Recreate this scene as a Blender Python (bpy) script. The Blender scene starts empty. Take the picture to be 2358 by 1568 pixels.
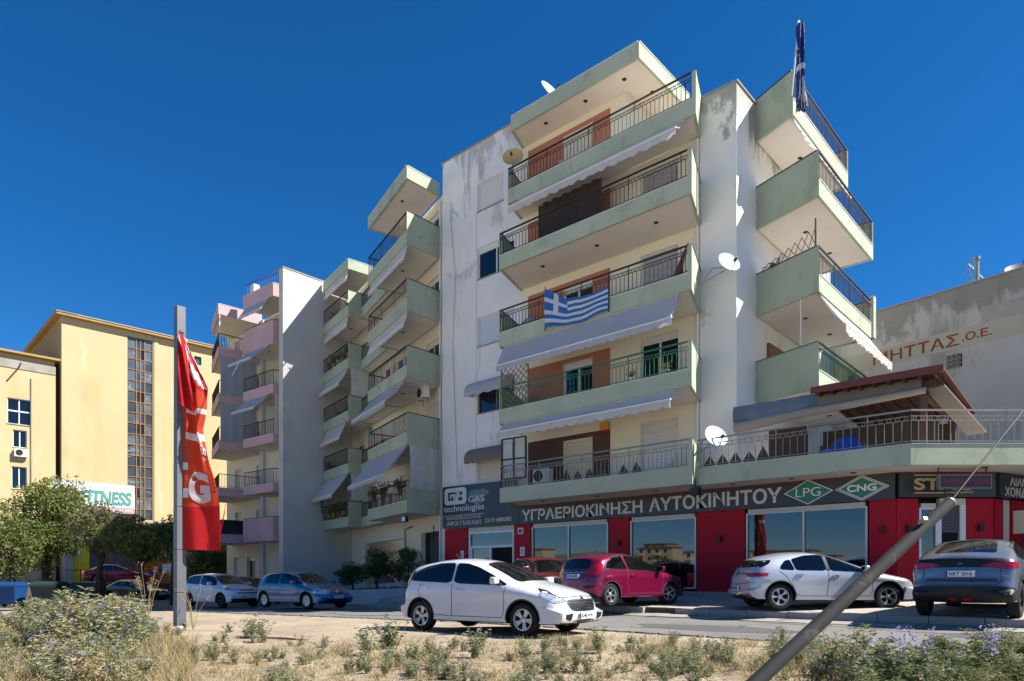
import bpy, bmesh, math, random
import numpy as np
from mathutils import Vector, Matrix
from mathutils.bvhtree import BVHTree
R = math.radians
random.seed(7); rng = np.random.default_rng(7)
scene = bpy.context.scene
COL = scene.collection

# ---------------------------------------------------------------- camera, sky, sun, exposure
EYE = 1.5
HEAD = math.atan2(.6678, .7443)          # world x runs along the shop front, the lens looks 41.9 degrees left of +y
cam = bpy.data.cameras.new('camera'); cam_o = bpy.data.objects.new('camera', cam); COL.objects.link(cam_o)
cam.sensor_width = 36; cam.lens = 36 * 1605 / 2358
cam.shift_y = (1330 - 784) / 2358
cam.clip_start = .1; cam.clip_end = 4000
cam_o.location = (0, 0, EYE); cam_o.rotation_euler = (R(90), 0, HEAD)
scene.camera = cam_o
SUN_DIR = Vector((1.7, 1.0, 2.0)).normalized()
world = bpy.data.worlds.new('World'); scene.world = world; world.use_nodes = True
wn = world.node_tree.nodes; sky = wn.new('ShaderNodeTexSky'); sky.sky_type = 'NISHITA'; sky.sun_disc = False
sky.sun_elevation = math.asin(SUN_DIR.z); sky.sun_rotation = math.atan2(SUN_DIR.x, SUN_DIR.y)
sky.altitude = 3500; sky.air_density = 1.3; sky.dust_density = .0; sky.ozone_density = 9.0
hsv = wn.new('ShaderNodeHueSaturation'); hsv.inputs['Saturation'].default_value = 1.2; world.node_tree.links.new(sky.outputs[0], hsv.inputs['Color'])
world.node_tree.links.new(hsv.outputs[0], wn['Background'].inputs[0]); wn['Background'].inputs[1].default_value = .075
sun = bpy.data.lights.new('sun', 'SUN'); sun.energy = 5.0; sun.angle = R(.53); sun.color = (1, .955, .88)
sun_o = bpy.data.objects.new('sun', sun); COL.objects.link(sun_o)
sun_o.rotation_euler = (-SUN_DIR).to_track_quat('-Z', 'Y').to_euler(); sun_o.location = (40, 30, 60)
scene.view_settings.view_transform = 'Standard'; scene.view_settings.look = 'None'
scene.view_settings.exposure = .97; scene.view_settings.gamma = 1
scene.render.engine = 'CYCLES'; scene.cycles.use_denoising = True
scene.cycles.max_bounces = 6; scene.cycles.diffuse_bounces = 3; scene.cycles.glossy_bounces = 3
scene.cycles.transparent_max_bounces = 8; scene.cycles.caustics_reflective = False; scene.cycles.caustics_refractive = False

# ---------------------------------------------------------------- materials
def rgb(h):
    h = h.lstrip('#'); v = [int(h[i:i + 2], 16) / 255 for i in (0, 2, 4)]
    return tuple(c / 12.92 if c <= .04045 else ((c + .055) / 1.055) ** 2.4 for c in v)
MATS = {}
def mat(name, col, rough=.6, metal=0., var=.08, scale=3., bump=0., bscale=60., spec=.5, coat=0., stain=None, stretch=1., emit=0., trans=0., alpha=1., ztop=None):
    """procedural principled material; var = brightness mottling, stain = (colour, scale, threshold, amount, vertical stretch)"""
    if name in MATS: return MATS[name]
    if isinstance(col, str): col = rgb(col)
    m = bpy.data.materials.new(name); m.use_nodes = True; nt = m.node_tree; N = nt.nodes; L = nt.links
    b = N['Principled BSDF']; b.inputs['Roughness'].default_value = rough; b.inputs['Metallic'].default_value = metal
    b.inputs['Specular IOR Level'].default_value = spec; b.inputs['Coat Weight'].default_value = coat; b.inputs['Coat Roughness'].default_value = .03
    b.inputs['Base Color'].default_value = (*col, 1)
    tc = N.new('ShaderNodeTexCoord'); src = tc.outputs['Object']
    cur = None
    if var > 0:
        mp = N.new('ShaderNodeMapping'); mp.inputs['Scale'].default_value = (1, 1, 1 / stretch); L.new(src, mp.inputs[0])
        n = N.new('ShaderNodeTexNoise'); n.inputs['Scale'].default_value = scale; n.inputs['Detail'].default_value = 6; n.inputs['Roughness'].default_value = .6; L.new(mp.outputs[0], n.inputs['Vector'])
        r = N.new('ShaderNodeMapRange'); r.inputs[1].default_value = .3; r.inputs[2].default_value = .7
        r.inputs[3].default_value = 1 - var; r.inputs[4].default_value = 1 + var; L.new(n.outputs[0], r.inputs[0])
        mx = N.new('ShaderNodeVectorMath'); mx.operation = 'SCALE'; mx.inputs[0].default_value = col; L.new(r.outputs[0], mx.inputs['Scale'])
        cur = mx.outputs[0]
    if stain:
        for k, (sc_, ss, th, am, st) in enumerate(stain if isinstance(stain, list) else [stain]):
            if isinstance(sc_, str): sc_ = rgb(sc_)
            mp = N.new('ShaderNodeMapping'); mp.inputs['Scale'].default_value = (1, 1, 1 / st); mp.inputs['Location'].default_value = (k * 7.3, 1.7 * k, 3.1 * k); L.new(src, mp.inputs[0])
            n = N.new('ShaderNodeTexNoise'); n.inputs['Scale'].default_value = ss; n.inputs['Detail'].default_value = 8; n.inputs['Roughness'].default_value = .65; n.inputs['Distortion'].default_value = .4; L.new(mp.outputs[0], n.inputs['Vector'])
            r = N.new('ShaderNodeMapRange'); r.inputs[1].default_value = th; r.inputs[2].default_value = th + .07; r.inputs[3].default_value = 0; r.inputs[4].default_value = am; L.new(n.outputs[0], r.inputs[0])
            mi = N.new('ShaderNodeMixRGB'); L.new(r.outputs[0], mi.inputs[0])
            if cur: L.new(cur, mi.inputs[1])
            else: mi.inputs[1].default_value = (*col, 1)
            mi.inputs[2].default_value = (*sc_, 1); cur = mi.outputs[0]
    if ztop:                                           # weathering that eats down from a wet parapet
        tc_, z0, z1, am = ztop; sx = N.new('ShaderNodeSeparateXYZ'); L.new(src, sx.inputs[0])
        g = N.new('ShaderNodeMapRange'); g.inputs[1].default_value = z0; g.inputs[2].default_value = z1; g.inputs[3].default_value = -.22; g.inputs[4].default_value = .22; L.new(sx.outputs[2], g.inputs[0])
        mp = N.new('ShaderNodeMapping'); mp.inputs['Scale'].default_value = (1, 1, .35); L.new(src, mp.inputs[0])
        n = N.new('ShaderNodeTexNoise'); n.inputs['Scale'].default_value = .9; n.inputs['Detail'].default_value = 9; n.inputs['Roughness'].default_value = .68; n.inputs['Distortion'].default_value = .6; L.new(mp.outputs[0], n.inputs['Vector'])
        ad = N.new('ShaderNodeMath'); L.new(n.outputs[0], ad.inputs[0]); L.new(g.outputs[0], ad.inputs[1])
        r = N.new('ShaderNodeMapRange'); r.inputs[1].default_value = .56; r.inputs[2].default_value = .63; r.inputs[3].default_value = 0; r.inputs[4].default_value = am; L.new(ad.outputs[0], r.inputs[0])
        mi = N.new('ShaderNodeMixRGB'); L.new(r.outputs[0], mi.inputs[0]); L.new(cur, mi.inputs[1]); mi.inputs[2].default_value = (*rgb(tc_), 1); cur = mi.outputs[0]
    if cur: L.new(cur, b.inputs['Base Color'])
    if bump > 0:
        n = N.new('ShaderNodeTexNoise'); n.inputs['Scale'].default_value = bscale; n.inputs['Detail'].default_value = 4; L.new(src, n.inputs['Vector'])
        bp = N.new('ShaderNodeBump'); bp.inputs['Strength'].default_value = bump; bp.inputs['Distance'].default_value = .02; L.new(n.outputs[0], bp.inputs['Height']); L.new(bp.outputs[0], b.inputs['Normal'])
    if emit > 0:
        b.inputs['Emission Color'].default_value = (*col, 1); b.inputs['Emission Strength'].default_value = emit
    if trans > 0:
        tr = N.new('ShaderNodeBsdfTranslucent'); ms = N.new('ShaderNodeMixShader'); ms.inputs[0].default_value = trans
        if cur: L.new(cur, tr.inputs[0])
        else: tr.inputs[0].default_value = (*col, 1)
        L.new(b.outputs[0], ms.inputs[1]); L.new(tr.outputs[0], ms.inputs[2]); L.new(ms.outputs[0], N['Material Output'].inputs[0])
    if alpha < 1: b.inputs['Alpha'].default_value = alpha
    MATS[name] = m
    return m

# ---------------------------------------------------------------- helpers
def tag(o, label=None, cat=None, group=None, kind=None):
    if label: o['label'] = label
    if cat: o['category'] = cat
    if group: o['group'] = group
    if kind: o['kind'] = kind
    return o
def empty(name, loc=(0, 0, 0), rz=0., label=None, cat=None, group=None):
    o = bpy.data.objects.new(name, None); COL.objects.link(o); o.location = loc; o.rotation_euler = (0, 0, rz); o.empty_display_size = .2
    return tag(o, label, cat, group)
def put(o, parent):
    """parent keeping world placement (parents here only move and turn about z)"""
    if parent is not None:
        o.parent = parent
        m = Matrix.Identity(4); p = parent; chain = []
        while p is not None: chain.append(p); p = p.parent
        for p in reversed(chain): m = m @ p.matrix_parent_inverse @ p.matrix_basis
        o.matrix_parent_inverse = m.inverted()
    return o
def link(name, me, parent=None, loc=None, local=False):
    o = bpy.data.objects.new(name, me); COL.objects.link(o)
    if loc is not None: o.location = loc
    if parent is not None:
        if local: o.parent = parent
        else: put(o, parent)
    return o

class MB:
    """collects faces for one mesh object"""
    def __init__(s): s.v = []; s.f = []; s.m = []; s.mi = 0
    def mat(s, i): s.mi = i; return s
    def face(s, pts):
        n = len(s.v); s.v += [tuple(p) for p in pts]; s.f.append(tuple(range(n, n + len(pts)))); s.m.append(s.mi)
    def idx(s, v, f):
        n = len(s.v); s.v += [tuple(p) for p in v]
        for q in f: s.f.append(tuple(n + i for i in q)); s.m.append(s.mi)
    def box(s, x0, x1, y0, y1, z0, z1):
        s.prism([(x0, y0), (x1, y0), (x1, y1), (x0, y1)], z0, z1); return s
    def prism(s, poly, z0, z1):
        """poly counter-clockwise seen from above; z0/z1 numbers or per-point lists"""
        n = len(poly); a = z0 if hasattr(z0, '__len__') else [z0] * n; b = z1 if hasattr(z1, '__len__') else [z1] * n
        v = [(p[0], p[1], a[i]) for i, p in enumerate(poly)] + [(p[0], p[1], b[i]) for i, p in enumerate(poly)]
        f = [tuple(reversed(range(n))), tuple(range(n, 2 * n))] + [(i, (i + 1) % n, n + (i + 1) % n, n + i) for i in range(n)]
        s.idx(v, f); return s
    def bar(s, p, q, w, h, up=(0, 0, 1)):
        """box bar from p to q, w across and h along up"""
        p = Vector(p); q = Vector(q); d = (q - p).normalized(); u = Vector(up)
        r = d.cross(u)
        if r.length < 1e-4: r = d.cross(Vector((1, 0, 0)))
        r.normalize(); u = r.cross(d).normalized(); r *= w / 2; u *= h / 2
        v = [p - r - u, p + r - u, p + r + u, p - r + u, q - r - u, q + r - u, q + r + u, q - r + u]
        s.idx(v, [(0, 1, 2, 3), (7, 6, 5, 4), (0, 4, 5, 1), (1, 5, 6, 2), (2, 6, 7, 3), (3, 7, 4, 0)]); return s
    def tube(s, pts, r, n=8, cap=True):
        pts = [Vector(p) for p in pts]; rr = r if hasattr(r, '__len__') else [r] * len(pts); v = []; f = []
        pr = None
        for i, p in enumerate(pts):
            d = (pts[min(i + 1, len(pts) - 1)] - pts[max(i - 1, 0)]).normalized()
            a = Vector((0, 0, 1)) if abs(d.z) < .95 else Vector((1, 0, 0))
            if pr is not None and (pr - d * pr.dot(d)).length > 1e-3: x = (pr - d * pr.dot(d)).normalized()
            else: x = d.cross(a).normalized()
            pr = x; y = d.cross(x)
            for k in range(n):
                t = 2 * math.pi * k / n; v.append(p + (x * math.cos(t) + y * math.sin(t)) * rr[i])
        for i in range(len(pts) - 1):
            for k in range(n):
                a = i * n + k; b = i * n + (k + 1) % n; f.append((a, b, b + n, a + n))
        if cap: f.append(tuple(reversed(range(n)))); f.append(tuple(range((len(pts) - 1) * n, len(pts) * n)))
        s.idx(v, f); return s
    def lathe(s, prof, n=24, c=(0, 0, 0), axis='z'):
        v = []; f = []; m = len(prof)
        for k in range(n):
            t = 2 * math.pi * k / n
            for (r, z) in prof:
                q = (r * math.cos(t), r * math.sin(t), z)
                if axis == 'y': q = (q[0], q[2], -q[1])
                v.append((c[0] + q[0], c[1] + q[1], c[2] + q[2]))
        for k in range(n):
            for j in range(m - 1):
                a = k * m + j; b = ((k + 1) % n) * m + j; f.append((a, b, b + 1, a + 1))
        s.idx(v, f); return s
    def mesh(s, name, mats, smooth=None):
        me = bpy.data.meshes.new(name); me.from_pydata(s.v, [], s.f)
        for m in (mats if isinstance(mats, (list, tuple)) else [mats]): me.materials.append(m)
        if any(s.m): me.polygons.foreach_set('material_index', s.m)
        if smooth is not None:
            bm = bmesh.new(); bm.from_mesh(me); bmesh.ops.remove_doubles(bm, verts=bm.verts, dist=1e-5); bm.to_mesh(me); bm.free()
            me.shade_smooth(); me.set_sharp_from_angle(angle=R(smooth))
        me.update(); return me
    def build(s, name, mats, parent=None, smooth=None, loc=None, local=False):
        return link(name, s.mesh(name, mats, smooth), parent, loc, local)

def text_mesh(body, height, mat_, width=None, bold=.0, depth=.01, shear=0., align='LEFT'):
    """lettering as a mesh in the xz plane, lower left at the origin, facing -y"""
    cu = bpy.data.curves.new('lettering', 'FONT'); cu.body = body; cu.extrude = depth / 2; cu.offset = bold; cu.shear = shear; cu.space_line = .8
    o = bpy.data.objects.new('lettering', cu); COL.objects.link(o)
    dg = bpy.context.evaluated_depsgraph_get(); me = bpy.data.meshes.new_from_object(o.evaluated_get(dg))
    bpy.data.objects.remove(o); bpy.data.curves.remove(cu)
    n = len(me.vertices); co = np.empty(n * 3); me.vertices.foreach_get('co', co); co = co.reshape(-1, 3)
    mn = co.min(0); mx = co.max(0); sz = height / (mx[1] - mn[1]); sx = sz if width is None else width / (mx[0] - mn[0])
    x = (co[:, 0] - mn[0]) * sx; z = (co[:, 1] - mn[1]) * sz; y = -co[:, 2]
    if align == 'CENTER': x -= (mx[0] - mn[0]) * sx / 2
    me.vertices.foreach_set('co', np.stack([x, y, z], 1).ravel()); me.materials.clear(); me.materials.append(mat_); me.update()
    return me
def letters(body, height, mat_, parent, o, d, width=None, bold=.0, name='lettering', **k):
    """letters on a wall: o = lower left point, d = unit direction to the right"""
    ob = link(name, text_mesh(body, height, mat_, width, bold, **k)); ob.location = o; ob.rotation_euler = (0, 0, math.atan2(d[1], d[0]))
    return put(ob, parent)

class Fr:
    """a wall frame: s runs to the right seen from outside, depth goes into the wall"""
    def __init__(s, o, d):
        l = math.hypot(*d); s.o = o; s.d = (d[0] / l, d[1] / l); s.n = (s.d[1], -s.d[0])
    def p(s, t, z, dep=0.): return (s.o[0] + s.d[0] * t - s.n[0] * dep, s.o[1] + s.d[1] * t - s.n[1] * dep, z)
    def box(s, mb, s0, s1, z0, z1, d0, d1):
        """box between depths d0 (outer) and d1 (inner)"""
        q = [s.p(s0, 0, d0)[:2], s.p(s1, 0, d0)[:2], s.p(s1, 0, d1)[:2], s.p(s0, 0, d1)[:2]]; mb.prism(q, z0, z1)
    def quad(s, mb, s0, s1, z0, z1, dep=0.):
        mb.face([s.p(s0, z0, dep), s.p(s1, z0, dep), s.p(s1, z1, dep), s.p(s0, z1, dep)])
    def x(s, xw): return (xw - s.o[0]) / s.d[0]
def wall(mb, F, s0, s1, z0, z1, holes=(), rev=.16):
    """wall face with real openings and their reveals"""
    xs = sorted({s0, s1, *[v for h in holes for v in h[:2] if s0 < v < s1]}); zs = sorted({z0, z1, *[v for h in holes for v in h[2:4] if z0 < v < z1]})
    for i in range(len(xs) - 1):
        for j in range(len(zs) - 1):
            cx = (xs[i] + xs[i + 1]) / 2; cz = (zs[j] + zs[j + 1]) / 2
            if not any(h[0] < cx < h[1] and h[2] < cz < h[3] for h in holes): F.quad(mb, xs[i], xs[i + 1], zs[j], zs[j + 1])
    for a, b, c, d in [h[:4] for h in holes]:
        P = F.p
        mb.face([P(a, c), P(a, d), P(a, d, rev), P(a, c, rev)]); mb.face([P(b, c), P(b, c, rev), P(b, d, rev), P(b, d)])
        mb.face([P(a, d), P(b, d), P(b, d, rev), P(a, d, rev)]); mb.face([P(a, c), P(a, c, rev), P(b, c, rev), P(b, c)])
# ---------------------------------------------------------------- the palette
WHITE_WALL = mat('white_plaster', '#e4e2de', .9, var=.07, scale=.5, bump=.25, bscale=30, stain=[('#a19d95', .45, .57, .65, 2.6), ('#b7b4ad', 1.6, .62, .55, 5)], ztop=('#9b978f', 15.2, 21.6, .6))
TOWER_WALL = mat('tower_plaster', '#e8e6e1', .9, var=.05, scale=.6, bump=.25, bscale=30, stain=[('#a9a79c', .7, .66, .6, 1.6)], ztop=('#87867d', 13.7, 17.7, .75))
CREAM = mat('cream_plaster', '#e6dec6', .9, var=.05, scale=.7, bump=.15, bscale=30, stain=('#cfc39d', 1.1, .62, .4, 3))
SOFFIT = mat('soffit_paint', '#e2dad0', .9, var=.04, scale=.8, stain=('#b9ab97', .7, .66, .5, 1))
GREEN = mat('pale_green_paint', '#abb49b', .85, var=.09, scale=.8, bump=.12, bscale=25, stain=[('#c3c6a4', .9, .62, .7, .6), ('#7f8f76', .8, .66, .6, 1.5), ('#8d977f', 1.5, .555, .5, 2.2), ('#cbc9ae', 5, .68, .5, .5)])
GREEN_TRIM = mat('green_edge_paint', '#8c9a7f', .85, var=.1, scale=2)
TERRA = mat('terracotta_paint', '#b07357', .9, var=.06, scale=1.2)
BROWN = mat('brown_paint', '#5d4039', .9, var=.06, scale=1.2)
IRON = mat('dark_iron', '#38302c', .55, .2, var=.15, scale=8)
IRON_LIGHT = mat('grey_iron', '#8b877c', .55, .2, var=.15, scale=8)
IRON_GREEN = mat('green_iron', '#2f7a5c', .5, .1, var=.15, scale=8)
PINK = mat('pink_paint', '#c8a4a4', .88, var=.07, scale=.8, bump=.1, bscale=25, stain=('#b58f90', .8, .66, .5, 2))
PINK_WALL = mat('pale_cream_wall', '#d9d2bf', .9, var=.06, scale=.7, stain=('#a9a08a', .6, .65, .4, 3))
BLIND_WALL = mat('grey_white_render', '#c4c2bb', .92, var=.07, scale=.45, bump=.5, bscale=14, stain=[('#a8a69f', .35, .58, .6, 1.5), ('#bdbbb4', 1.2, .6, .5, .8)])
YELLOW = mat('ochre_plaster', '#c6ae84', .92, var=.07, scale=.3, bump=.3, bscale=10, stain=[('#bf9d68', .22, .56, .55, 2), ('#d2c3a4', .5, .6, .6, 3)])
YELLOW_DK = mat('ochre_trim', '#a98a55', .9, var=.1, scale=.8)
CONC = mat('grey_concrete', '#9a958a', .92, var=.15, scale=.8, bump=.3, bscale=20, stain=('#6d675d', .5, .58, .5, 3))
METTAS_WALL = mat('grey_lilac_render', '#b9b5b0', .93, var=.08, scale=.5, bump=.9, bscale=16, stain=[('#8d8880', .35, .57, .7, 2.5), ('#9a958d', 1.4, .62, .5, 4)], ztop=('#7b766e', 9.5, 12.1, .7))
BAND = mat('beige_band', '#b0ab98', .9, var=.06, scale=.8)
RED_OXIDE = mat('red_oxide_paint', '#8e3a30', .85, var=.15, scale=4)
RED_PANEL = mat('red_cladding', '#b00f24', .5, var=.04, scale=.8, spec=.2)
DARK_SIGN = mat('charcoal_sign', '#33383c', .38, var=.05, scale=1.5)
LETTER = mat('silver_letter', '#cfcfcc', .45, .1, var=.03)
LETTER_WHITE = mat('white_letter', '#eeeeea', .5, var=.02)
LOGO_TEAL = mat('teal_print', '#1f7f68', .45, var=.03)
GOLD = mat('gold_letter', '#d9c08d', .4, .3, var=.05)
ALU = mat('white_aluminium', '#dcdcd8', .4, .1, var=.03)
ALU_GREY = mat('brushed_aluminium', '#b6b4ad', .4, .6, var=.05)
SHUTTER = mat('roller_shutter', '#d2d1cc', .6, var=.04, scale=2)
SHUTTER_BEIGE = mat('beige_roller_shutter', '#cfc7b4', .6, var=.04, scale=2)
SHUTTER_DARK = mat('dark_roller_shutter', '#4a4a50', .5, var=.06)
GLASS = mat('dark_window_glass', '#0d1116', .03, var=0, spec=.8)
SHOP_GLASS = mat('shop_window_glass', '#0b1118', .015, var=0, spec=1.0, coat=.6)
CURTAIN = mat('grey_curtain', '#7f7f84', .9, var=.15, scale=6, stretch=.05)
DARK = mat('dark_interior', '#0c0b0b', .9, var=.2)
AWN_GREY = mat('grey_awning_cloth', '#bdbec2', .9, var=.05, scale=1.5, trans=.25)
AWN_CREAM = mat('cream_awning_cloth', '#d3d2cc', .9, var=.06, scale=1.5, trans=.3, stain=('#a39d92', .8, .66, .5, 2))
AWN_TAUPE = mat('taupe_awning_cloth', '#7d766c', .9, var=.08, scale=2, trans=.15)
AWN_BLUE = mat('slate_blue_cloth', '#5c6c80', .9, var=.06, scale=1.5, trans=.1)
WOOD_DARK = mat('dark_stained_wood', '#4a3027', .6, var=.2, scale=5, stretch=.1)
TILE_RED = mat('red_roof_tile', '#6d3a2f', .85, var=.2, scale=3)
DISH = mat('white_dish_enamel', '#e6e6e4', .35, var=.03)
DISH_TAN = mat('tan_dish_enamel', '#c7a567', .5, var=.08)
PLASTIC_BLACK = mat('black_plastic', '#17181a', .5, var=.08)
STEEL = mat('galvanised_steel', '#8f9192', .45, .7, var=.12, scale=5)
WHITE_METAL = mat('white_enamel', '#e3e2dc', .4, var=.04)
TERRACOTTA_POT = mat('terracotta_pot', '#a85f42', .85, var=.1)
# ---------------------------------------------------------------- ground, road, pavement
def zr(x):                                   # the street falls gently to the left
    return .44 if x > -12 else max(.44 - .0155 * (-12 - x), -.1)
def gz(x, y):                                # natural ground: a bank falling from the road edge towards the open lot
    z = zr(x)
    if y < 11.8: z -= .018 + .05 * min(max(8.6 - y, 0), 18)
    if y < 11.2: z += .05 * math.sin(x * 1.3 + y * .7) * math.sin(y * .9 - x * .4)
    return z + .38 * math.exp(-(((x + 15.6) / 4.2) ** 2 + ((y - 2.9) / 3.0) ** 2))
SOIL = mat('dry_soil', '#9c8c77', .97, var=.22, scale=1.3, bump=.6, bscale=9, stain=[('#aa9d82', .55, .5, .7, 1), ('#7e6850', 1.7, .62, .6, 1), ('#cdbd9c', 6, .6, .5, 1)])
ASPHALT = mat('worn_asphalt', '#77746f', .93, var=.14, scale=.8, bump=.4, bscale=45, stain=[('#5c5a57', .5, .6, .5, 1), ('#918c84', 2.5, .6, .45, 1), ('#4a4947', 9, .68, .6, 1)])
PAVE = mat('pale_paving', '#b3a797', .9, var=.1, scale=.6, bump=.2, bscale=30, stain=[('#8f857a', .6, .58, .5, 1), ('#75706a', 3, .66, .5, 1)])
MORTAR = mat('paving_joint', '#57524b', .95, var=.1)
KERB = mat('kerb_concrete', '#9b948a', .92, var=.15, scale=1.5, bump=.5, bscale=25, stain=[('#6a655e', 1.2, .56, .7, 1), ('#c3bcae', 3, .64, .4, 1)])
def axis(segs):
    out = []
    for a, b, st in segs:
        n = max(1, round((b - a) / st)); out += [a + (b - a) * i / n for i in range(n)]
    return out + [segs[-1][1]]
def sheet(name, xs, ys, zf, m, kind='structure', smooth=True):
    v = [(x, y, zf(x, y)) for y in ys for x in xs]; n = len(xs)
    f = [(j * n + i, j * n + i + 1, (j + 1) * n + i + 1, (j + 1) * n + i) for j in range(len(ys) - 1) for i in range(n - 1)]
    me = bpy.data.meshes.new(name); me.from_pydata(v, [], f); me.materials.append(m)
    if smooth: me.shade_smooth()
    o = link(name, me); tag(o, kind=kind); return o
gx = axis([(-1500, -200, 260), (-200, -60, 20), (-60, -24, 2), (-24, 4, .5), (4, 30, 4), (30, 200, 34), (200, 1500, 260)])
gy = axis([(-1500, -200, 260), (-200, -20, 20), (-20, 0, 2), (0, 11.4, .38), (11.4, 12.2, .2), (12.2, 60, 6), (60, 200, 28), (200, 1500, 260)])
def ground_z(x, y):
    if y >= 11.8: return zr(x) - .03
    return gz(x, y) if y > -8 else gz(x, max(y, -8))
sheet('ground', gx, gy, ground_z, SOIL)
rx = axis([(-38, -12, 2), (-12, 60, 8)])
sheet('road', rx, [11.78 + .06 * 0, 13, 15, 17.2, 21.5], lambda x, y: zr(x) + .004, ASPHALT)
sheet('side_street', axis([(-52, -38, 2)]), axis([(-60, 20, 8), (20, 80, 8)]), lambda x, y: zr(x) + .003, ASPHALT)
# crumbling asphalt rim along the bare lot
mb = MB(); x = -37.9
while x < 8:
    l = random.uniform(.12, .4); w = random.uniform(.03, .2)
    mb.prism([(x, 11.8 - w * .5), (x + l * .5, 11.8 - w), (x + l, 11.8 - w * random.uniform(.2, .8)), (x + l, 11.83), (x, 11.83)], zr(x) - .12, zr(x) + .0035); x += l + random.uniform(0, .1)
tag(mb.build('road_rim', ASPHALT), kind='structure')
# pavement in front of the shop: mortar bed, tiles, kerb
def pz(y): return .675 + (y - 17.15) * .05
bed = MB(); bed.prism([(-22.4, 17.14), (14, 17.14), (14, 26), (-22.4, 26)], .2, [pz(17.14) - .012, pz(17.14) - .012, pz(26) - .012, pz(26) - .012])
bed_o = bed.build('pavement', MORTAR); tag(bed_o, kind='structure')
T = .62; slope = math.atan(.05)
tm = MB(); tm.box(-T / 2 + .006, T / 2 - .006, -T / 2 + .006, T / 2 - .006, -.03, 0)
tmesh = [tm.mesh('paving_tile', PAVE)]
cnt = 0
for j in range(8):
    for i in range(38):
        x = -22.0 + T * (i + .5); y = 17.18 + T * (j + .5)
        if cnt >= 298 or (x < -14 and j > 5): continue
        o = bpy.data.objects.new('paving_tile', tmesh[0]); COL.objects.link(o); cnt += 1
        o.location = (x, y, pz(y) + random.uniform(-.003, .004)); o.rotation_euler = (slope + random.uniform(-.006, .006), random.uniform(-.006, .006), random.uniform(-.006, .006)); put(o, bed_o)
# plain concrete apron right of the tiles
mb = MB(); mb.prism([(1.6, 17.18), (14, 17.18), (14, 25.9), (1.6, 25.9)], .3, [pz(17.18), pz(17.18), pz(25.9), pz(25.9)]); tag(mb.build('pavement_apron', PAVE), kind='structure')
km = []
for k in range(4):
    m_ = MB(); a = [random.uniform(-.012, .012) for _ in range(6)]
    m_.prism([(0, 0 + a[0]), (.49, a[1]), (.98, a[2]), (.98, .16), (0, .16)], -.3, [a[3], a[4] * 1.5, a[5], .0, .0]); km.append(m_.mesh('kerb_stone', KERB))
kerb = MB().box(-22.4, 14, 17.05, 17.16, .2, .5).build('kerb', KERB); tag(kerb, kind='structure')
for i in range(34):
    x = -22.3 + i * 1.0
    if i == 12: continue
    o = bpy.data.objects.new('kerb_stone', random.choice(km)); COL.objects.link(o); o.location = (x, 16.98, pz(17.15) + random.uniform(-.015, .012)); o.rotation_euler = (0, random.uniform(-.012, .012), random.uniform(-.01, .01)); put(o, kerb)
# concrete gutter strip below the kerb, broken into lengths
gut = MB().box(-22.4, 14, 16.5, 17.0, .2, .452).build('gutter', KERB); tag(gut, kind='structure')
x = -22.4; k = 0
while x < 12:
    l = random.uniform(1.4, 3.2); m_ = MB(); w = .48 + random.uniform(-.07, .08)
    m_.prism([(0, -w), (l * .4, -w - random.uniform(-.05, .06)), (l - .03, -w + random.uniform(-.04, .04)), (l - .03, -.02), (0, -.02)], -.1, [0, 0, 0, .055, .055])
    o = m_.build('gutter_slab', KERB, gut, loc=(x, 16.99, .462 + random.uniform(-.006, .012))); x += l

# unseen pale sheet behind the lens, added to bounce sunlight onto the fronts
BOUNCE_GRAVEL = mat('bounce_gravel', '#cdc4b4', .95, var=.12, scale=.5, bump=.3, bscale=30, stain=('#aaa090', .2, .58, .5, 1))
sheet('bounce_gravel_sheet', axis([(-120, -20, 20), (-20, 60, 8)]), axis([(-140, -20, 20), (-20, .2, 1.2)]), lambda x, y: ground_z(x, max(y, -8)) + .012 + (.02 if y < 3 else -.03), BOUNCE_GRAVEL)
# ---------------------------------------------------------------- building elements
def mortar_poly_offset(poly, d):
    """offset an open polyline to the inside (left of travel) by d, mitred"""
    out = []
    for i, p in enumerate(poly):
        a = poly[i - 1] if i else None; b = poly[i + 1] if i < len(poly) - 1 else None
        ns = []
        for q, r in ((a, p), (p, b)):
            if q is None or r is None: continue
            l = math.hypot(r[0] - q[0], r[1] - q[1]); ns.append((-(r[1] - q[1]) / l, (r[0] - q[0]) / l))
        if len(ns) == 1: out.append((p[0] + ns[0][0] * d, p[1] + ns[0][1] * d))
        else:
            mx = ns[0][0] + ns[1][0]; my = ns[0][1] + ns[1][1]; k = 2 * d / (mx * mx + my * my); out.append((p[0] + mx * k, p[1] + my * k))
    return out
BAL_MESH = {}
def baluster_mesh(h, m):
    k = (round(h, 2), m.name)
    if k not in BAL_MESH: BAL_MESH[k] = MB().box(-.008, .008, -.008, .008, 0, h).mesh('baluster', m)
    return BAL_MESH[k]
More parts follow.
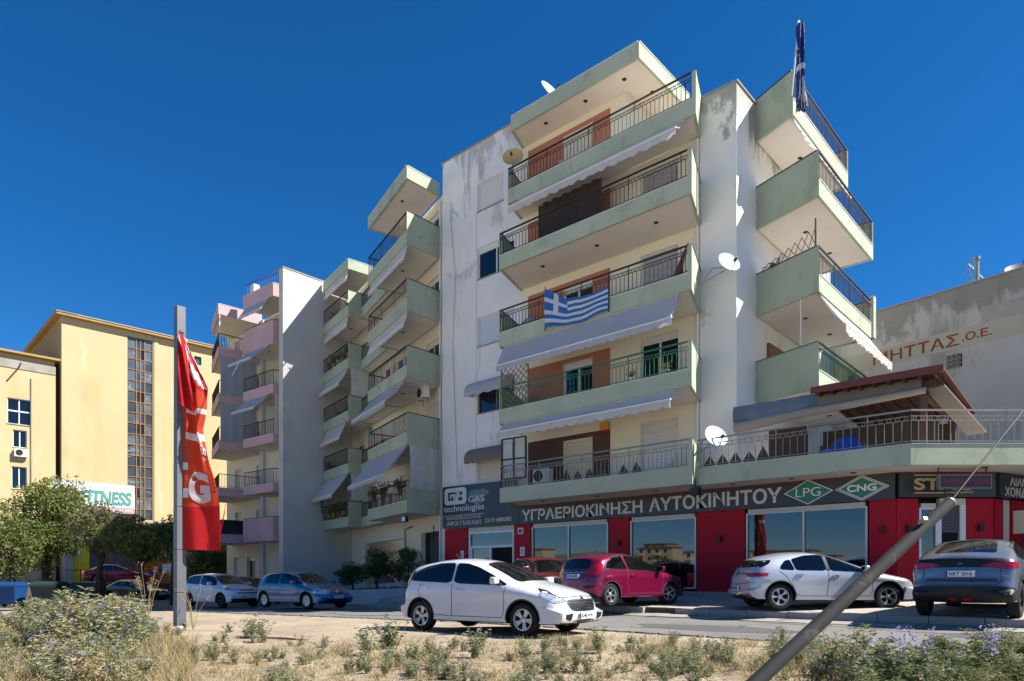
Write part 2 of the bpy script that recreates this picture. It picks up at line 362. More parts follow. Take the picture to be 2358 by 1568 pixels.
def balcony(parent, poly, z, styles, fh=.5, rh=1.4, paint=None, iron=None, indiv=False, name='balcony', lights=(), slab=.2, pitch=.145, label=None, frieze=True, soffit=None, cap=None):
    """poly: open outline from wall to wall, outside on the right of travel... counter-clockwise seen from above; styles: r railing, p solid panel, f fascia only"""
    paint = paint or GREEN; iron = iron or IRON; soffit = soffit or SOFFIT; cap = cap or iron
    mb = MB(); inner = mortar_poly_offset(poly, .09)
    mb.mat(1).prism(mortar_poly_offset(poly, .05), z + .004, z + slab)
    mb.mat(0)
    for i, st in enumerate(styles):
        if st == 'n': continue
        h = rh - .03 if st == 'p' else fh
        mb.prism([poly[i], poly[i + 1], inner[i + 1], inner[i]], z - .03, z + h)
    o = mb.build(name, [paint, soffit, GREEN_TRIM], parent)
    if label: o['label'] = label
    tr = MB()                                           # light stone coping and dark line under the edge
    for i, st in enumerate(styles):
        if st in 'rf':
            a = Vector(poly[i]); b = Vector(poly[i + 1]); tr.bar((*((a + Vector(inner[i])) / 2), z + fh + .012), (*((b + Vector(inner[i + 1])) / 2), z + fh + .012), .13, .024)
    tr.build('coping', ALU_GREY if iron is IRON_LIGHT else SHUTTER, o)
    rail = MB(); fr = MB(); stuff = MB(); ins = mortar_poly_offset(poly, .045)
    for i, st in enumerate(styles):
        a = Vector((*ins[i], 0)); b = Vector((*ins[i + 1], 0)); L = (b - a).length; d = (b - a) / L
        if st == 'p':
            rail.bar((a.x, a.y, z + rh - .012), (b.x, b.y, z + rh - .012), .12, .034)
        if st != 'r': continue
        zt = z + rh; zb = z + fh + .085; zf = zt - .17
        rail.bar((a.x, a.y, zt - .02), (b.x, b.y, zt - .02), .06, .04)
        rail.bar((a.x, a.y, zb), (b.x, b.y, zb), .02, .02)
        if frieze:
            rail.bar((a.x, a.y, zf), (b.x, b.y, zf), .016, .016); rail.bar((a.x, a.y, zf - .11), (b.x, b.y, zf - .11), .016, .016)
        n = max(2, int(L / pitch)); zend = zf - .11 if frieze else zt - .03
        for k in range(n + 1):
            p = a + d * (L * k / n); post = k % 12 == 0 or k == n
            if post: rail.bar((p.x, p.y, z + fh), (p.x, p.y, zt - .03), .024, .024)
            elif indiv: 
                q = bpy.data.objects.new('baluster', baluster_mesh(zend - zb, iron)); COL.objects.link(q); q.location = (p.x, p.y, zb); q.rotation_euler = (0, 0, math.atan2(d.y, d.x)); put(q, o)
            else: stuff.bar((p.x, p.y, zb), (p.x, p.y, zend), .016, .016, up=(d.x, d.y, 0))
            if frieze and k < n:                       # little rings between the two thin rails
                c = p + d * (L / n / 2); N = 6
                for t in range(N):
                    t0 = 2 * math.pi * t / N; t1 = 2 * math.pi * (t + 1) / N; r = .048
                    fr.bar((c.x + d.x * r * math.cos(t0), c.y + d.y * r * math.cos(t0), zf - .055 + r * math.sin(t0)), (c.x + d.x * r * math.cos(t1), c.y + d.y * r * math.cos(t1), zf - .055 + r * math.sin(t1)), .012, .012, up=(-d.y, d.x, 0))
    if rail.f: rail.build('handrail', iron, o)
    if stuff.f: tag(stuff.build('baluster_row', iron, o), kind='stuff')
    if fr.f: tag(fr.build('ring_frieze', iron, o), kind='stuff')
    for (x, y) in lights:
        l = MB(); l.lathe([(0, -.012), (.045, -.012), (.05, -.02), (.075, -.02), (.08, 0)], 14, (x, y, z + .004)).build('downlight', [PLASTIC_BLACK], o)
    return o
def awning(parent, a, b, z, out, drop, m, val=.22, name='awning', scal=.3, arms=True, side=1, sag=.04):
    """retractable awning: a-b the fixed edge (left to right seen from outside), out = reach, drop = fall of the front edge"""
    a = Vector((*a, z)); b = Vector((*b, z)); L = (b - a).length; d = (b - a) / L; n = Vector((d.y, -d.x, 0))
    nu = max(6, int(L / .1)); nv = 6; mb = MB(); v = []; f = []
    for j in range(nv + 1):
        t = j / nv
        for i in range(nu + 1): v.append(a + d * (L * i / nu) + n * (out * t) + Vector((0, 0, -drop * t - sag * math.sin(math.pi * t) + .012 * math.sin(i * .9 + j) * t * (1 - t))))
    for j in range(nv):
        for i in range(nu): k = j * (nu + 1) + i; f.append((k, k + 1, k + nu + 2, k + nu + 1))
    mb.idx(v, f); me = mb.mesh('fabric', m, 60)
    o = link(name, me, parent)
    e0 = a + n * out + Vector((0, 0, -drop)); vm = MB(); nn = max(8, int(L / (scal / 6))); vv = []; ff = []
    for i in range(nn + 1):
        p = e0 + d * (L * i / nn) + n * .02; w = val * (.78 + .22 * abs(math.sin(math.pi * (L * i / nn) / scal)))
        vv += [p, p + Vector((0, 0, -w)) + n * (.03 * math.sin(i * .7))]
    for i in range(nn): ff.append((2 * i, 2 * i + 2, 2 * i + 3, 2 * i + 1))
    vm.idx(vv, ff); vm.build('valance', m, o, 60)
    MB().tube([e0, e0 + d * L], .032, 8).build('front_bar', WHITE_METAL, o)
    MB().tube([a + Vector((0, 0, .03)) - n * .03, b + Vector((0, 0, .03)) - n * .03], .055, 8).build('roller', AWN_CREAM, o)
    if arms:
        for p, q in ((a + d * .05, e0 + d * .05), (b - d * .05, e0 + d * (L - .05))):
            mid = (p + q) / 2 + Vector((0, 0, -.12)); MB().tube([p - Vector((0, 0, .05)), mid, q], .016, 6).build('arm', WHITE_METAL, o)
    return o
def drop_blind(parent, a, b, z0, z1, m, name='side_blind', wave=.25):
    """vertical fabric blind between two points, scalloped hem at z0"""
    a = Vector((*a, 0)); b = Vector((*b, 0)); L = (b - a).length; d = (b - a) / L; n = Vector((d.y, -d.x, 0)); nu = max(8, int(L / .08)); v = []; f = []
    for i in range(nu + 1):
        p = a + d * (L * i / nu) + n * (.015 * math.sin(i * .8)); h = .1 * abs(math.sin(math.pi * L * i / nu / wave))
        for t in (0, .33, .66, 1): v.append((p.x + n.x * .05 * math.sin(3 * t), p.y + n.y * .05 * math.sin(3 * t), z1 + (z0 - z1) * t + (h if t == 1 else 0)))
    for i in range(nu):
        for j in range(3): k = i * 4 + j; f.append((k, k + 4, k + 5, k + 1))
    mb = MB(); mb.idx(v, f); return mb.build(name, m, parent, 60)
def window(parent, F, s0, s1, z0, z1, kind='shutter', panes=2, frame=None, name='window', glass=None, dep=.12, sh=None, open_=0.):
    """window or balcony door set into an opening: frame, panes, roller shutter with slats, sill"""
    frame = frame or ALU; glass = glass or GLASS; sh = sh or SHUTTER; fr = MB(); t = .05
    F.box(fr, s0, s0 + t, z0, z1, dep - .04, dep + .03); F.box(fr, s1 - t, s1, z0, z1, dep - .04, dep + .03)
    F.box(fr, s0 + t, s1 - t, z1 - t, z1, dep - .04, dep + .03); F.box(fr, s0 + t, s1 - t, z0, z0 + t, dep - .04, dep + .03)
    zc = z1 - t
    if kind != 'shutter' and kind != 'plain':
        zc = z1 - .24; F.box(fr, s0 + t, s1 - t, zc, z1 - t, dep - .035, dep + .02)
    w = (s1 - s0 - 2 * t) / panes
    if kind != 'shutter':
        for i in range(1, panes): F.box(fr, s0 + t + w * i - .035, s0 + t + w * i + .035, z0 + t, zc, dep - .03, dep + .025)
    o = fr.build(name, frame, parent)
    if kind == 'shutter':
        # roller shutter closed; slats are real ribs
        m = MB(); z = z0 + t; sl = .11
        while z < z1 - t - .001:
            zz = min(z + sl, z1 - t); P = F.p
            m.face([P(s0 + t, z, dep + .004), P(s1 - t, z, dep + .004), P(s1 - t, (z + zz) / 2, dep - .012), P(s0 + t, (z + zz) / 2, dep - .012)])
            m.face([P(s0 + t, (z + zz) / 2, dep - .012), P(s1 - t, (z + zz) / 2, dep - .012), P(s1 - t, zz, dep + .004), P(s0 + t, zz, dep + .004)]); z = zz
        m.build('roller_shutter', sh, o)
    else:
        for i in range(panes):
            m = MB(); F.box(m, s0 + t + w * i, s0 + t + w * (i + 1), z0 + t, zc, dep + .005, dep + .012); m.build('pane', glass if not (open_ and i == panes - 1) else DARK, o)
        if kind == 'curtain':
            m = MB(); k = 14
            for i in range(k):
                a = s0 + t + (s1 - s0 - 2 * t) * i / k; b = s0 + t + (s1 - s0 - 2 * t) * (i + 1) / k
                m.face([F.p(a, z0 + t, dep + .0 - .002 - .01 * (i % 2)), F.p(b, z0 + t, dep - .002 - .01 * ((i + 1) % 2)), F.p(b, zc, dep - .002 - .01 * ((i + 1) % 2)), F.p(a, zc, dep - .002 - .01 * (i % 2))])
            m.build('curtain', CURTAIN, o)
    m = MB(); F.box(m, s0 - .03, s1 + .03, z0 - .04, z0 - .002, -.05, dep); m.build('sill', CONC if z0 > 6 else SHUTTER, o)
    return o
def ac_unit(loc, rz, label, brackets=True, back=.16):
    e = empty('air_conditioner', loc, rz, label, 'air conditioner', 'air conditioners')
    b = MB(); b.box(-.4, .4, -.15, .15, 0, .56); bo = b.build('casing', WHITE_METAL, e, local=True)
    MB().lathe([(.0, -.156), (.05, -.158), (.05, -.152), (.2, -.152), (.2, -.165), (.225, -.165), (.225, -.15)], 20, (-.12, 0, .28), 'y').build('fan_grille', PLASTIC_BLACK, e, local=True)
    MB().box(.2, .36, -.156, -.15, .1, .46).build('vent_panel', SHUTTER, e, local=True)
    if brackets:
        for x in (-.3, .3): MB().bar((x, -.13, -.02), (x, back, -.02), .03, .03).bar((x, back - .02, -.02), (x, back - .02, -.25), .03, .03).build('bracket', STEEL, e, local=True)
    return e
def dish(loc, direction, r, label, m, mount, lnb=True):
    """satellite dish: loc = centre of the reflector, direction it points, mount = world point of the wall or floor fixing"""
    e = empty('satellite_dish', mount, 0, label, 'satellite dish', 'satellite dishes')
    d = Vector(direction).normalized(); q = d.to_track_quat('Z', 'Y'); c = Vector(loc)
    prof = []
    for i in range(9): t = i / 8; prof.append((r * t, .22 * r * t * t))
    back = [(a, b - .015) for a, b in prof]
    mb = MB(); mb.lathe(prof + list(reversed(back)), 36)
    v = [c + q @ Vector(p) for p in mb.v]; mb.v = [tuple(p) for p in v]; mb.build('reflector', m, e, 40)
    down = (q @ Vector((0, -1, 0))); low = min((q @ Vector((math.cos(t), math.sin(t), 0)) for t in [k * math.pi / 12 for k in range(24)]), key=lambda w: w.z)
    tip = c + d * r * 1.05 + low * r * .55
    MB().tube([c + low * r + d * r * .2, tip], .014, 6).build('feed_arm', STEEL, e)
    MB().tube([tip - d * .02, tip - d * .1 + Vector((0, 0, .0)), tip + d * .05], [.035, .05, .03], 8).build('receiver', PLASTIC_BLACK, e)
    MB().tube([c - d * .03, c - d * .14, Vector((mount[0], mount[1], c.z - .02)) * .5 + (c - d * .14) * .5, mount], .02, 6).tube([c - d * .1 + Vector((0, 0, -.1)), mount], .016, 6).build('mount_arm', STEEL, e)
    return e

# ---------------------------------------------------------------- the main apartment block
YW = 21.75                                    # plane of the shaded front wall
ZF = [4.42, 7.44, 10.42, 13.39, 16.37]        # undersides of the balcony slabs
TOP = 19.8
bld = empty('apartment_block', (-16, 26, .9), 0, 'tall white apartment block with pale green balconies above the red shop', 'building')
FW = Fr((-23.8, YW), (1, 0)); X = FW.x
holes = [(X(-21.55), X(-20.0), 17.52, 18.72), (X(-21.55), X(-19.4), 14.55, 15.92), (X(-21.55), X(-19.4), 11.6, 12.88), (X(-21.55), X(-19.4), 8.67, 9.95), (X(-21.55), X(-19.4), 5.72, 6.98)]
mb = MB()
wall(mb, FW, X(-23.8), X(-19.0), .6, 20.52, holes)
mb.face([(-23.8, YW, .6), (-23.8, YW, 20.52), (-23.8, 31, 20.52), (-23.8, 31, .6)])
mb.box(-23.74, -19.06, YW + .22, 30.9, .6, 20.3)
mb.face([(-23.8, YW, 20.52), (-19, YW, 20.52), (-19, YW + .2, 20.52), (-23.8, YW + .2, 20.52)]); mb.face([(-19, YW, 19.6), (-19, YW + .2, 19.6), (-19, YW + .2, 20.52), (-19, YW, 20.52)])
mb.build('stair_wall', WHITE_WALL, bld)
MB().box(-23.86, -18.95, YW - .04, YW + .24, 20.52, 20.56).build('parapet_coping', mat('orange_coping', '#b08a66', .9, var=.1), bld)
for k, h in enumerate(holes):
    window(bld, FW, *h, kind=('shutter', 'glass', 'shutter', 'glass', 'shutter')[k], sh=[SHUTTER, SHUTTER, mat('pale_blue_shutter', '#c3ccd6', .6, var=.03), SHUTTER, SHUTTER_BEIGE][k], frame=ALU if k != 3 else mat('brown_frame', '#6d655c', .5))
# thin vertical joint and drain stains beside the windows
MB().box(-21.63, -21.615, YW - .004, YW + .002, 1, 17.5).build('wall_joint', mat('joint_grey', '#77736c', .9, var=.2), bld)
# cream walls behind the balconies, one stretch for each floor, doors cut in
cream = MB(); hl = []
for k, zb in enumerate(ZF):
    zf = zb + .2; xr = -10.97 if k < 4 else -13.87
    h = [(X(-16.78), X(-15.42), zf + .02, zf + 2.22)]
    if k < 4: h.append((X(-13.3), X(-11.8), zf + .02, zf + 2.42))
    wall(cream, FW, X(-19.0), X(xr), zf - .2, (ZF[k + 1] + .2 - .2) if k < 4 else 19.25, h); hl.append(h)
cream.box(-19.0, -11.0, YW + .22, 30.8, 4.0, 16.56); cream.box(-19.0, -13.9, YW + .22, 30.8, 16.56, TOP - .1)
cream.face([(-13.87, YW, 16.57), (-13.87, 30, 16.57), (-13.87, 30, 19.25), (-13.87, YW, 19.25)])
cream.build('balcony_wall', CREAM, bld)
for k, zb in enumerate(ZF):
    zf = zb + .2; pm = BROWN if k == 0 else TERRA
    # painted panel round the left door, proud of the plaster
    m = MB(); zt = zf + 2.42
    for (a, b, c, d) in ((-18.62, -16.8, zf, zt), (-15.4, -14.6, zf, zt), (-16.8, -15.4, zf + 2.24, zt)): m.box(a, b, YW - .012, YW - .001, c, d)
    m.build('painted_panel', pm, bld)
    h = hl[k]
    window(bld, FW, *h[0], kind=['shutter', 'glass', 'glass', 'glass', 'shutter'][k], name='balcony_door', sh=SHUTTER_BEIGE, open_=1 if k in (1,) else 0)
    if k < 4: window(bld, FW, *h[1], kind=['shutter', 'glass', 'shutter', 'shutter'][k], name='balcony_door', sh=[SHUTTER, SHUTTER, mat('grey_shutter', '#9d9c9c', .6), mat('grey_shutter', '#9d9c9c', .6)][k], open_=1 if k == 1 else 0)
# the tower at the corner
tw = MB(); tw.box(-10.97, -9.69, YW - .03, 31, 4.42, 17.62); tw.build('tower', TOWER_WALL, bld)
tcp = MB(); tcp.box(-11.0, -9.64, YW - .07, 31, 17.62, 17.67); tcp.build('parapet_coping', CONC, bld)
side = Fr((-9.69, YW), (0, 1))
# roof parapet behind, canopies
MB().box(-13.9, -11, 22.2, 30, 16.56, 16.6).build('roof_terrace', CONC, bld)
balcony(bld, [(-18.95, YW), (-18.5, 20.55), (-12.63, 20.55), (-12.63, 24.2), (-13.85, 24.2)], 19.25, 'ffff', fh=.53, name='roof_canopy', lights=[(-17.2, 21.15), (-15.3, 21.15), (-13.6, 21.15), (-13.2, 22.4)])
SL = .35
for k in range(4):
    yb = 19.68 + (.04 if k == 0 else 0)
    balcony(bld, [(-19.03, YW), (-18.33, yb), (-10.22, yb), (-10.95, YW)], ZF[k], 'prp' if k else 'rrp', indiv=True, pitch=.16, iron=IRON_GREEN if k == 1 else (IRON if k else IRON_LIGHT), lights=[(-16.9, 20.6), (-14.4, 20.6), (-12, 20.6)])
    # the small solid pier at the right end of the front edge
    MB().prism([(-10.36, yb - .004), (-10.215, yb - .004), (-10.25, yb + .1), (-10.36, yb + .1)], ZF[k] + .5, ZF[k] + 1.37).build('end_pier', GREEN, bld)
balcony(bld, [(-19.05, YW), (-18.62, 20.5), (-10.5, 20.5), (-10.95, YW)], ZF[4], 'prp', indiv=True, pitch=.16, lights=[])
MB().prism([(-10.64, 20.496), (-10.495, 20.496), (-10.53, 20.6), (-10.64, 20.6)], ZF[4] + .5, ZF[4] + 1.37).build('end_pier', GREEN, bld)
# awnings hung under the slabs
awning(bld, (-18.1, 20.55), (-10.9, 20.55), ZF[4] - .06, .6, .5, AWN_CREAM, val=.3, scal=.42)
awning(bld, (-18.15, 19.74), (-10.7, 19.74), ZF[2] - .05, .42, .82, AWN_GREY, val=.26, scal=.3)
awning(bld, (-18.15, 19.74), (-10.75, 19.74), ZF[1] - .05, .4, .36, AWN_CREAM, val=.28, scal=.42)
# little canopies over two of the stair windows
for z, m in ((10.05, AWN_GREY), (7.15, AWN_TAUPE)):
    o = MB(); nu = 16; v = []; f = []
    for j in range(7):
        t = j / 6 * math.pi / 2
        for i in range(nu + 1): v.append((-21.75 + 2.3 * i / nu, YW - .02 - .62 * math.sin(t), z - .02 - .52 * (1 - math.cos(t)) - .02 * math.sin(i * 1.3) * (j / 6)))
    for i in range(nu + 1): x_, y_, z_ = v[6 * (nu + 1) + i]; v.append((x_, y_, z_ - .16 - .05 * abs(math.sin(i * .8))))
    for j in range(7):
        for i in range(nu): k = j * (nu + 1) + i; f.append((k, k + 1, k + nu + 2, k + nu + 1))
    o.idx(v, f)
    for i in (0, nu): o.face([v[j * (nu + 1) + i] for j in range(8)] + [(v[i][0], YW - .01, z - .6)])
    o.build('window_canopy', m, bld, 50)
# lattice screens at the left end of two balconies
m = MB(); z = ZF[1] + .52; x0 = -18.3; y = 19.78
for i in range(12):
    for sgn in (1, -1):
        a = i * .26 - 1.3
        p0 = max(0, a); p1 = min(1.35, a + 1.75)
        if p1 > p0:
            za = z + (p0 - a if sgn > 0 else 1.75 - (p0 - a)); zb_ = z + (p1 - a if sgn > 0 else 1.75 - (p1 - a)); m.bar((x0 + p0, y, za), (x0 + p1, y, zb_), .012, .028, up=(0, 0, 1))
for p, q in (((0, 0), (0, 1.75)), ((1.35, 0), (1.35, 1.75)), ((0, 0), (1.35, 0)), ((0, 1.75), (1.35, 1.75))): m.bar((x0 + p[0], y + .015, z + p[1]), (x0 + q[0], y + .015, z + q[1]), .04, .05)
m.build('lattice_screen', mat('tan_lattice', '#8a6f57', .8, var=.1), bld)
m = MB(); z = ZF[0] + .9
for s_ in (0, .62, 1.24): m.bar((-18.42 + s_ * .9, 19.95 + s_ * .1, z), (-18.42 + s_ * .9, 19.95 + s_ * .1, z + 1.55), .06, .05)
for t in (0, .75, 1.55): m.bar((-18.42, 19.95, z + t), (-17.3, 20.07, z + t), .05, .05)
so = m.build('folding_screen', mat('black_frame', '#241f1d', .5), bld)
g = MB()
for i in range(2):
    for j in range(2):
        x0 = -18.4 + i * .56; g.box(x0, x0 + .5, 19.97 + i * .06, 19.98 + i * .06, z + .04 + j * .76, z + .71 + j * .76)
g.build('screen_panel', mat('frosted_panel', '#b9bbb9', .6), so)
# drain pipes
for (x, y, z0, z1) in ((-11.05, YW - .06, 4.6, 16.3), (-23.88, 21.85, 1.0, 18.9)):
    MB().tube([(x, y, z0), (x, y, z1)], .05, 10).build('drain_pipe', WHITE_METAL, bld)
# ---------------------------------------------------------------- right hand balconies of the block
for k in (1, 2, 3):
    ir = IRON_GREEN if k == 1 else IRON
    balcony(bld, [(-9.67, 23.24), (-7.35, 22.45), (-7.35, 28.4), (-9.67, 28.4)], ZF[k], 'prp', iron=ir, rh=1.42, lights=[(-8.5, 24.6), (-8.4, 26.8)], pitch=.13)
balcony(bld, [(-9.67, 23.24), (-8.2, 22.6), (-8.2, 28.3), (-9.67, 28.3)], ZF[4], 'prp', rh=1.42, lights=[(-8.9, 25.2)], pitch=.13)
MB().box(-9.69, -9.6, 24.2, 25.6, ZF[1] + .2, ZF[1] + 2.3).build('balcony_door', mat('brown_door', '#7b5540', .6), bld)
MB().box(-9.69, -9.62, 26.2, 27.6, ZF[2] + .2, ZF[2] + 2.3).build('balcony_door', SHUTTER, bld)
awning(bld, (-8.25, 22.75), (-8.25, 28.0), ZF[4] - .05, .25, .55, AWN_CREAM, val=.12)
awning(bld, (-7.4, 22.7), (-7.4, 28.1), ZF[2] - .05, .75, 1.1, AWN_CREAM, val=.3, scal=.3)
MB().box(-7.5, -7.28, 28.2, 28.5, ZF[2], ZF[2] + 1.55).build('end_pier', GREEN, bld)
# expanding trellis on the edge of one right hand balcony
m = MB(); a = Vector((-9.4, 23.12, ZF[2] + 1.42)); b = Vector((-7.45, 22.46, ZF[2] + 1.42)); d = b - a
for i in range(8):
    h0 = .1 + .5 * i / 8
    for s_ in (0, 1):
        p = a + d * (i / 8); q = a + d * ((i + 1) / 8); m.bar(p + Vector((0, 0, .02 if s_ else h0)), q + Vector((0, 0, h0 + .05 if s_ else .02)), .012, .022)
m.bar(b, b + Vector((0, 0, .85)), .05, .05); m.build('trellis', mat('weathered_trellis', '#6d5346', .8, var=.2), bld)
MB().tube([(-8.0, 22.72, ZF[1] + 1.4), (-8.0, 22.72, ZF[2])], .018, 6).build('awning_prop', WHITE_METAL, bld)
# ---------------------------------------------------------------- terrace over the shop
balcony(bld, [(-9.66, 30.6), (-9.66, 21.68), (-10.86, 21.68), (-10.29, 20.13), (-4.32, 20.12), (.9, 24.8), (.9, 29.0)], 4.425, 'nnnrrr', iron=IRON_LIGHT, indiv=True, pitch=.2, name='terrace', slab=.19,
        lights=[(-9.4, 20.8), (-7.6, 20.8), (-5.9, 20.8), (-3.0, 22.1), (-1.6, 23.4), (-.2, 24.8)])
# ---------------------------------------------------------------- shop front
YS = 21.6
shop = MB()
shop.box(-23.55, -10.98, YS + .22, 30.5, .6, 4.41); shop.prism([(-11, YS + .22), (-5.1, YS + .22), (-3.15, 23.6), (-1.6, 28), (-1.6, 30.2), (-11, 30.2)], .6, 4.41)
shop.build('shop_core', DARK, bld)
FS = Fr((-23.55, YS), (1, 0)); XS = FS.x
def red(a, b, F=None, z0=1.03, z1=3.70, nm='red_panel'):
    F = F or FS; m = MB(); F.box(m, a + .004, b - .004, z0, z1, 0, .2); return m.build(nm, RED_PANEL, bld)
for a, b in ((-23.5, -22.02), (-19.25, -18.36), (-14.55, -13.68), (-11.03, -9.36), (-5.7, -5.0)): red(XS(a), XS(b))
m = MB(); FS.box(m, 0, XS(-5.0), .6, 1.03, -.06, .2); m.build('plinth', KERB, bld)
def shop_window(F, s0, s1, z0, z1, n, fr=None):
    m = MB(); t = .06; F.box(m, s0, s0 + t, z0, z1, .0, .12); F.box(m, s1 - t, s1, z0, z1, 0, .12); F.box(m, s0 + t, s1 - t, z1 - .05, z1, .02, .12); F.box(m, s0 + t, s1 - t, z0, z0 + .05, 0, .12)
    w = (s1 - s0 - 2 * t) / n
    for i in range(1, n): F.box(m, s0 + t + w * i - .035, s0 + t + w * i + .035, z0 + .05, z1 - .05, .01, .1)
    o = m.build('shop_window', fr or ALU_GREY, bld)
    for i in range(n):
        g = MB(); F.box(g, s0 + t + w * i + (.036 if i else 0), s0 + t + w * (i + 1) - (.036 if i < n - 1 else 0), z0 + .05, z1 - .05, .06, .075); g.build('pane', SHOP_GLASS, o)
    b = MB(); F.box(b, s0 + t, s1 - t, z1 + .002, z1 + .12, .0, .14); b.build('shutter_box', SHUTTER_BEIGE, o)
    return o
shop_window(FS, XS(-18.3), XS(-14.6), 1.12, 3.55, 2); shop_window(FS, XS(-13.64), XS(-11.06), 1.12, 3.55, 1); shop_window(FS, XS(-9.32), XS(-5.74), 1.12, 3.55, 2)
# entrance
m = MB(); F = FS; a, b = XS(-21.95), XS(-19.28)
F.box(m, a, a + .1, 1.03, 3.5, .0, .14); F.box(m, b - .08, b, 1.03, 3.5, 0, .14); F.box(m, a + .1, b - .08, 3.4, 3.5, 0, .14); F.box(m, a + .1, b - .08, 2.78, 2.88, .01, .13); F.box(m, a + 1.25, a + 1.37, 1.03, 2.78, .01, .13)
F.box(m, a + .1, a + 1.25, 1.03, 1.12, .02, .12); F.box(m, a + .1, a + .2, 1.12, 2.78, .02, .12)
ent = m.build('entrance', ALU, bld)
for (p, q, c, e, mt) in ((a + .1, b - .08, 2.88, 3.4, SHOP_GLASS), (a + .2, a + 1.25, 1.12, 2.78, SHOP_GLASS), (a + 1.37, b - .08, 1.03, 2.78, DARK)):
    g = MB(); F.box(g, p, q, c, e, .07, .08); g.build('pane', mt, ent)
m = MB(); F.box(m, a, b, 3.505, 3.68, .0, .15); m.build('shutter_box', SHUTTER_BEIGE, ent)
# the splayed corner, then the right flank
C1 = (-5.0, YS); C2 = (-2.98, 23.39); C3 = (-1.5, 27.4)
F2 = Fr(C1, (C2[0] - C1[0], C2[1] - C1[1])); L2 = math.dist(C1, C2); F3 = Fr(C2, (C3[0] - C2[0], C3[1] - C2[1])); L3 = math.dist(C2, C3)
red(.01, .62, F2); red(1.95, L2, F2)
m = MB(); F2.box(m, 0, L2, .7, 1.03, -.05, .2); F3.box(m, 0, L3, .8, 1.1, -.05, .2); m.build('plinth', KERB, bld)
shop_window(F2, .64, 1.16, 1.55, 3.45, 1, ALU)
m = MB(); F2.box(m, .64, 1.16, 1.04, 1.54, .0, .1); m.build('window_apron', ALU, bld)
m = MB(); F2.box(m, 1.16, 1.26, 1.04, 3.45, 0, .12); F2.box(m, 1.78, 1.93, 1.04, 3.55, 0, .12); dr = m.build('side_door', ALU, bld)
g = MB(); F2.box(g, 1.26, 1.78, 1.04, 2.75, .1, .11); g.build('pane', DARK, dr)
g = MB()
for i in range(9): F2.box(g, 1.26, 1.78, 2.76 + i * .085, 2.838 + i * .085, .06 + .004 * (i % 2), .09)
g.build('roller_shutter', SHUTTER_DARK, dr)
g = MB(); F2.box(g, 1.2, 1.9, 3.52, 3.7, -.04, .14); g.build('shutter_box', SHUTTER_BEIGE, dr)
red(.05, .5, F3, 1.1); red(.95, L3, F3, 1.1)
m = MB(); F3.box(m, .55, .9, 1.1, 3.7, .05, .15); m.build('downpipe_recess', SHUTTER_BEIGE, bld)
# wall lamps
def lamp(F, s, z, lab):
    e = empty('wall_lamp', F.p(s, z), 0, lab, 'wall lamp', 'wall lamps on the red panels')
    c = F.p(s, z, -.09); MB().tube([(c[0], c[1], c[2] - .11), (c[0], c[1], c[2] + .11)], .055, 14).build('lamp_body', PLASTIC_BLACK, e, 40)
    MB().bar(F.p(s, z, 0), F.p(s, z, -.06), .04, .04).build('arm', PLASTIC_BLACK, e)
lamp(FS, XS(-14.1), 2.75, 'black cylinder wall lamp on the narrow red panel between the windows')
lamp(FS, XS(-10.2), 2.78, 'black cylinder wall lamp on the widest red panel')
lamp(FS, XS(-5.35), 2.85, 'black cylinder wall lamp on red panel beside the corner')
lamp(F2, .32, 2.85, 'black cylinder wall lamp on splayed red panel left of the half shuttered door')
lamp(F2, 2.3, 2.88, 'black cylinder wall lamp on splayed red panel right of the half shuttered door')
# ---------------------------------------------------------------- signs
def sign(name, label): return empty(name, (0, 0, 3.7), 0, label, 'sign')
sg = sign('shop_sign', 'charcoal shop fascia sign with large silver Greek capitals and two green diamonds')
m = MB(); m.box(-18.86, -5.0, YS - .13, YS - .005, 3.69, 4.405); m.build('board', DARK_SIGN, sg)
MB().box(-18.86, -5.0, YS - .137, YS - .01, 4.405, 4.42).build('red_trim', RED_PANEL, sg)
YF = YS - .142
letters('ΥΓΡΑΕΡΙΟΚΙΝΗΣΗ', .46, LETTER, sg, (-18.72, YF, 3.80), (1, 0), width=5.68, bold=.028)
letters('ΑΥΤΟΚΙΝΗΤΟΥ', .48, LETTER, sg, (-12.78, YF, 3.81), (1, 0), width=4.66, bold=.028)
def diamond(cx, cz, w, h, m_, dep, nm):
    q = [(cx - w, cz), (cx, cz - h), (cx + w, cz), (cx, cz + h)]; mb = MB()
    v = [(x, YF + .004, z) for x, z in q] + [(x, YF - dep, z) for x, z in q]
    mb.idx(v, [(4, 5, 6, 7)] + [(i, (i + 1) % 4, 4 + (i + 1) % 4, 4 + i) for i in range(4)]); return mb.build(nm, m_, sg)
diamond(-7.34, 4.06, .72, .37, LETTER_WHITE, .006, 'diamond_border'); diamond(-7.34, 4.06, .665, .342, LOGO_TEAL, .010, 'diamond')
diamond(-5.85, 4.06, .72, .37, LETTER_WHITE, .006, 'diamond_border'); diamond(-5.85, 4.06, .675, .347, DARK_SIGN, .009, 'diamond_gap'); diamond(-5.85, 4.06, .63, .324, LETTER_WHITE, .012, 'diamond_border'); diamond(-5.85, 4.06, .58, .298, LOGO_TEAL, .015, 'diamond')
letters('LPG', .26, LETTER_WHITE, sg, (-7.34, YF - .014, 3.93), (1, 0), width=.72, bold=-.006, align='CENTER')
letters('CNG', .2, LETTER_WHITE, sg, (-5.85, YF - .02, 3.96), (1, 0), width=.78, bold=.03, align='CENTER')
gb = sign('company_sign', 'tall charcoal company sign with big silver monogram beside the entrance')
m = MB(); q = [(-23.51, 3.72), (-18.87, 3.69), (-18.87, 4.40), (-19.12, 4.40), (-19.12, 5.55), (-23.51, 5.6)]
v = [(x, YS - .13, z) for x, z in q] + [(x, YS - .005, z) for x, z in q]; n = len(q)
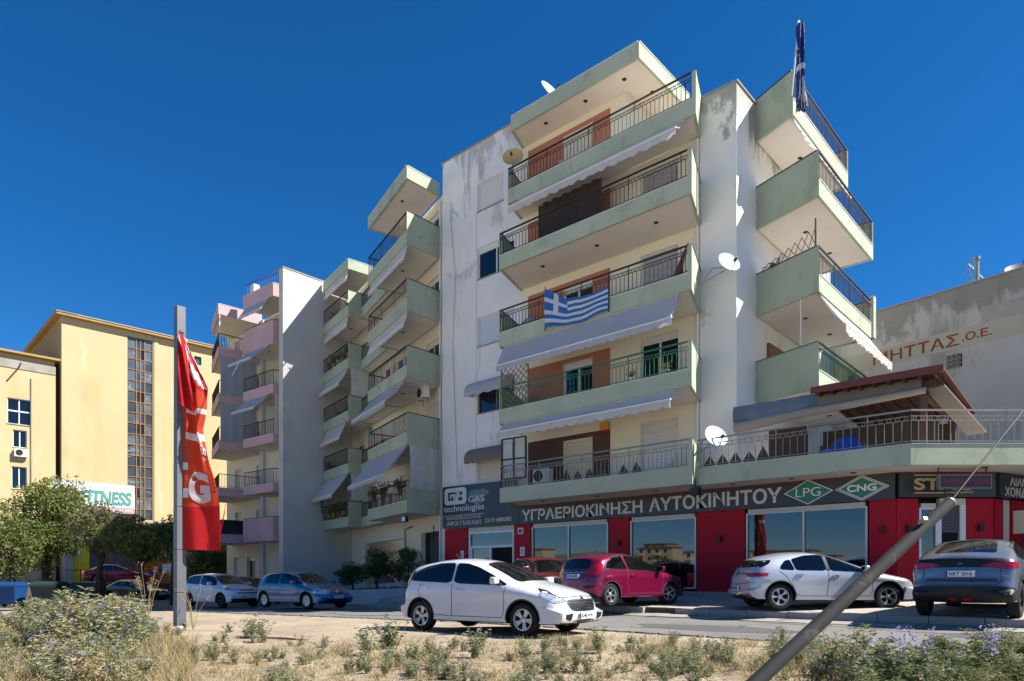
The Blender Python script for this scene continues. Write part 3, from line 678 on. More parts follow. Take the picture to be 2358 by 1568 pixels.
m.idx(v, [tuple(range(n)), tuple(reversed(range(n, 2 * n)))] + [(i, n + i, n + (i + 1) % n, (i + 1) % n) for i in range(n)]); m.build('board', DARK_SIGN, gb)
def plate(parent, poly, y, m_, nm='logo_shape', th=.01):
    mb = MB(); n = len(poly); v = [(x, y, z) for x, z in poly] + [(x, y + th, z) for x, z in poly]
    mb.idx(v, [tuple(range(n))] + [(i, n + i, n + (i + 1) % n, (i + 1) % n) for i in range(n)]); return mb.build(nm, m_, parent)
def cham(x0, x1, z0, z1, c): return [(x0 + c, z0), (x1 - c, z0), (x1, z0 + c), (x1, z1 - c), (x1 - c, z1), (x0 + c, z1), (x0, z1 - c), (x0, z0 + c)]
plate(gb, cham(-23.36, -21.95, 4.76, 5.5, .12), YF, LETTER)
for q in ([(-23.12, 4.94), (-22.78, 4.94), (-22.78, 5.14), (-22.9, 5.14), (-22.9, 5.04), (-23.12, 5.04)], [(-23.12, 5.04), (-23.0, 5.04), (-23.0, 5.32), (-23.12, 5.32)], [(-23.0, 5.22), (-22.62, 5.22), (-22.62, 5.32), (-23.0, 5.32)], [(-22.78, 4.9), (-22.74, 4.9), (-22.44, 5.36), (-22.48, 5.36)],
          [(-22.42, 5.16), (-22.2, 5.16), (-22.2, 5.32), (-22.36, 5.32)], [(-22.46, 4.92), (-22.2, 4.92), (-22.2, 5.08), (-22.46, 5.08)]): plate(gb, q, YF - .004, DARK_SIGN, 'logo_cutout', .003)
letters('GAS', .26, LETTER, gb, (-21.82, YF, 4.8), (1, 0), width=.95, bold=.008)
letters('technologies', .36, LETTER, gb, (-23.4, YF, 4.36), (1, 0), width=2.55, bold=.006)
MB().box(-23.4, -20.85, YF - .004, YF + .01, 4.26, 4.28).build('rule', LETTER, gb)
letters('ΕΙΣΑΓΩΓΕΣ-ΕΞΑΓΩΓΕΣ', .13, LETTER, gb, (-23.2, YF, 4.09), (1, 0), width=2.15, bold=.006)
letters('ΑΦΟΙ ΓΑΛΕΑΔΗ', .2, LETTER, gb, (-23.2, YF, 3.82), (1, 0), width=2.15, bold=.012)
letters('2310 688383', .17, LETTER, gb, (-20.8, YF, 3.86), (1, 0), width=1.5, bold=.01)
spl = plate(gb, [(-21.2 + .5 * math.cos(t) * (1 + .35 * math.sin(5 * t)), 5.05 + .33 * math.sin(t) * (1 + .3 * math.sin(3 * t))) for t in [i * math.pi / 12 for i in range(24)]], YF + .004, mat('steel_blue_print', '#5f7f8a', .6, var=.5, scale=6), 'print')
# splayed corner sign
sc2 = sign('corner_sign', 'charcoal sign with cream gold capitals on the splayed shop corner')
m = MB(); F2.box(m, .01, L2 - .02, 3.73, 4.40, -.13, -.005); m.build('board', DARK_SIGN, sc2)
m = MB(); F2.box(m, .01, L2 - .02, 4.40, 4.42, -.137, -.01); m.build('red_trim', RED_PANEL, sc2)
letters('STAG', .33, GOLD, sc2, F2.p(.42, 3.92, -.142), F2.d, width=1.62, bold=.03)
for z in (3.83, 4.32):
    m = MB(); F2.box(m, .42, 1.24 if z < 4 else 2.04, z, z + .03, -.142, -.13); m.build('rule', GOLD, sc2)
letters('autogas systems', .075, GOLD, sc2, F2.p(1.28, 3.815, -.142), F2.d, width=.78, bold=.004)
sc3 = sign('flank_sign', 'charcoal sign with two lines of Greek capitals over the window cooler')
m = MB(); F3.box(m, .06, L3, 3.73, 4.40, -.13, -.005); m.build('board', DARK_SIGN, sc3)
letters('ΛΙΑΝΙΚΗ', .24, LETTER, sc3, F3.p(.55, 4.08, -.142), F3.d, width=1.5, bold=.02)
letters('ΧΟΝΔΡΙΚΗ', .27, LETTER, sc3, F3.p(.3, 3.77, -.142), F3.d, width=1.9, bold=.02)
# scrolling display hung under the terrace
led = empty('led_display', (-3.25, 21.9, 3.86), 0, 'long dark scrolling display board hung under the terrace edge', 'display board')
FL = Fr((-3.92, 21.3), (.744, .668))
m = MB(); FL.box(m, 0, 1.42, 3.86, 4.24, 0, .12); m.build('casing', mat('grey_casing', '#6e6f72', .5), led)
m = MB(); FL.box(m, .06, 1.38, 3.90, 4.20, -.006, .0); m.build('screen', mat('led_screen', '#3a1f2a', .35, var=.35, scale=25), led)
m = MB()
for i in range(46):
    s_ = .14 + i * .0255; hh = random.uniform(.03, .15)
    if i % 7 != 6: FL.box(m, s_, s_ + .016, 4.05 - hh / 2, 4.05 + hh / 2, -.009, -.006)
tag(m.build('led_segments', mat('dim_red_led', '#8e2440', .5), led), kind='stuff')
for s_ in (.03, 1.3): MB().bar(FL.p(s_, 4.24, .06), FL.p(s_, 4.43, .06), .03, .03).build('hanger', PLASTIC_BLACK, led)
# notices by the entrance
def notice(x, z, w, h, lab, body):
    e = empty('notice', (x, YS - .01, z), 0, lab, 'notice'); MB().box(x, x + w, YS - .012, YS - .002, z, z + h).build('sheet', LETTER_WHITE, e)
    
    for k in range(4): MB().box(x + w * .15, x + w * (.85 - .1 * (k % 2)), YS - .0135, YS - .012, z + h * (.2 + .17 * k), z + h * (.27 + .17 * k)).build('print_line', mat('blue_print', '#3d4f86', .6), e)
notice(-22.45, 2.35, .2, .34, 'small white notice on red panel left of the entrance', 'OK')
notice(-18.92, 2.4, .24, .36, 'small white notice above the larger sheet right of the entrance', 'GB'); notice(-19.12, 1.8, .45, .48, 'larger white sheet low on red panel right of the entrance', 'GB')
e = empty('siren_box', (-18.85, YS, 3.3), 0, 'small cream alarm siren box on red panel under the sign', 'alarm'); MB().box(-18.98, -18.7, YS - .1, YS, 3.28, 3.55).build('case', SHUTTER_BEIGE, e); MB().box(-18.9, -18.78, YS - .104, YS - .1, 3.34, 3.48).build('grille', PLASTIC_BLACK, e)
e = empty('floodlight', (-10.15, 19.9, 4.4), 0, 'black floodlight under the corner where balcony meets terrace', 'floodlight'); MB().box(-10.32, -10.05, 19.75, 19.95, 4.05, 4.28).build('lamp_head', PLASTIC_BLACK, e); MB().tube([(-10.18, 19.85, 4.28), (-10.18, 19.85, 4.42)], .02, 6).build('bracket', PLASTIC_BLACK, e)
# window cooler on the flank
e = empty('window_cooler', F3.p(1.2, 2.5), 0, 'boxy beige window cooler with grille on the red flank wall', 'air conditioner')
m = MB(); F3.box(m, 1.0, 1.7, 2.75, 3.4, -.35, .05); m.build('casing', SHUTTER_BEIGE, e)
for i in range(9):
    m = MB(); F3.box(m, 1.04 + i * .07, 1.08 + i * .07, 2.8, 3.35, -.357, -.35); m.build('slat', CONC, e)
m = MB(); m.bar(F3.p(1.1, 2.74, -.3), F3.p(1.1, 2.2, 0), .04, .04); m.build('bracket', IRON, e)
# ---------------------------------------------------------------- pergola on the terrace
pg = empty('pergola', (-5.5, 23, 4.62), 0, 'tiled timber pergola with rolled fabric blinds on the terrace', 'pergola')
def rz_(y): return 6.98 - (y - 20.9) * .065
m = MB(); m.prism([(-7.05, 20.9), (-3.75, 20.9), (-3.75, 25.8), (-7.05, 25.8)], [rz_(20.9) - .05] * 2 + [rz_(25.8) - .05] * 2, [rz_(20.9)] * 2 + [rz_(25.8)] * 2); m.build('roof_deck', WOOD_DARK, pg)
MB().box(-7.07, -3.73, 20.86, 20.9, 6.84, 7.03).build('eave_board', mat('red_brown_board', '#6e332c', .6), pg)
tl = MB(); 
for i in range(6): tl.tube([(0, y, 0 + (y - 0) * 0) for y in (0, .95)], .062, 8)if i == 0 else None
tmesh2 = tl.mesh('roof_tile', TILE_RED, 40)
for i in range(15):
    for j in range(5):
        if i < 11 and j > 0: continue
        o = bpy.data.objects.new('roof_tile', tmesh2); COL.objects.link(o); o.location = (-6.97 + i * .226, 20.93 + j * .97, rz_(20.9 + j * .97) + .0); o.rotation_euler = (-math.atan(.065), 0, 0); put(o, pg)
for i in range(9): 
    x = -6.9 + i * .37; MB().bar((x, 20.95, rz_(20.95) - .11), (x, 25.7, rz_(25.7) - .11), .07, .11).build('rafter', WOOD_DARK, pg)
MB().bar((-7.0, 21.4, 6.68), (-4.0, 21.4, 6.68), .14, .2).build('beam', WOOD_DARK, pg); MB().bar((-4.28, 21.25, 6.5), (-4.28, 25.6, 6.35), .14, .18).build('beam', WOOD_DARK, pg)
for (x, y) in ((-4.28, 21.4), (-4.28, 25.4), (-6.9, 25.4)): MB().box(x - .07, x + .07, y - .07, y + .07, 4.63, 6.55).build('post', mat('brown_post', '#5e4138', .6, var=.1), pg)
drop_blind(pg, (-9.6, 21.28), (-6.98, 21.28), 6.42, 6.93, AWN_BLUE, 'blind', 9)
drop_blind(pg, (-6.98, 21.27), (-4.3, 21.27), 6.46, 6.86, AWN_TAUPE, 'blind', 9)
m = MB(); m.tube([(-9.5, 21.2, 6.24), (-7.5, 21.2, 6.38), (-4.2, 21.2, 6.5)], [.16, .13, .09], 10); m.build('rolled_blind', mat('grey_beige_roll', '#9a9285', .9, var=.08), pg, 50)
m = MB(); m.bar((-4.05, 21.5, 6.62), (-3.4, 23.6, 5.6), .5, .05); m.build('side_awning', AWN_TAUPE, pg)
e = empty('covered_table', (-6.2, 21.6, 4.62), 0, 'bright blue plastic cover thrown over something behind the terrace railing', 'cover')
m = MB(); nn = 20; v = []; f = []
for j in range(7):
    for i in range(nn + 1):
        t = i / nn; u = j / 6; v.append((-7.0 + 1.5 * t, 20.75 + .8 * u, 4.62 + .98 * (math.sin(math.pi * t) ** .35) * (math.sin(math.pi * u) ** .4) * (.8 + .2 * t) + .03 * math.sin(9 * t + 5 * u)))
for j in range(6):
    for i in range(nn): k = j * (nn + 1) + i; f.append((k, k + 1, k + nn + 2, k + nn + 1))
m.idx(v, f); m.build('sheet', mat('blue_tarpaulin', '#1d4fa8', .45, var=.1), e, 50)
MB().box(-6.85, -5.65, 20.9, 21.4, 4.62, 5.3).build('crate', WOOD_DARK, e)
m = MB(); m.box(-8.9, -7.7, 22.4, 22.5, 4.63, 6.3); m.build('terrace_door', WOOD_DARK, bld)
m = MB(); m.box(-7.6, -4.35, 23.6, 23.7, 4.63, 6.25); m.build('shade_panel', mat('painted_gloom', '#4a4038', .9, var=.15, scale=2), pg)  # added dark panel standing in for the gloom under the pergola
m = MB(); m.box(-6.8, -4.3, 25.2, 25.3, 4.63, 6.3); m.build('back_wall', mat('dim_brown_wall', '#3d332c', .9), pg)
# black peaked wind guards behind the railings
for (x0, y0, n, z) in ((-15.4, 19.86, 4, ZF[0] + .5), (-10.1, 20.26, 5, 4.925), (-13.0, 19.86, 2, ZF[0] + .5)):
    for i in range(n):
        x = x0 + i * (.42 if x0 > -11 else .5); h = random.uniform(.22, .38)
        o = MB(); o.prism([(x, y0), (x + .38, y0), (x + .38, y0 + .02), (x, y0 + .02)], z, z + .1); o.idx([(x, y0, z + .1), (x + .38, y0, z + .1), (x + .19, y0, z + .1 + h), (x, y0 + .02, z + .1), (x + .38, y0 + .02, z + .1), (x + .19, y0 + .02, z + .1 + h)], [(0, 1, 2), (5, 4, 3), (0, 2, 5, 3), (2, 1, 4, 5)])
        q = o.build('peaked_board', mat('grey_board', '#4b4642', .8, var=.2), None); tag(q, 'grey peaked fence board leaning behind first floor railing', 'board', 'peaked boards behind the railing')
# ---------------------------------------------------------------- neighbouring grey building with the painted name
gb_ = empty('grey_building', (-5, 31, .9), 0, 'rough grey rendered building with red painted Greek name on its wall', 'building')
DM = (.981, -.195); FM = Fr((-9.66, 30.95), DM)
m = MB(); FM.box(m, 0, 30, .5, 12.15, 0, 14); m.build('wall', METTAS_WALL, gb_)
m = MB(); FM.box(m, -.05, 30, 12.15, 12.2, -.05, 14); m.build('coping', CONC, gb_)
m = MB(); FM.box(m, 0, 7.4, 9.93, 10.62, -.006, .02); m.build('name_band', BAND, gb_)
m = MB(); FM.box(m, 5.6, 30, 10.62, 11.2, -.004, .02); m.build('upper_band', mat('grey_band', '#a5a296', .92, var=.08), gb_)
letters('ΜΗΤΤΑΣ', .44, RED_OXIDE, gb_, FM.p(1.78, 10.04, -.01), FM.d, width=3.1, bold=.012, depth=.002)
letters('.Ο.Ε.', .3, RED_OXIDE, gb_, FM.p(4.98, 10.13, -.01), FM.d, width=.95, bold=.02, depth=.002)
vn = MB(); FM.box(vn, 4.45, 4.98, 9.22, 9.72, -.004, .0); vo = vn.build('vent_block', DARK, gb_)
for i in range(3):
    for j in range(3):
        s_ = 4.47 + i * .165; z = 9.24 + j * .155; o = MB(); 
        for (p, q) in (((s_, z), (s_ + .155, z + .145)), ((s_ + .155, z), (s_, z + .145)), ((s_, z), (s_ + .155, z)), ((s_, z), (s_, z + .145))): o.bar(FM.p(p[0], p[1], -.012), FM.p(q[0], q[1], -.012), .02, .024)
        o.build('vent_brick', CONC, vo)
e = empty('chimney_pipe', FM.p(5.1, 12.2, 1.0), 0, 'grey metal flue pipe standing on the grey building roof', 'chimney'); b0 = Vector(FM.p(5.1, 12.2, 1.0))
MB().tube([b0, b0 + Vector((0, 0, 1.15))], .09, 12).build('flue', STEEL, e); MB().tube([b0 + Vector((0, 0, .2)), b0 + Vector((0, 0, .32))], .13, 12).tube([b0 + Vector((0, 0, 1.15)), b0 + Vector((0, 0, 1.25))], .13, 12).build('collar', STEEL, e)
dish(FM.p(6.3, 12.65, 1.6), (.2, -.6, .7), .5, 'dull grey satellite dish on the grey building roof', STEEL, FM.p(6.3, 12.15, 1.7))
e = empty('aerial_mast', FM.p(3.0, 12.15, 6), 0, 'thin aerial mast with guy wires behind the grey building', 'mast'); b0 = Vector(FM.p(3.0, 12.15, 6)); MB().tube([b0, b0 + Vector((0, 0, 3.4))], .03, 6).build('pole', STEEL, e)
for dx in (-1.6, 2.2, .6): MB().tube([b0 + Vector((0, 0, 3.2)), b0 + Vector((dx, .4, 0))], .005, 4).build('guy_wire', STEEL, e)
# ---------------------------------------------------------------- left wing of the green balconied block
wing = empty('apartment_wing', (-30, 25, .4), 0, 'turned wing of green balconies with garage openings at street level', 'building')
WA = (-37.15, 26.17); WB = (-23.95, 21.93); FWG = Fr(WA, (WB[0] - WA[0], WB[1] - WA[1])); LW = math.dist(WA, WB)
def wsx(px):                                   # where a sight line meets the wing wall, measured along it
    a = (px - 1179) / 1605; rx_ = -.6678 + .7443 * a; ry_ = .7443 + .6678 * a; d = FWG.d
    den = rx_ * d[1] - ry_ * d[0]; return (WA[1] * rx_ - WA[0] * ry_) / -den
s1, s2, s3, s4 = wsx(841), wsx(929), wsx(969), wsx(1012)
mb = MB(); hw = [(s1, s2, .1, 3.55), (s3, s4, .1, 3.7)]
fl_holes = []
for k, zb in enumerate(ZF):
    for (a, b) in ((1.0, 2.4), (LW - 4.2, LW - 2.9), (LW - 2.0, LW - .5)): fl_holes.append((a, b, zb + .22, zb + 2.4))
wall(mb, FWG, 0, LW, -.3, 19.3, hw + fl_holes, rev=.25)
FWG.box(mb, 0, LW, 4.3, 19.3, .3, 6.0)
mb.build('wall', CREAM, wing)
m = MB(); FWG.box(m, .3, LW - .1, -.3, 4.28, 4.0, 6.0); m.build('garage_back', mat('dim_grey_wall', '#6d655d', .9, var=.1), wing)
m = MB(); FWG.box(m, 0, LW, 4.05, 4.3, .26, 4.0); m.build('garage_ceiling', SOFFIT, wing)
m = MB(); FWG.box(m, (s2 + s3) / 2 - .25, (s2 + s3) / 2 + .25, .1, 4.05, .9, 1.4); m.build('column', BLIND_WALL, wing)
for k, h in enumerate(fl_holes): window(wing, FWG, *h, kind='shutter' if k % 4 == 1 else 'glass', name='balcony_door')
P1 = [(-28.75, 23.35), (-29.15, 21.5), (-24.1, 19.88), (-24.12, 21.85)]
P2 = [(-37.1, 25.9), (-37.12, 24.05), (-33.2, 23.13), (-33.0, 24.7)]
PM = [(-33.0, 24.72), (-33.1, 23.95), (-29.0, 22.55), (-28.8, 23.36)]
for k, zb in enumerate(ZF):
    balcony(wing, P1, zb, 'rrp', rh=1.42, lights=[(-26.5, 21.6)], pitch=.15, frieze=False); balcony(wing, P2, zb, 'nrp', rh=1.42, lights=[(-35, 24.6)], pitch=.15, frieze=False)
    balcony(wing, PM, zb + .005, 'nrn', rh=1.3, pitch=.15, frieze=False, name='link_balcony')
balcony(wing, P1, 19.25, 'fff', fh=.53, name='roof_canopy', lights=[(-25.8, 21.0)]); balcony(wing, P2, 19.0, 'nff', fh=.53, name='roof_canopy')
def lerp2(a, b, t): return (a[0] + (b[0] - a[0]) * t, a[1] + (b[1] - a[1]) * t)
def inn(p, d): return (p[0] + .307 * d, p[1] + .952 * d)
a, b = inn(P1[1], .08), inn(P1[2], .08)
for zb, out, drop, t0, t1 in ((ZF[4], .12, .45, .04, .97), (ZF[3], .12, .45, .02, .97), (ZF[2], .9, 1.0, .0, .9), (ZF[1], 1.1, 1.35, .0, .94), (ZF[2] - 0, .1, .3, .0, .3)):
    awning(wing, lerp2(a, b, t0), lerp2(a, b, t1), zb - .06, out, drop, AWN_GREY if out > .5 else AWN_CREAM, val=.2, scal=.22)
drop_blind(wing, (-24.05, 20.0), (-24.07, 21.8), ZF[0] + 1.0, ZF[1] - .04, AWN_CREAM)
a, b = inn(P2[1], .08), inn(P2[2], .08)
for zb, out, drop, t1 in ((19.0, .1, .4, .95), (ZF[4], .1, .42, .95), (ZF[3], .45, .75, .9), (ZF[2], .35, .8, .85), (ZF[1], .9, 1.2, .92)):
    awning(wing, lerp2(a, b, .06), lerp2(a, b, t1), zb - .06, out, drop, AWN_CREAM, val=.2, scal=.22)
for zb in (ZF[1], ZF[3]): drop_blind(wing, (-33.17, 23.3), (-33.0, 24.7), zb - 1.6, zb - .04, AWN_CREAM)
MB().tube([FWG.p(LW - .2, .2, -.08), FWG.p(LW - .2, 19, -.08)], .05, 8).build('drain_pipe', WHITE_METAL, wing)
MB().tube([FWG.p(s2 + .35, .2, -.06), FWG.p(s2 + .35, 4.0, -.06), FWG.p(s2 + 1.3, 4.1, -.06)], .04, 8).build('drain_pipe', STEEL, wing)
e = empty('floodlight', (-24.6, 20.3, 4.35), 0, 'square floodlight under the lowest corner balcony of the turned wing', 'floodlight')
MB().box(-24.75, -24.45, 20.1, 20.25, 4.0, 4.28).build('lamp_head', PLASTIC_BLACK, e); MB().box(-24.71, -24.49, 20.09, 20.1, 4.04, 4.24).build('lens', ALU, e); MB().tube([(-24.6, 20.2, 4.28), (-24.6, 20.2, 4.42)], .015, 6).build('bracket', STEEL, e)
# two tier white planter in front of the wing
pl = empty('planter_wall', (-26.5, 20, .3), 0, 'low white two tier planter wall in front of the garages', 'wall')
MB().prism([(-30.2, 20.95), (-23.4, 19.1), (-23.35, 19.3), (-30.1, 21.2)], .05, [.85, 1.05, 1.05, .85]).build('front_wall', BLIND_WALL, pl)
MB().prism([(-31.5, 23.0), (-26.2, 21.3), (-26.1, 21.55), (-31.4, 23.25)], .05, [1.1, 1.3, 1.3, 1.1]).build('rear_wall', BLIND_WALL, pl)
MB().prism([(-30.1, 21.2), (-23.35, 19.3), (-23.2, 20.9), (-26.2, 21.3), (-31.3, 22.9)], .05, [.8, .98, .98, .98, .8]).build('soil_bed', SOIL, pl)
# ---------------------------------------------------------------- the pink block with its blind wall
pink = empty('pink_block', (-42, 28, .2), 0, 'apartment block with pink balconies and tall blind side wall', 'building')
m = MB(); m.box(-37.65, -37.2, 21.4, 40, -.2, 19.65); m.build('blind_wall', BLIND_WALL, pink)
MB().box(-37.7, -37.17, 21.37, 40, 19.65, 19.72).build('coping', CONC, pink)
FP = Fr((-48.3, 23.4), (1, 0)); mb = MB(); LV = [3.76, 6.73, 9.71, 12.69, 15.67]; ph = []
for k, z in enumerate(LV):
    for a, b in ((1.2, 2.2), (4.2, 5.0), (8.6, 9.9)): ph.append((a, b, z + .22, z + 2.3))
ph += [(1.0, 2.2, .1, 2.9), (2.9, 4.0, .1, 2.9), (8.3, 10.2, .1, 2.9)]
wall(mb, FP, 0, 10.64, -.3, 18.6, ph, rev=.25); mb.box(-48.25, -37.7, 23.7, 40, -.3, 18.6); mb.face([(-48.3, 23.4, -.3), (-48.3, 23.4, 18.6), (-48.3, 40, 18.6), (-48.3, 40, -.3)]); mb.build('wall', PINK_WALL, pink)
for k, h in enumerate(ph): window(pink, FP, *h, kind='shutter' if k % 3 != 1 else 'glass', dep=.2, sh=SHUTTER if k > 14 else SHUTTER_BEIGE)
MB().box(-43.35, -42.85, 23.2, 23.4, -.2, 18.5).build('pilaster', BLIND_WALL, pink)
PR = [(-42.3, 23.35), (-42.2, 21.5), (-38.8, 21.67), (-38.5, 23.35)]; PLf = [(-47.6, 23.35), (-47.65, 22.0), (-43.45, 20.5), (-43.25, 23.35)]
st = ['npp', 'nrr', 'nrr', 'nrr', 'npp']
for k, z in enumerate(LV):
    balcony(pink, PR, z, st[k], paint=PINK, rh=1.45 if st[k] == 'npp' else 1.4, fh=.5, frieze=False, pitch=.16, lights=[(-40.5, 22.4)], soffit=PINK_WALL)
    balcony(pink, PLf, z, 'nrr', paint=PINK, fh=.5, frieze=False, pitch=.16, lights=[(-44.6, 21.9)], soffit=PINK_WALL)
balcony(pink, PR, 18.55, 'nff', paint=PINK, fh=.75, name='parapet', soffit=PINK_WALL); balcony(pink, PLf, 18.3, 'nff', paint=PINK, fh=.62, name='roof_canopy', soffit=PINK_WALL)
m = MB(); m.bar((-42.0, 21.6, 19.95), (-38.0, 21.75, 19.95), .05, .05)
for i in range(14): m.bar((-41.9 + i * .28, 21.61, 19.3), (-41.9 + i * .28, 21.61, 19.95), .02, .02)
m.build('roof_railing', mat('blue_iron', '#34428c', .5), pink)
MB().box(-42.2, -41.8, 22.0, 22.4, 19.2, 20.2).build('roof_pier', PINK_WALL, pink)
for z in (12.69, 9.71): drop_blind(pink, (-43.42, 20.6), (-43.3, 23.0), z + .45, z + 2.93, mat('blue_grey_blind', '#98a3b2', .9, var=.04, trans=.2), wave=9)
for z, out, dr in ((18.55, .5, .75), (15.67, 1.1, .95), (12.69, .9, .9)): awning(pink, (-42.1, 21.55), (-39.4, 21.66), z - .05, out, dr, AWN_GREY, val=.15, scal=.2)
drop_blind(pink, (-38.78, 21.75), (-38.55, 23.2), 10.2, 12.6, AWN_CREAM)
MB().box(-43.5, -43.46, 20.65, 23.2, LV[0] + .5, LV[0] + 1.45).build('privacy_screen', mat('charcoal_mesh', '#2b2d31', .8), pink)
MB().tube([(-43.5, 20.6, 15.9), (-43.5, 20.6, 18.3)], .04, 6).build('awning_prop', WHITE_METAL, pink)
for i, (x, y, z, rz, lab) in enumerate(((-40.6, 23.0, 16.2, 0, 'white air conditioner high on the pink block under the roof awning'), (-17.6, 21.45, 5.25, 0, 'white air conditioner on brown painted first floor wall'), (-25.0, 21.6, 9.9, -.31, 'white air conditioner hung high beside the turned wing corner balcony'), (-25.2, 21.5, 6.2, -.31, 'white air conditioner between awning and side blind of the turned wing'))):
    ac_unit((x, y, z), rz, lab)
# ---------------------------------------------------------------- the ochre buildings down the side street
FY = Fr((-59.2, 20.8), (.073, .997))
yb = empty('ochre_tower', FY.p(1, .8), 0, 'tall ochre plastered block with narrow glazed stair strip', 'building')
mb = MB(); gl = (-.17, 1.69, 6.1, 20.55)
wall(mb, FY, -4.6, 8.0, .5, 20.95, [gl, (4.9, 5.5, 19.4, 20.1)], rev=.2); FY.box(mb, -4.6, 8.0, .5, 20.9, .3, 13)
mb.face([FY.p(-4.6, .5), FY.p(-4.6, 20.95), FY.p(-4.6, 20.95, 13), FY.p(-4.6, .5, 13)]); mb.build('wall', YELLOW, yb)
m = MB(); FY.box(m, -5.0, 8.3, 20.95, 21.12, -.45, 13.2); m.build('eaves', YELLOW_DK, yb); m = MB(); FY.box(m, -5.05, 8.35, 21.12, 21.2, -.5, 13.3); m.build('roof_edge', CONC, yb)
m = MB(); FY.box(m, 1.78, 2.1, 1, 20.9, -.07, 0); m.build('pilaster', YELLOW, yb); MB().tube([FY.p(4.0, 1, -.08), FY.p(4.0, 20.9, -.08)], .06, 6).build('drain_pipe', YELLOW_DK, yb)
grid = MB(); RUST = mat('rusty_glazing_bar', '#8d6a45', .8, var=.25, scale=3)
NC, NR = 4, 17; cs = [-.17, .5, .78, 1.1, 1.69]
for c in cs: FY.box(grid, c - .035, c + .035, 6.1, 20.55, .03, .14)
for r in range(NR + 1): z = 6.1 + 14.45 * r / NR; FY.box(grid, -.17, 1.69, z - .03, z + .03, .04, .13)
go = grid.build('stair_glazing', RUST, yb)
PANE = [mat('dusty_glass_%d' % i, c, .18, var=.35, scale=1.2, spec=.6, stain=('#8f9aa0', .6, .55, .6, .35)) for i, c in enumerate(('#4d565c', '#3c464e', '#5b6468'))]
for r in range(NR):
    for c in range(NC):
        m = MB(); z0 = 6.1 + 14.45 * r / NR + .03; z1 = 6.1 + 14.45 * (r + 1) / NR - .03; FY.box(m, cs[c] + .035, cs[c + 1] - .035, z0, z1, .09, .1)
        m.build('pane', DARK if (r, c) in ((15, 2), (11, 1), (11, 2), (8, 1), (8, 2), (5, 1), (2, 1)) else random.choice(PANE), go)
m = MB(); FY.box(m, 4.9, 5.5, 19.4, 20.1, .15, .16); m.build('window', PANE[1], yb)
yl = empty('ochre_lower_block', FY.p(-9, .8), 0, 'lower ochre block with patched concrete band and few windows', 'building')
FZ = Fr(FY.p(-16, 0, .35)[:2], FY.d); mb = MB(); hz = [(7.75 - 1.6, 7.75 + .15, 12.3, 14.0), (6.55, 7.55, 10.0, 11.7), (6.45, 7.6, 7.0, 8.6)]
def wy(px, F=FZ):
    a = (px - 1179) / 1605; rx_ = -.6678 + .7443 * a; ry_ = .7443 + .6678 * a; d = F.d; return (F.o[1] * rx_ - F.o[0] * ry_) / -(rx_ * d[1] - ry_ * d[0])
hz = [(wy(17), wy(72), 12.55, 14.4), (wy(30), wy(62), 10.9, 12.15), (wy(27), wy(62), 7.9, 9.5)]
wall(mb, FZ, 0, wy(128), .5, 16.55, hz, rev=.25); FZ.box(mb, 0, wy(128), .5, 17.6, .3, 12); mb.build('wall', YELLOW, yl)
m = MB(); FZ.box(m, 0, wy(128), 16.55, 17.15, -.05, .3); m.build('concrete_band', CONC, yl); m = MB(); FZ.box(m, -1, wy(128) + .3, 17.6, 17.75, -.3, 12); m.build('eaves', YELLOW_DK, yl)
m = MB(); FZ.box(m, wy(128), wy(143), .5, 16.8, 1.2, 1.5); m.build('recess_wall', YELLOW_DK, yl)
for k, h in enumerate(hz): window(yl, FZ, *h, kind='plain', panes=2, dep=.15)
hm = (hz[0][0] + hz[0][1]) / 2; m = MB(); FZ.box(m, hz[0][0], hz[0][1], 13.45, 13.55, .08, .16); m.build('transom', ALU, yl)
MB().tube([FZ.p(wy(62) + .25, 5, -.05), FZ.p(wy(62) + .25, 16, -.05)], .05, 6).build('drain_pipe', CONC, yl)
MB().bar(FZ.p(wy(42), 16.6, -.05), FZ.p(wy(42), 16.75, -1.0), .08, .08).build('bracket', IRON, yl)
p = FZ.p(wy(47), 10.2, -.2); ac_unit(p, math.atan2(FZ.d[1], FZ.d[0]), 'white air conditioner under small window of the lower ochre block')
# street level of the gym
GZ = 1.05
YB = mat('bright_yellow_paint', '#f2cf14', .6, var=.04); ORANGE = mat('orange_poster', '#e0702a', .6, var=.1, scale=3)
m = MB(); FY.box(m, wy(145, FY), wy(163, FY), GZ, 6.2, -.5, .1); m.build('grey_pillar', mat('grey_paint', '#a9a8a6', .8), yb)
m = MB(); FY.box(m, wy(163, FY), wy(205, FY), GZ, 5.6, -.12, 0); m.build('yellow_panel', YB, yb)
a, b = wy(164, FY), wy(187, FY); m = MB(); FY.box(m, a, b, 3.1, 4.6, -.14, -.12); w_ = m.build('barred_window', GLASS, yb)
for i in range(9): m = MB(); FY.box(m, a + (b - a) * i / 8 - .02, a + (b - a) * i / 8 + .02, 3.05, 4.65, -.18, -.15); m.build('bar', ALU, w_)
m = MB(); FY.box(m, wy(206, FY), wy(312, FY), GZ, 5.8, -.02, 0); m.build('entrance_front', mat('dim_shop_front', '#5e5a58', .4, var=.3, scale=1), yb)
m = MB(); FY.box(m, wy(314, FY), wy(400, FY), GZ, 3.0, -.1, 0); m.build('orange_panel', ORANGE, yb)
m = MB(); FY.box(m, wy(385, FY), wy(425, FY), 1.6, 5.6, -.14, -.1); m.build('yellow_panel', YB, yb)
m = MB(); FY.box(m, wy(372, FY), wy(400, FY), 1.9, 2.6, -.2, -.15); pb = m.build('poster', LETTER_WHITE, yb)
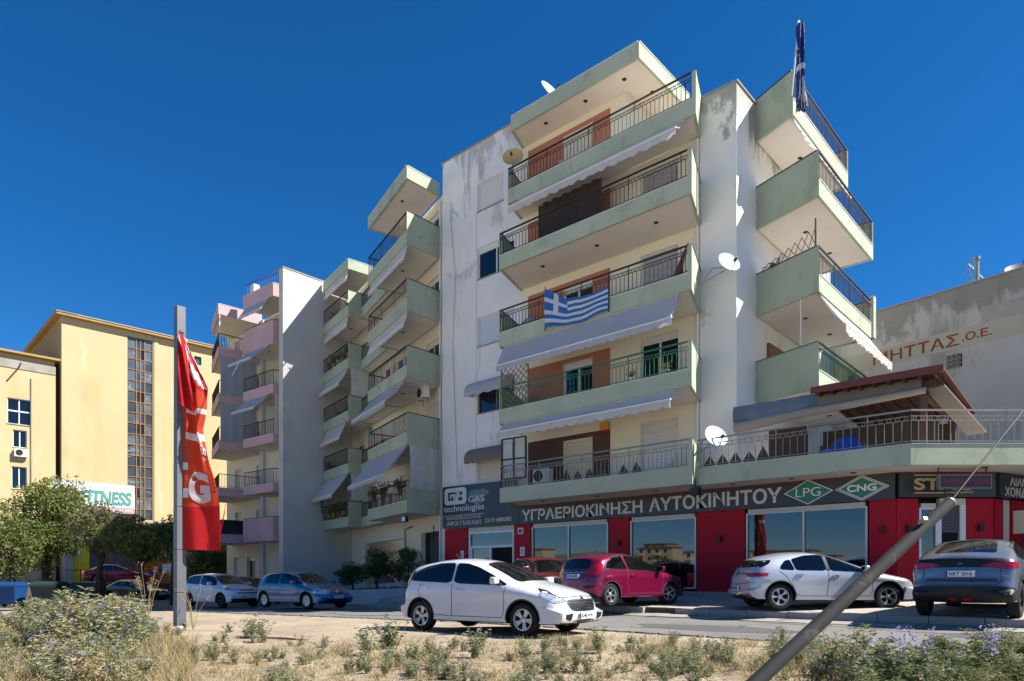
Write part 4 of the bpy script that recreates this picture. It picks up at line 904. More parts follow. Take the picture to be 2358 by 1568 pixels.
for i, px in enumerate((322, 340, 365)):
    m = MB(); FY.box(m, wy(px, FY), wy(px + 12, FY), 1.3 + .3 * i, 1.8 + .3 * i, -.12, -.1); m.build('poster_shape', mat('purple_print', '#6a4aa0', .6), yb)
gs = empty('gym_sign', FY.p(-2, 6.6), 0, 'faded white gym banner with teal capitals on the ochre tower', 'sign')
m = MB(); FY.box(m, -5.3, .28, 6.75, 8.75, -.3, -.2); m.build('board', mat('faded_white_vinyl', '#d8d6d6', .6, var=.04, scale=.8), gs)
m = MB(); FY.box(m, -5.3, .28, 8.2, 8.75, -.305, -.3); m.build('grey_strip', mat('pale_grey_print', '#b9b5ba', .6), gs)
letters('ΓΥΜΝΑΣΤΗΡΙΑ', .42, LETTER_WHITE, gs, FY.p(-4.6, 8.26, -.315), FY.d, width=4.1, bold=.02, depth=.004)
letters('TOP', 1.05, mat('faded_pink_print', '#c9a3a4', .6), gs, FY.p(-5.1, 7.1, -.31), FY.d, width=1.55, bold=.05, depth=.004, shear=.12)
letters('FITNESS', 1.08, mat('faded_teal_print', '#4f8f86', .6), gs, FY.p(-3.45, 7.08, -.31), FY.d, width=3.5, bold=.045, depth=.004, shear=.12)
m = MB(); FY.box(m, -5.3, .28, 6.5, 6.95, -.34, -.2); m.build('lower_strip', mat('dull_mauve_print', '#a98e8e', .6), gs)
letters('2310 541 977', .2, LETTER_WHITE, gs, FY.p(-1.9, 6.62, -.35), FY.d, width=2.0, depth=.004)
m = MB(); FY.box(m, -2.2, .3, 5.75, 6.45, -.5, -.2); m.build('awning_box', IRON, gs)
# raised lot with retaining wall and iron fence
lot = MB(); lot.box(-80, -52, -30, 60, -.5, 1.05); tag(lot.build('raised_lot', mat('grey_paving', '#8f8980', .92, var=.12, scale=.6)), kind='structure')
rw = empty('retaining_wall', (-52, 12, 0), 0, 'dark stone retaining wall with thin iron fence in tree shade', 'wall')
STONE = mat('dark_stone', '#5d564c', .95, var=.25, scale=2, bump=.5, bscale=12)
MB().box(-52.05, -51.75, -10, 24, -.3, 1.1).build('wall', STONE, rw); MB().box(-52.08, -51.72, -10, 24, 1.1, 1.16).build('coping', CONC, rw)
for i in range(13): MB().box(-51.93, -51.87, 4 + i * 1.6, 4.06 + i * 1.6, 1.16, 2.05).build('fence_post', IRON, rw)
MB().box(-51.915, -51.885, 4, 23.2, 1.98, 2.02).build('fence_rail', IRON, rw)
ms = MB()
for i in range(96): ms.box(-51.905, -51.895, 4 + i * .2, 4.01 + i * .2, 1.2, 1.98)
tag(ms.build('fence_wire', IRON, rw), kind='stuff')
# ---------------------------------------------------------------- banner pole, flags, dishes, leaning pole, bins
def cw(px, d, z=None):
    """point on the sight line through picture column px at d metres ahead"""
    a = (px - 1179) / 1605; x = (-.6678 + .7443 * a) * d; y = (.7443 + .6678 * a) * d
    return (x, y) if z is None else (x, y, z)
def grid_mesh(fn, nu, nv, m, matf=None, name='cloth'):
    v = [fn(i / nu, j / nv) for j in range(nv + 1) for i in range(nu + 1)]; mb = MB()
    n0 = 0; f = []; mi = []
    for j in range(nv):
        for i in range(nu): k = j * (nu + 1) + i; f.append((k, k + 1, k + nu + 2, k + nu + 1)); mi.append(matf((i + .5) / nu, (j + .5) / nv) if matf else 0)
    me = bpy.data.meshes.new(name); me.from_pydata([tuple(p) for p in v], [], f)
    for q in (m if isinstance(m, list) else [m]): me.materials.append(q)
    me.polygons.foreach_set('material_index', mi); me.shade_smooth(); me.update(); return me
POLE = mat('grey_painted_steel', '#66676a', .5, .3, var=.1, scale=3, stain=('#6b665f', 1.2, .62, .5, 3))
px_, py_ = cw(414, 15.0); zb_ = gz(px_, py_)
bp = empty('banner_pole', (px_, py_, zb_), 0, 'tall square grey steel pole carrying the torn red banner', 'pole')
for i in range(8):
    z0 = zb_ - .1 + i * .92; z1 = min(zb_ - .1 + (i + 1) * .92 - .012, 7.32); h = .098 - i * .0015
    MB().box(px_ - h, px_ + h, py_ - h, py_ + h, z0, z1).build('pole_section', POLE, bp)
MB().box(px_ - .08, px_ + .08, py_ - .08, py_ + .08, zb_ - .1, 7.2).build('pole_core', PLASTIC_BLACK, bp)
MB().lathe([(.0, -.02), (.035, -.02), (.05, 0), (.05, .03)], 12, (px_ + .1, py_ - .0, 6.75)).build('pulley', STEEL, bp)
MB().tube([(px_ + .12, py_ - .02, zb_), (px_ + .2, py_ + .02, zb_ + .16)], .05, 8).build('base_stub', mat('rusty_stub', '#5f5a44', .9, var=.2), bp)
BR = mat('red_banner_cloth', '#c3161a', .7, var=.08, scale=2, trans=.45); BO = mat('orange_banner_cloth', '#d8492a', .7, var=.08, scale=2, trans=.5); BWH = mat('white_banner_print', '#e2dede', .7, var=.05, trans=.4); BM = mat('maroon_banner_print', '#8f2018', .7, trans=.35)
rd = Vector((.744, .668, 0)); nd = Vector((.668, -.744, 0))
def bw(v):
    t = [(0, .80), (.2, .80), (.33, .72), (.45, .56), (.58, .42), (.66, .50), (.76, .54), (.84, .34), (.92, .16), (1, .03)]
    for (a, p), (b, q) in zip(t[:-1], t[1:]):
        if a <= v <= b: return p + (q - p) * (v - a) / (b - a)
    return .05
def bpt(u, v, off=0.):
    w = bw(v); fold = max(0, v - .18) ; q = .05 * math.sin(u * 6 + v * 4) + fold * (.24 * math.sin(u * 11 + v * 9) + .16 * math.sin(19 * u - 15 * v)) * .7
    sag = .05 * math.sin(v * 9) * u
    return Vector((px_ + .11, py_ + .02, 2.1 + 4.55 * v - .02 * u)) + rd * (w * u) + nd * (q * min(1, u * 3) + off) + Vector((0, 0, sag))
def bmat(u, v):
    if v < .205: return 0
    if u < .16: return 1 if v > .5 or int(v * 24) % 3 else 2
    if .52 < v < .56 or .64 < v < .67 : return 2
    if v > .75 and u > .45: return 2 if .25 < (u * 7 + v * 9) % 2 < 1.2 else 0
    return 1 if v < .74 else 0
bn = empty('torn_banner', (px_ + .1, py_, 2.1), 0, 'torn red and orange fuel banner twisted round its pole', 'banner')
link('cloth', grid_mesh(bpt, 24, 90, [BR, BO, BWH], bmat), bn); bn.children[0].matrix_parent_inverse = bn.matrix_basis.inverted()
def on_banner(body, m, u0, v0, wv, hu, off, rot=True, bold=.02, nm='lettering'):
    """print mapped on the cloth; reads upwards when rot"""
    me = text_mesh(body, 1., m, None, bold, .0); n = len(me.vertices); co = np.empty(n * 3); me.vertices.foreach_get('co', co); co = co.reshape(-1, 3); L = co[:, 0].max()
    bm = bmesh.new(); bm.from_mesh(me); bmesh.ops.triangulate(bm, faces=bm.faces)
    for v in bm.verts:
        x, z = v.co.x / L, v.co.z
        u, vv = (u0 - z * hu, v0 + x * wv) if rot else (u0 + x * hu, v0 + z * wv)
        v.co = bpt(u, vv, off)
    bm.to_mesh(me); bm.free(); o = link(nm, me); put(o, bn)
on_banner('G', BWH, .18, .215, .155, .58, .02, rot=False, bold=.06, nm='monogram'); on_banner('gas', BWH, .98, .45, .11, .22, .02)
on_banner('systems', BM, .99, .26, .17, .16, .02); on_banner('5', BWH, .9, .42, .025, .12, .02)
def flap(u, v):
    b = Vector((px_ + .12, py_, 5.2 + 1.5 * v)); w = .34 * (1 - v) ** .8 + .02; return b + rd * (w * u) + nd * (.12 + .07 * math.sin(8 * u + 3 * v)) + Vector((0, 0, -.25 * u * (1 - v)))
o = link('torn_flap', grid_mesh(flap, 10, 14, [BR])); put(o, bn)
m = MB()
for k, (u, l) in enumerate(((.99, .5), (.97, .35), (.9, .2))): p = bpt(u, .0); m.tube([p, p + Vector((.05 * k, 0, .4)), p + rd * .12 + Vector((0, 0, l + .5))], .006, 4)
m.build('loose_string', BR, bn)
# Greek flag tied along the railing
FB = mat('flag_blue', '#2c6fb7', .75, var=.04, trans=.25); FWH = mat('flag_white', '#d7dade', .75, var=.03, trans=.25)
def flag_m(u, v):
    r = int((1 - v) * 9)
    if u < .37 and r < 5:
        cx, cz = u / .37, (1 - v) * 9 / 5
        return 1 if abs(cx - .5) < .1 or abs(cz - .5) < .1 else 0
    return 0 if r % 2 == 0 else 1
def fpt(u, v):
    x = -15.98 + 2.72 * u; top = np.interp(u, [0, .12, .35, .6, 1], [11.97, 11.75, 11.36, 11.22, 11.30]) + .015 * math.sin(14 * u); bot = np.interp(u, [0, .3, .6, 1], [10.56, 10.42, 10.38, 10.46]) + .02 * math.sin(9 * u)
    return Vector((x, 19.59 - .03 * math.sin(9 * u + 3 * v) - .03 * math.sin(16 * u) * (1 - v), bot + (top - bot) * v))
fl = empty('greek_flag', (-14.6, 19.6, 10.6), 0, 'blue and white striped flag with cross tied flat over a balcony railing', 'flag')
o = link('cloth', grid_mesh(fpt, 54, 36, [FB, FWH], flag_m)); put(o, fl)
for x in (-16.0, -13.24): MB().tube([(x, 19.63, 10.45), (x, 19.63, 12.05 if x < -15 else 11.75)], .018, 6).build('stick', IRON, fl)
f2 = empty('roof_flag', (-8.25, 22.62, 17.3), 0, 'limp blue and white flag hanging from leaning staff on the top corner balcony', 'flag')
b0 = Vector((-8.22, 22.55, 16.9)); t0 = Vector((-7.98, 22.46, 19.02)); MB().tube([b0, t0], .025, 8).build('staff', ALU, f2); MB().tube([t0, t0 + Vector((0, 0, .08))], .035, 8).build('finial', ALU, f2)
FB2 = mat('flag_deep_blue', '#1d3a86', .75, var=.05, trans=.3)
def limp(u, v):
    c = b0 + (t0 - b0) * (.97) + Vector((0, 0, -2.75 * (1 - v))); wid = .10 + .34 * (1 - v) ** .7 * (.6 + .4 * math.sin(3 + 4 * v))
    ph = 26 * u + 5 * v; return c + Vector((.744, .668, 0)) * (wid * (u - .3) + .03 * math.sin(ph)) + Vector((.668, -.744, 0)) * (.12 + .10 * math.sin(ph) + .04 * math.sin(2.3 * ph))
o = link('cloth', grid_mesh(limp, 40, 44, [FB2, FWH], lambda u, v: 1 if (int(u * 13 + v * 5.5) % 3 == 1 or .46 < v < .53) else 0)); put(o, f2)
f3 = empty('small_flag', (-37.2, 23.9, 5.3), 0, 'small limp blue flag on the lowest balcony against the blind wall', 'flag')
MB().tube([(-36.9, 23.95, 5.2), (-36.95, 23.8, 7.0)], .015, 6).build('staff', STEEL, f3)
def limp2(u, v): return Vector((-36.98 + .25 * u + .04 * math.sin(20 * u), 23.8 - .06 * math.sin(20 * u), 5.4 + 1.5 * v))
o = link('cloth', grid_mesh(limp2, 20, 16, [FB, FWH], lambda u, v: 1 if int(u * 7 + v * 6) % 3 == 1 else 0)); put(o, f3)
# satellite dishes
dish((-9.62, 20.95, 11.42), (.55, -.35, .3), .37, 'white satellite dish on bracket beside the third floor balcony end', DISH, (-10.5, 20.7, 10.9))
dish((-9.75, 20.3, 5.85), (.55, -.35, .3), .38, 'white satellite dish at the corner where balcony meets terrace railing', DISH, (-10.3, 20.0, 5.3))
dish((-18.55, 20.75, 18.25), (.5, -.8, .3), .42, 'tan satellite dish at left end of the top balcony', DISH_TAN, (-18.55, 20.7, 17.5))
dish((-16.9, 21.0, 20.25), (.85, -.1, .5), .45, 'white satellite dish standing on the roof canopy', DISH, (-16.9, 21.1, 19.8))
# leaning steel pole close to the lens, with its stay wire
LP = mat('weathered_dark_steel', '#1a1b1c', .85, 0, var=.4, scale=4, stain=[('#6a5a45', 2.2, .6, .6, 1), ('#3e4042', 5, .66, .5, 1)])
a = Vector(cw(1742, 4.7, 1.5 - 240 / 1605 * 4.7)); b = Vector(cw(2186, 5.75, 1.5 + 172 / 1605 * 5.75)); dr_ = (b - a).normalized(); base = a - dr_ * ((a.z - .12) / dr_.z)
lp = empty('leaning_pole', base, 0, 'weathered dark steel pole leaning across the verge in front of the cars', 'pole')
m = MB(); m.tube([base, a, b], [.056, .052, .047], 12); m.build('shaft', LP, lp, 60)
m = MB(); m.tube([b - dr_ * .002, b + dr_ * .012], [.049, .049], 12); m.build('end_rim', STEEL, lp); m = MB(); m.tube([b + dr_ * .013, b + dr_ * .0135], .04, 12); m.build('end_hole', WELL if 'wheel_well' in MATS else PLASTIC_BLACK, lp)
MB().bar(a + (b - a) * .82 + Vector((0, 0, .05)), a + (b - a) * .82 + Vector((.05, -.05, .09)), .03, .03).build('lug', STEEL, lp)
c = Vector(cw(2330, 6.0, 1.5 + 352 / 1605 * 6.0)); e_ = c + (c - b) * .9; MB().tube([b, c, e_], .0075, 6).build('stay_wire', IRON, lp)
pp = empty('stay_post', (e_.x, e_.y, .3), 0, 'grey steel post holding the far end of the stay wire', 'post'); MB().tube([(e_.x, e_.y, .1), (e_.x, e_.y, e_.z + .2)], .07, 10).build('shaft', POLE, pp); MB().tube([(e_.x, e_.y, e_.z + .2), (e_.x, e_.y, e_.z + .24)], .08, 10).build('cap', STEEL, pp)
# wheeled bins by the retaining wall
def bin_(px, d, m, lab):
    x, y = cw(px, d); z = zr(x); e = empty('wheeled_bin', (x, y, z), HEAD, lab, 'bin', 'bins by the retaining wall')
    b = MB(); v = []
    for zz, w, dp in ((.2, .55, .38), (1.1, .68, .52)): v += [(-w, -dp, zz), (w, -dp, zz), (w, dp, zz), (-w, dp, zz)]
    b.idx(v, [(3, 2, 1, 0), (0, 1, 5, 4), (1, 2, 6, 5), (2, 3, 7, 6), (3, 0, 4, 7)]); b.build('tub', m, e, local=True)
    n = 8; l = MB(); vv = []
    for i in range(n + 1): t = math.pi * i / n; vv += [(-.7, -.55 * math.cos(t), 1.11 + .22 * math.sin(t)), (.7, -.55 * math.cos(t), 1.11 + .22 * math.sin(t))]
    l.idx(vv, [(2 * i, 2 * i + 1, 2 * i + 3, 2 * i + 2) for i in range(n)] + [tuple(range(0, 2 * n + 2, 2)), tuple(reversed(range(1, 2 * n + 3, 2)))]); l.build('lid', m, e, local=True)
    for s_ in (-1, 1): MB().tube([(s_ * .45, -.3, .1), (s_ * .45, -.36, .1)], .1, 12).tube([(s_ * .45, .3, .1), (s_ * .45, .36, .1)], .1, 12).build('wheel', TYRE if 'tyre_rubber' in MATS else PLASTIC_BLACK, e, local=True)
    MB().box(-.72, .72, -.56, -.52, 1.06, 1.12).build('rim', m, e, local=True)
bin_(20, 36, mat('blue_bin_plastic', '#154377', .5, var=.15, scale=3), 'blue wheeled bin with worn print beside the green ones')
bin_(114, 36, mat('dark_green_bin', '#2b3c35', .5, var=.1), 'dark green wheeled bin standing next to the blue one'); bin_(205, 38.5, mat('teal_green_bin', '#2d4a48', .5, var=.1), 'teal green wheeled bin half sunk behind the tall weeds')
# overhead wire across the side street
e = empty('overhead_wire', FY.p(-5, 7.2, -2), 0, 'thin black wire sagging across the side street past the gym sign', 'wire')
pts = []
for i in range(21): t = i / 20; q = Vector(cw(60 + 380 * t, 44 - 4 * t, 0)); q.z = 1.5 + (1330 - (1165 + 50 * t + 14 * math.sin(math.pi * t))) / 1605 * (44 - 4 * t); pts.append(q)
MB().tube(pts, .012, 5).build('cable', PLASTIC_BLACK, e)
# crushed can and a white cup in the dirt
x, y = cw(400, 14.0); e = empty('paper_cup', (x, y, gz(x, y)), .5, 'white paper cup lying by the banner pole', 'litter')
MB().tube([(0, 0, .05), (.16, .02, .055)], [.04, .055], 12).build('cup', LETTER_WHITE, e, local=True); MB().tube([(.16, .02, .055), (.168, .021, .055)], [.058, .058], 12).build('rim', LETTER_WHITE, e, local=True)
# ---------------------------------------------------------------- cars
def paint(name, col, metal=.0, rough=.32): return mat('paint_' + name, col, rough, metal, var=.015, scale=2, coat=1.0, spec=.5)
CAR_GLASS = mat('car_glass', '#07090b', .02, var=0, spec=.8)
TYRE = mat('tyre_rubber', '#161617', .85, var=.15, scale=9)
ALLOY = mat('alloy_wheel', '#b9bbbd', .3, .8, var=.05)
ALLOY_DK = mat('dark_alloy', '#26282a', .35, .5, var=.05)
WELL = mat('wheel_well', '#0b0b0c', .9, var=.1)
TRIM = mat('black_trim', '#111214', .55, var=.05)
CHROME = mat('chrome_trim', '#cfd1d3', .12, 1., var=.02)
HEAD_L = mat('headlamp_lens', '#aeb8c4', .06, .35, var=.5, scale=14, coat=1.)
TAIL_L = mat('tail_lamp_lens', '#a8101a', .08, var=.3, scale=12, coat=1.)
AMBER_L = mat('amber_lens', '#c66a28', .1, var=.2, coat=1.)
PLATE_W = mat('number_plate', '#e4e6e6', .5, var=.02); PLATE_B = mat('plate_blue', '#1c3f9a', .5, var=.02); PLATE_K = mat('plate_black', '#101114', .5, var=0)
SEAM = mat('panel_gap', '#3a3d42', .7, var=0)
def chaikin(p, n=2, closed=True, k=.22):
    for _ in range(n):
        q = []; m = len(p)
        for i in range(m if closed else m - 1):
            a = p[i]; b = p[(i + 1) % m]; q += [(a[0] * (1 - k) + b[0] * k, a[1] * (1 - k) + b[1] * k), (a[0] * k + b[0] * (1 - k), a[1] * k + b[1] * (1 - k))]
        if not closed: q = [p[0]] + q + [p[-1]]
        p = q
    return p
def resample(p, n):
    d = [0.]
    for i in range(len(p)): a = p[i]; b = p[(i + 1) % len(p)]; d.append(d[-1] + math.dist(a, b))
    out = []; j = 0
    for k in range(n):
        t = d[-1] * k / n
        while d[j + 1] < t: j += 1
        u = (t - d[j]) / max(1e-9, d[j + 1] - d[j]); a = p[j]; b = p[(j + 1) % len(p)]; out.append((a[0] + (b[0] - a[0]) * u, a[1] + (b[1] - a[1]) * u))
    return out
YQ = [0, .18, .36, .54, .70, .82, .90, .955, .985, 1, 1, 1, 1, 1, 1]
DQ = [0, .035, .14, .32, .56, .80, 1.05, 1.4, 1.9, 2.6]        # in units of the crown, then on towards the spine
class Body:
    """car shell: side outline swept across the width with crown, tumblehome and rounded plan"""
    def __init__(s, sp):
        s.sp = sp; top = sp['top']; zb = sp.get('sill', .2); xf, xr = top[0][0], top[-1][0]
        loop = top + [(xr + .25, zb), (xf - .35, zb)]
        s.P = resample(chaikin(loop, 2), 150); s.W = sp['w'] / 2; s.H = max(z for x, z in top); s.belt = sp.get('belt', .92)
        s.xmax = max(x for x, z in top); s.xmin = min(x for x, z in top); s.tum = sp.get('tum', .27); s.zc = .58
    def half(s, x, z):
        w = s.W
        f = max(0, (x - (s.xmax - .95)) / .95); r = max(0, ((s.xmin + .8) - x) / .8)
        w *= 1 - .13 * f ** 2.2 - .09 * r ** 2.2
        if z > s.belt: t = (z - s.belt) / (s.H - s.belt); w *= 1 - s.tum * t ** 1.15
        else: t = (s.belt - z) / s.belt; w *= 1 - .035 * t ** 2 + .012 * math.sin(t * math.pi)
        # shoulder crease
        w += .018 * math.exp(-((z - (s.belt - .16)) / .07) ** 2)
        return w
    def build(s):
        n = len(s.P); v = []; f = []
        xs0, xs1 = s.xmin + .62, s.xmax - .75; rows = []
        for j, (x, z) in enumerate(s.P):
            a = s.P[j - 1]; b = s.P[(j + 1) % n]; t = math.hypot(b[0] - a[0], b[1] - a[1]); nx, nz = (b[1] - a[1]) / t, -(b[0] - a[0]) / t
            cx = min(max(x, xs0), xs1); cz = s.zc; L = math.hypot(cx - x, cz - z)
            up = nz > 0 or z > .5
            crown = (.05 * abs(nz) + (.17 if x > 0 else .12) * abs(nx)) if up else .02
            crown = min(crown, .3 * L) / L
            row = []
            for q in range(len(YQ)):
                if q < len(DQ): de = DQ[q] * crown
                else: de = DQ[-1] * crown + (.9 - DQ[-1] * crown) * ((q - len(DQ) + 1) / (len(YQ) - len(DQ)))
                de = min(de, .9); X_ = x + (cx - x) * de; Z_ = z + (cz - z) * de
                row.append((X_, s.half(X_, Z_) * YQ[q], Z_))
            rows.append(row)
        m = len(YQ); pts = []
        for row in rows: pts += [(p[0], p[1], p[2]) for p in row] + [(p[0], -p[1], p[2]) for p in row[1:]]
        k = 2 * m - 1
        def id_(j, q): return (j % n) * k + (q if q >= 0 else m - 1 - q)
        for j in range(n):
            for q in range(m - 1):
                f.append((id_(j, q), id_(j, q + 1), id_(j + 1, q + 1), id_(j + 1, q))); f.append((id_(j, -q), id_(j + 1, -q), id_(j + 1, -q - 1), id_(j, -q - 1)))
        f.append(tuple(id_(j, m - 1) for j in range(n))); f.append(tuple(id_(j, 1 - m) for j in reversed(range(n))))
        me = bpy.data.meshes.new('body'); me.from_pydata(pts, [], f)
        bm = bmesh.new(); bm.from_mesh(me); bmesh.ops.triangulate(bm, faces=[q for q in bm.faces if len(q.verts) > 4])
        bmesh.ops.recalc_face_normals(bm, faces=bm.faces); bm.to_mesh(me)
        s.bvh = BVHTree.FromBMesh(bm); bm.free(); s.me = me
        return me
    def hit(s, ax, u, w):
        o, d = {'R': ((u, -4, w), (0, 1, 0)), 'L': ((u, 4, w), (0, -1, 0)), 'F': ((6, u, w), (-1, 0, 0)), 'B': ((-6, u, w), (1, 0, 0)), 'T': ((u, w, 6), (0, 0, -1))}[ax]
        h = s.bvh.ray_cast(Vector(o), Vector(d))
        if h[0] is None: return None
        nn = h[1] if h[1].dot(Vector(d)) < 0 else -h[1]
        return h[0], nn
    def patch(s, ax, poly, off=.005, cell=.07, rnd=1):
        """a skin following the shell inside a polygon given in side (x,z), front/back (y,z) or top (x,y) view"""
        if rnd: poly = chaikin(poly, 2, True, .1)
        bm = bmesh.new(); bm.faces.new([bm.verts.new((p[0], p[1], 0)) for p in poly])
        bmesh.ops.triangulate(bm, faces=bm.faces)
        for _ in range(5):
            es = [e for e in bm.edges if e.calc_length() > cell]
            if not es: break
            bmesh.ops.subdivide_edges(bm, edges=es, cuts=1); bmesh.ops.triangulate(bm, faces=bm.faces)
        bad = []
        for v in bm.verts:
            h = s.hit(ax, v.co.x, v.co.y)
            if h is None: bad.append(v); continue
            v.co = h[0] + h[1] * off
        bmesh.ops.delete(bm, geom=bad, context='VERTS')
        me = bpy.data.meshes.new('patch'); bm.to_mesh(me); bm.free(); me.shade_smooth(); return me
    def strip(s, ax, line, w=.012, off=.003):
        pts = []
        for i in range(len(line) - 1):
            a, b = line[i], line[i + 1]; n = max(1, int(math.dist(a, b) / .05))
            pts += [(a[0] + (b[0] - a[0]) * k / n, a[1] + (b[1] - a[1]) * k / n) for k in range(n)]
        pts.append(line[-1]); v = []; f = []; prev = None
        for i, p in enumerate(pts):
            a = pts[max(0, i - 1)]; b = pts[min(len(pts) - 1, i + 1)]; l = math.dist(a, b) or 1; nx, ny = -(b[1] - a[1]) / l * w / 2, (b[0] - a[0]) / l * w / 2
            h0 = s.hit(ax, p[0] + nx, p[1] + ny); h1 = s.hit(ax, p[0] - nx, p[1] - ny)
            if h0 is None or h1 is None: prev = None; continue
            k = len(v); v += [h0[0] + h0[1] * off, h1[0] + h1[1] * off]
            if prev is not None: f.append((prev, prev + 1, k + 1, k))
            prev = k
        me = bpy.data.meshes.new('strip'); me.from_pydata([tuple(x) for x in v], [], f); return me
WHEELS = {}
def wheel_meshes(r, w, style):
    k = (r, w, style)
    if k in WHEELS: return WHEELS[k]
    t = MB(); ri = r * .66; prof = [(ri, -w / 2 + .015), (ri + .02, -w / 2), (r - .03, -w / 2), (r - .008, -w / 2 + .02)]
    for g in (-.3, -.1, .1, .3): prof += [(r, w * g - .012), (r - .006, w * g), (r, w * g + .012)]
    prof += [(r - .008, w / 2 - .02), (r - .03, w / 2), (ri + .02, w / 2), (ri, w / 2 - .015), (ri, -w / 2 + .015)]
    tm_ = t.lathe(prof, 40, axis='y').mesh('tyre', TYRE, 35)
    a = MB(); y0 = -w / 2 + .012                      # outer face at -y
    a.lathe([(ri, -w / 2 + .005), (ri - .018, -w / 2 + .004), (ri - .03, -w / 2 + .03), (ri - .035, w / 2 - .02)], 36, axis='y')
    sp = {'five': 5, 'five_flat': 5, 'multi': 10, 'cover': 10, 'dark': 5, 'twist': 5}[style]
    a.mat(0)
    for i in range(sp):
        an = 2 * math.pi * i / sp + (.3 if style == 'five' else math.pi / 2); wi = {'five': .034, 'five_flat': .052, 'multi': .02, 'cover': .038, 'dark': .03, 'twist': .02}[style]
        ww = [(.045, wi * .55), (ri * .6, wi * .7), (ri - .02, wi * 1.25)]
        for off in ((0,) if style != 'twist' else (-.13, .13)):
            q = []
            for rr, hw in ww:
                an2 = an + off * (rr / ri if style == 'twist' else 0); c, s_ = math.cos(an2), math.sin(an2); yy = y0 + .012 + .02 * (1 - rr / ri)
                q.append([(rr * c - hw * s_, yy, rr * s_ + hw * c), (rr * c + hw * s_, yy, rr * s_ - hw * c)])
            for (p0, p1), (p2, p3) in zip(q[:-1], q[1:]):
                a.face([p0, p2, p3, p1]); bk = lambda p: (p[0], p[1] + .035, p[2])
                a.face([p0, bk(p0), bk(p2), p2]); a.face([p1, p3, bk(p3), bk(p1)])
    a.lathe([(0, y0 + .005), (.03, y0 + .006), (.06, y0 + .02), (.065, y0 + .05)], 20, axis='y')
    a.mat(1).lathe([(0, y0 + .06), (ri - .03, y0 + .07)], 24, axis='y')
    for i in range(5): an = 2 * math.pi * i / 5; a.lathe([(0, y0 + .018), (.01, y0 + .02), (.011, y0 + .04)], 8, (.042 * math.cos(an), 0, .042 * math.sin(an)), 'y')
    am = a.mesh('rim', [ALLOY_DK if style == 'dark' else ALLOY, WELL], 30)
    WHEELS[k] = (tm_, am); return WHEELS[k]
def box_local(parent, name, m, c, sx, sy, sz, bev=.0, rot=None):
    bm = bmesh.new(); bmesh.ops.create_cube(bm, size=1); bmesh.ops.scale(bm, verts=bm.verts, vec=(sx, sy, sz))
    if bev: bmesh.ops.bevel(bm, geom=bm.edges[:], offset=bev, segments=3, profile=.5, affect='EDGES', clamp_overlap=True)
    if rot: bmesh.ops.rotate(bm, verts=bm.verts, cent=(0, 0, 0), matrix=rot)
    bmesh.ops.translate(bm, verts=bm.verts, vec=c); me = bpy.data.meshes.new(name); bm.to_mesh(me); bm.free(); me.materials.append(m); me.shade_smooth(); me.set_sharp_from_angle(angle=R(40))
    return link(name, me, parent, local=True)
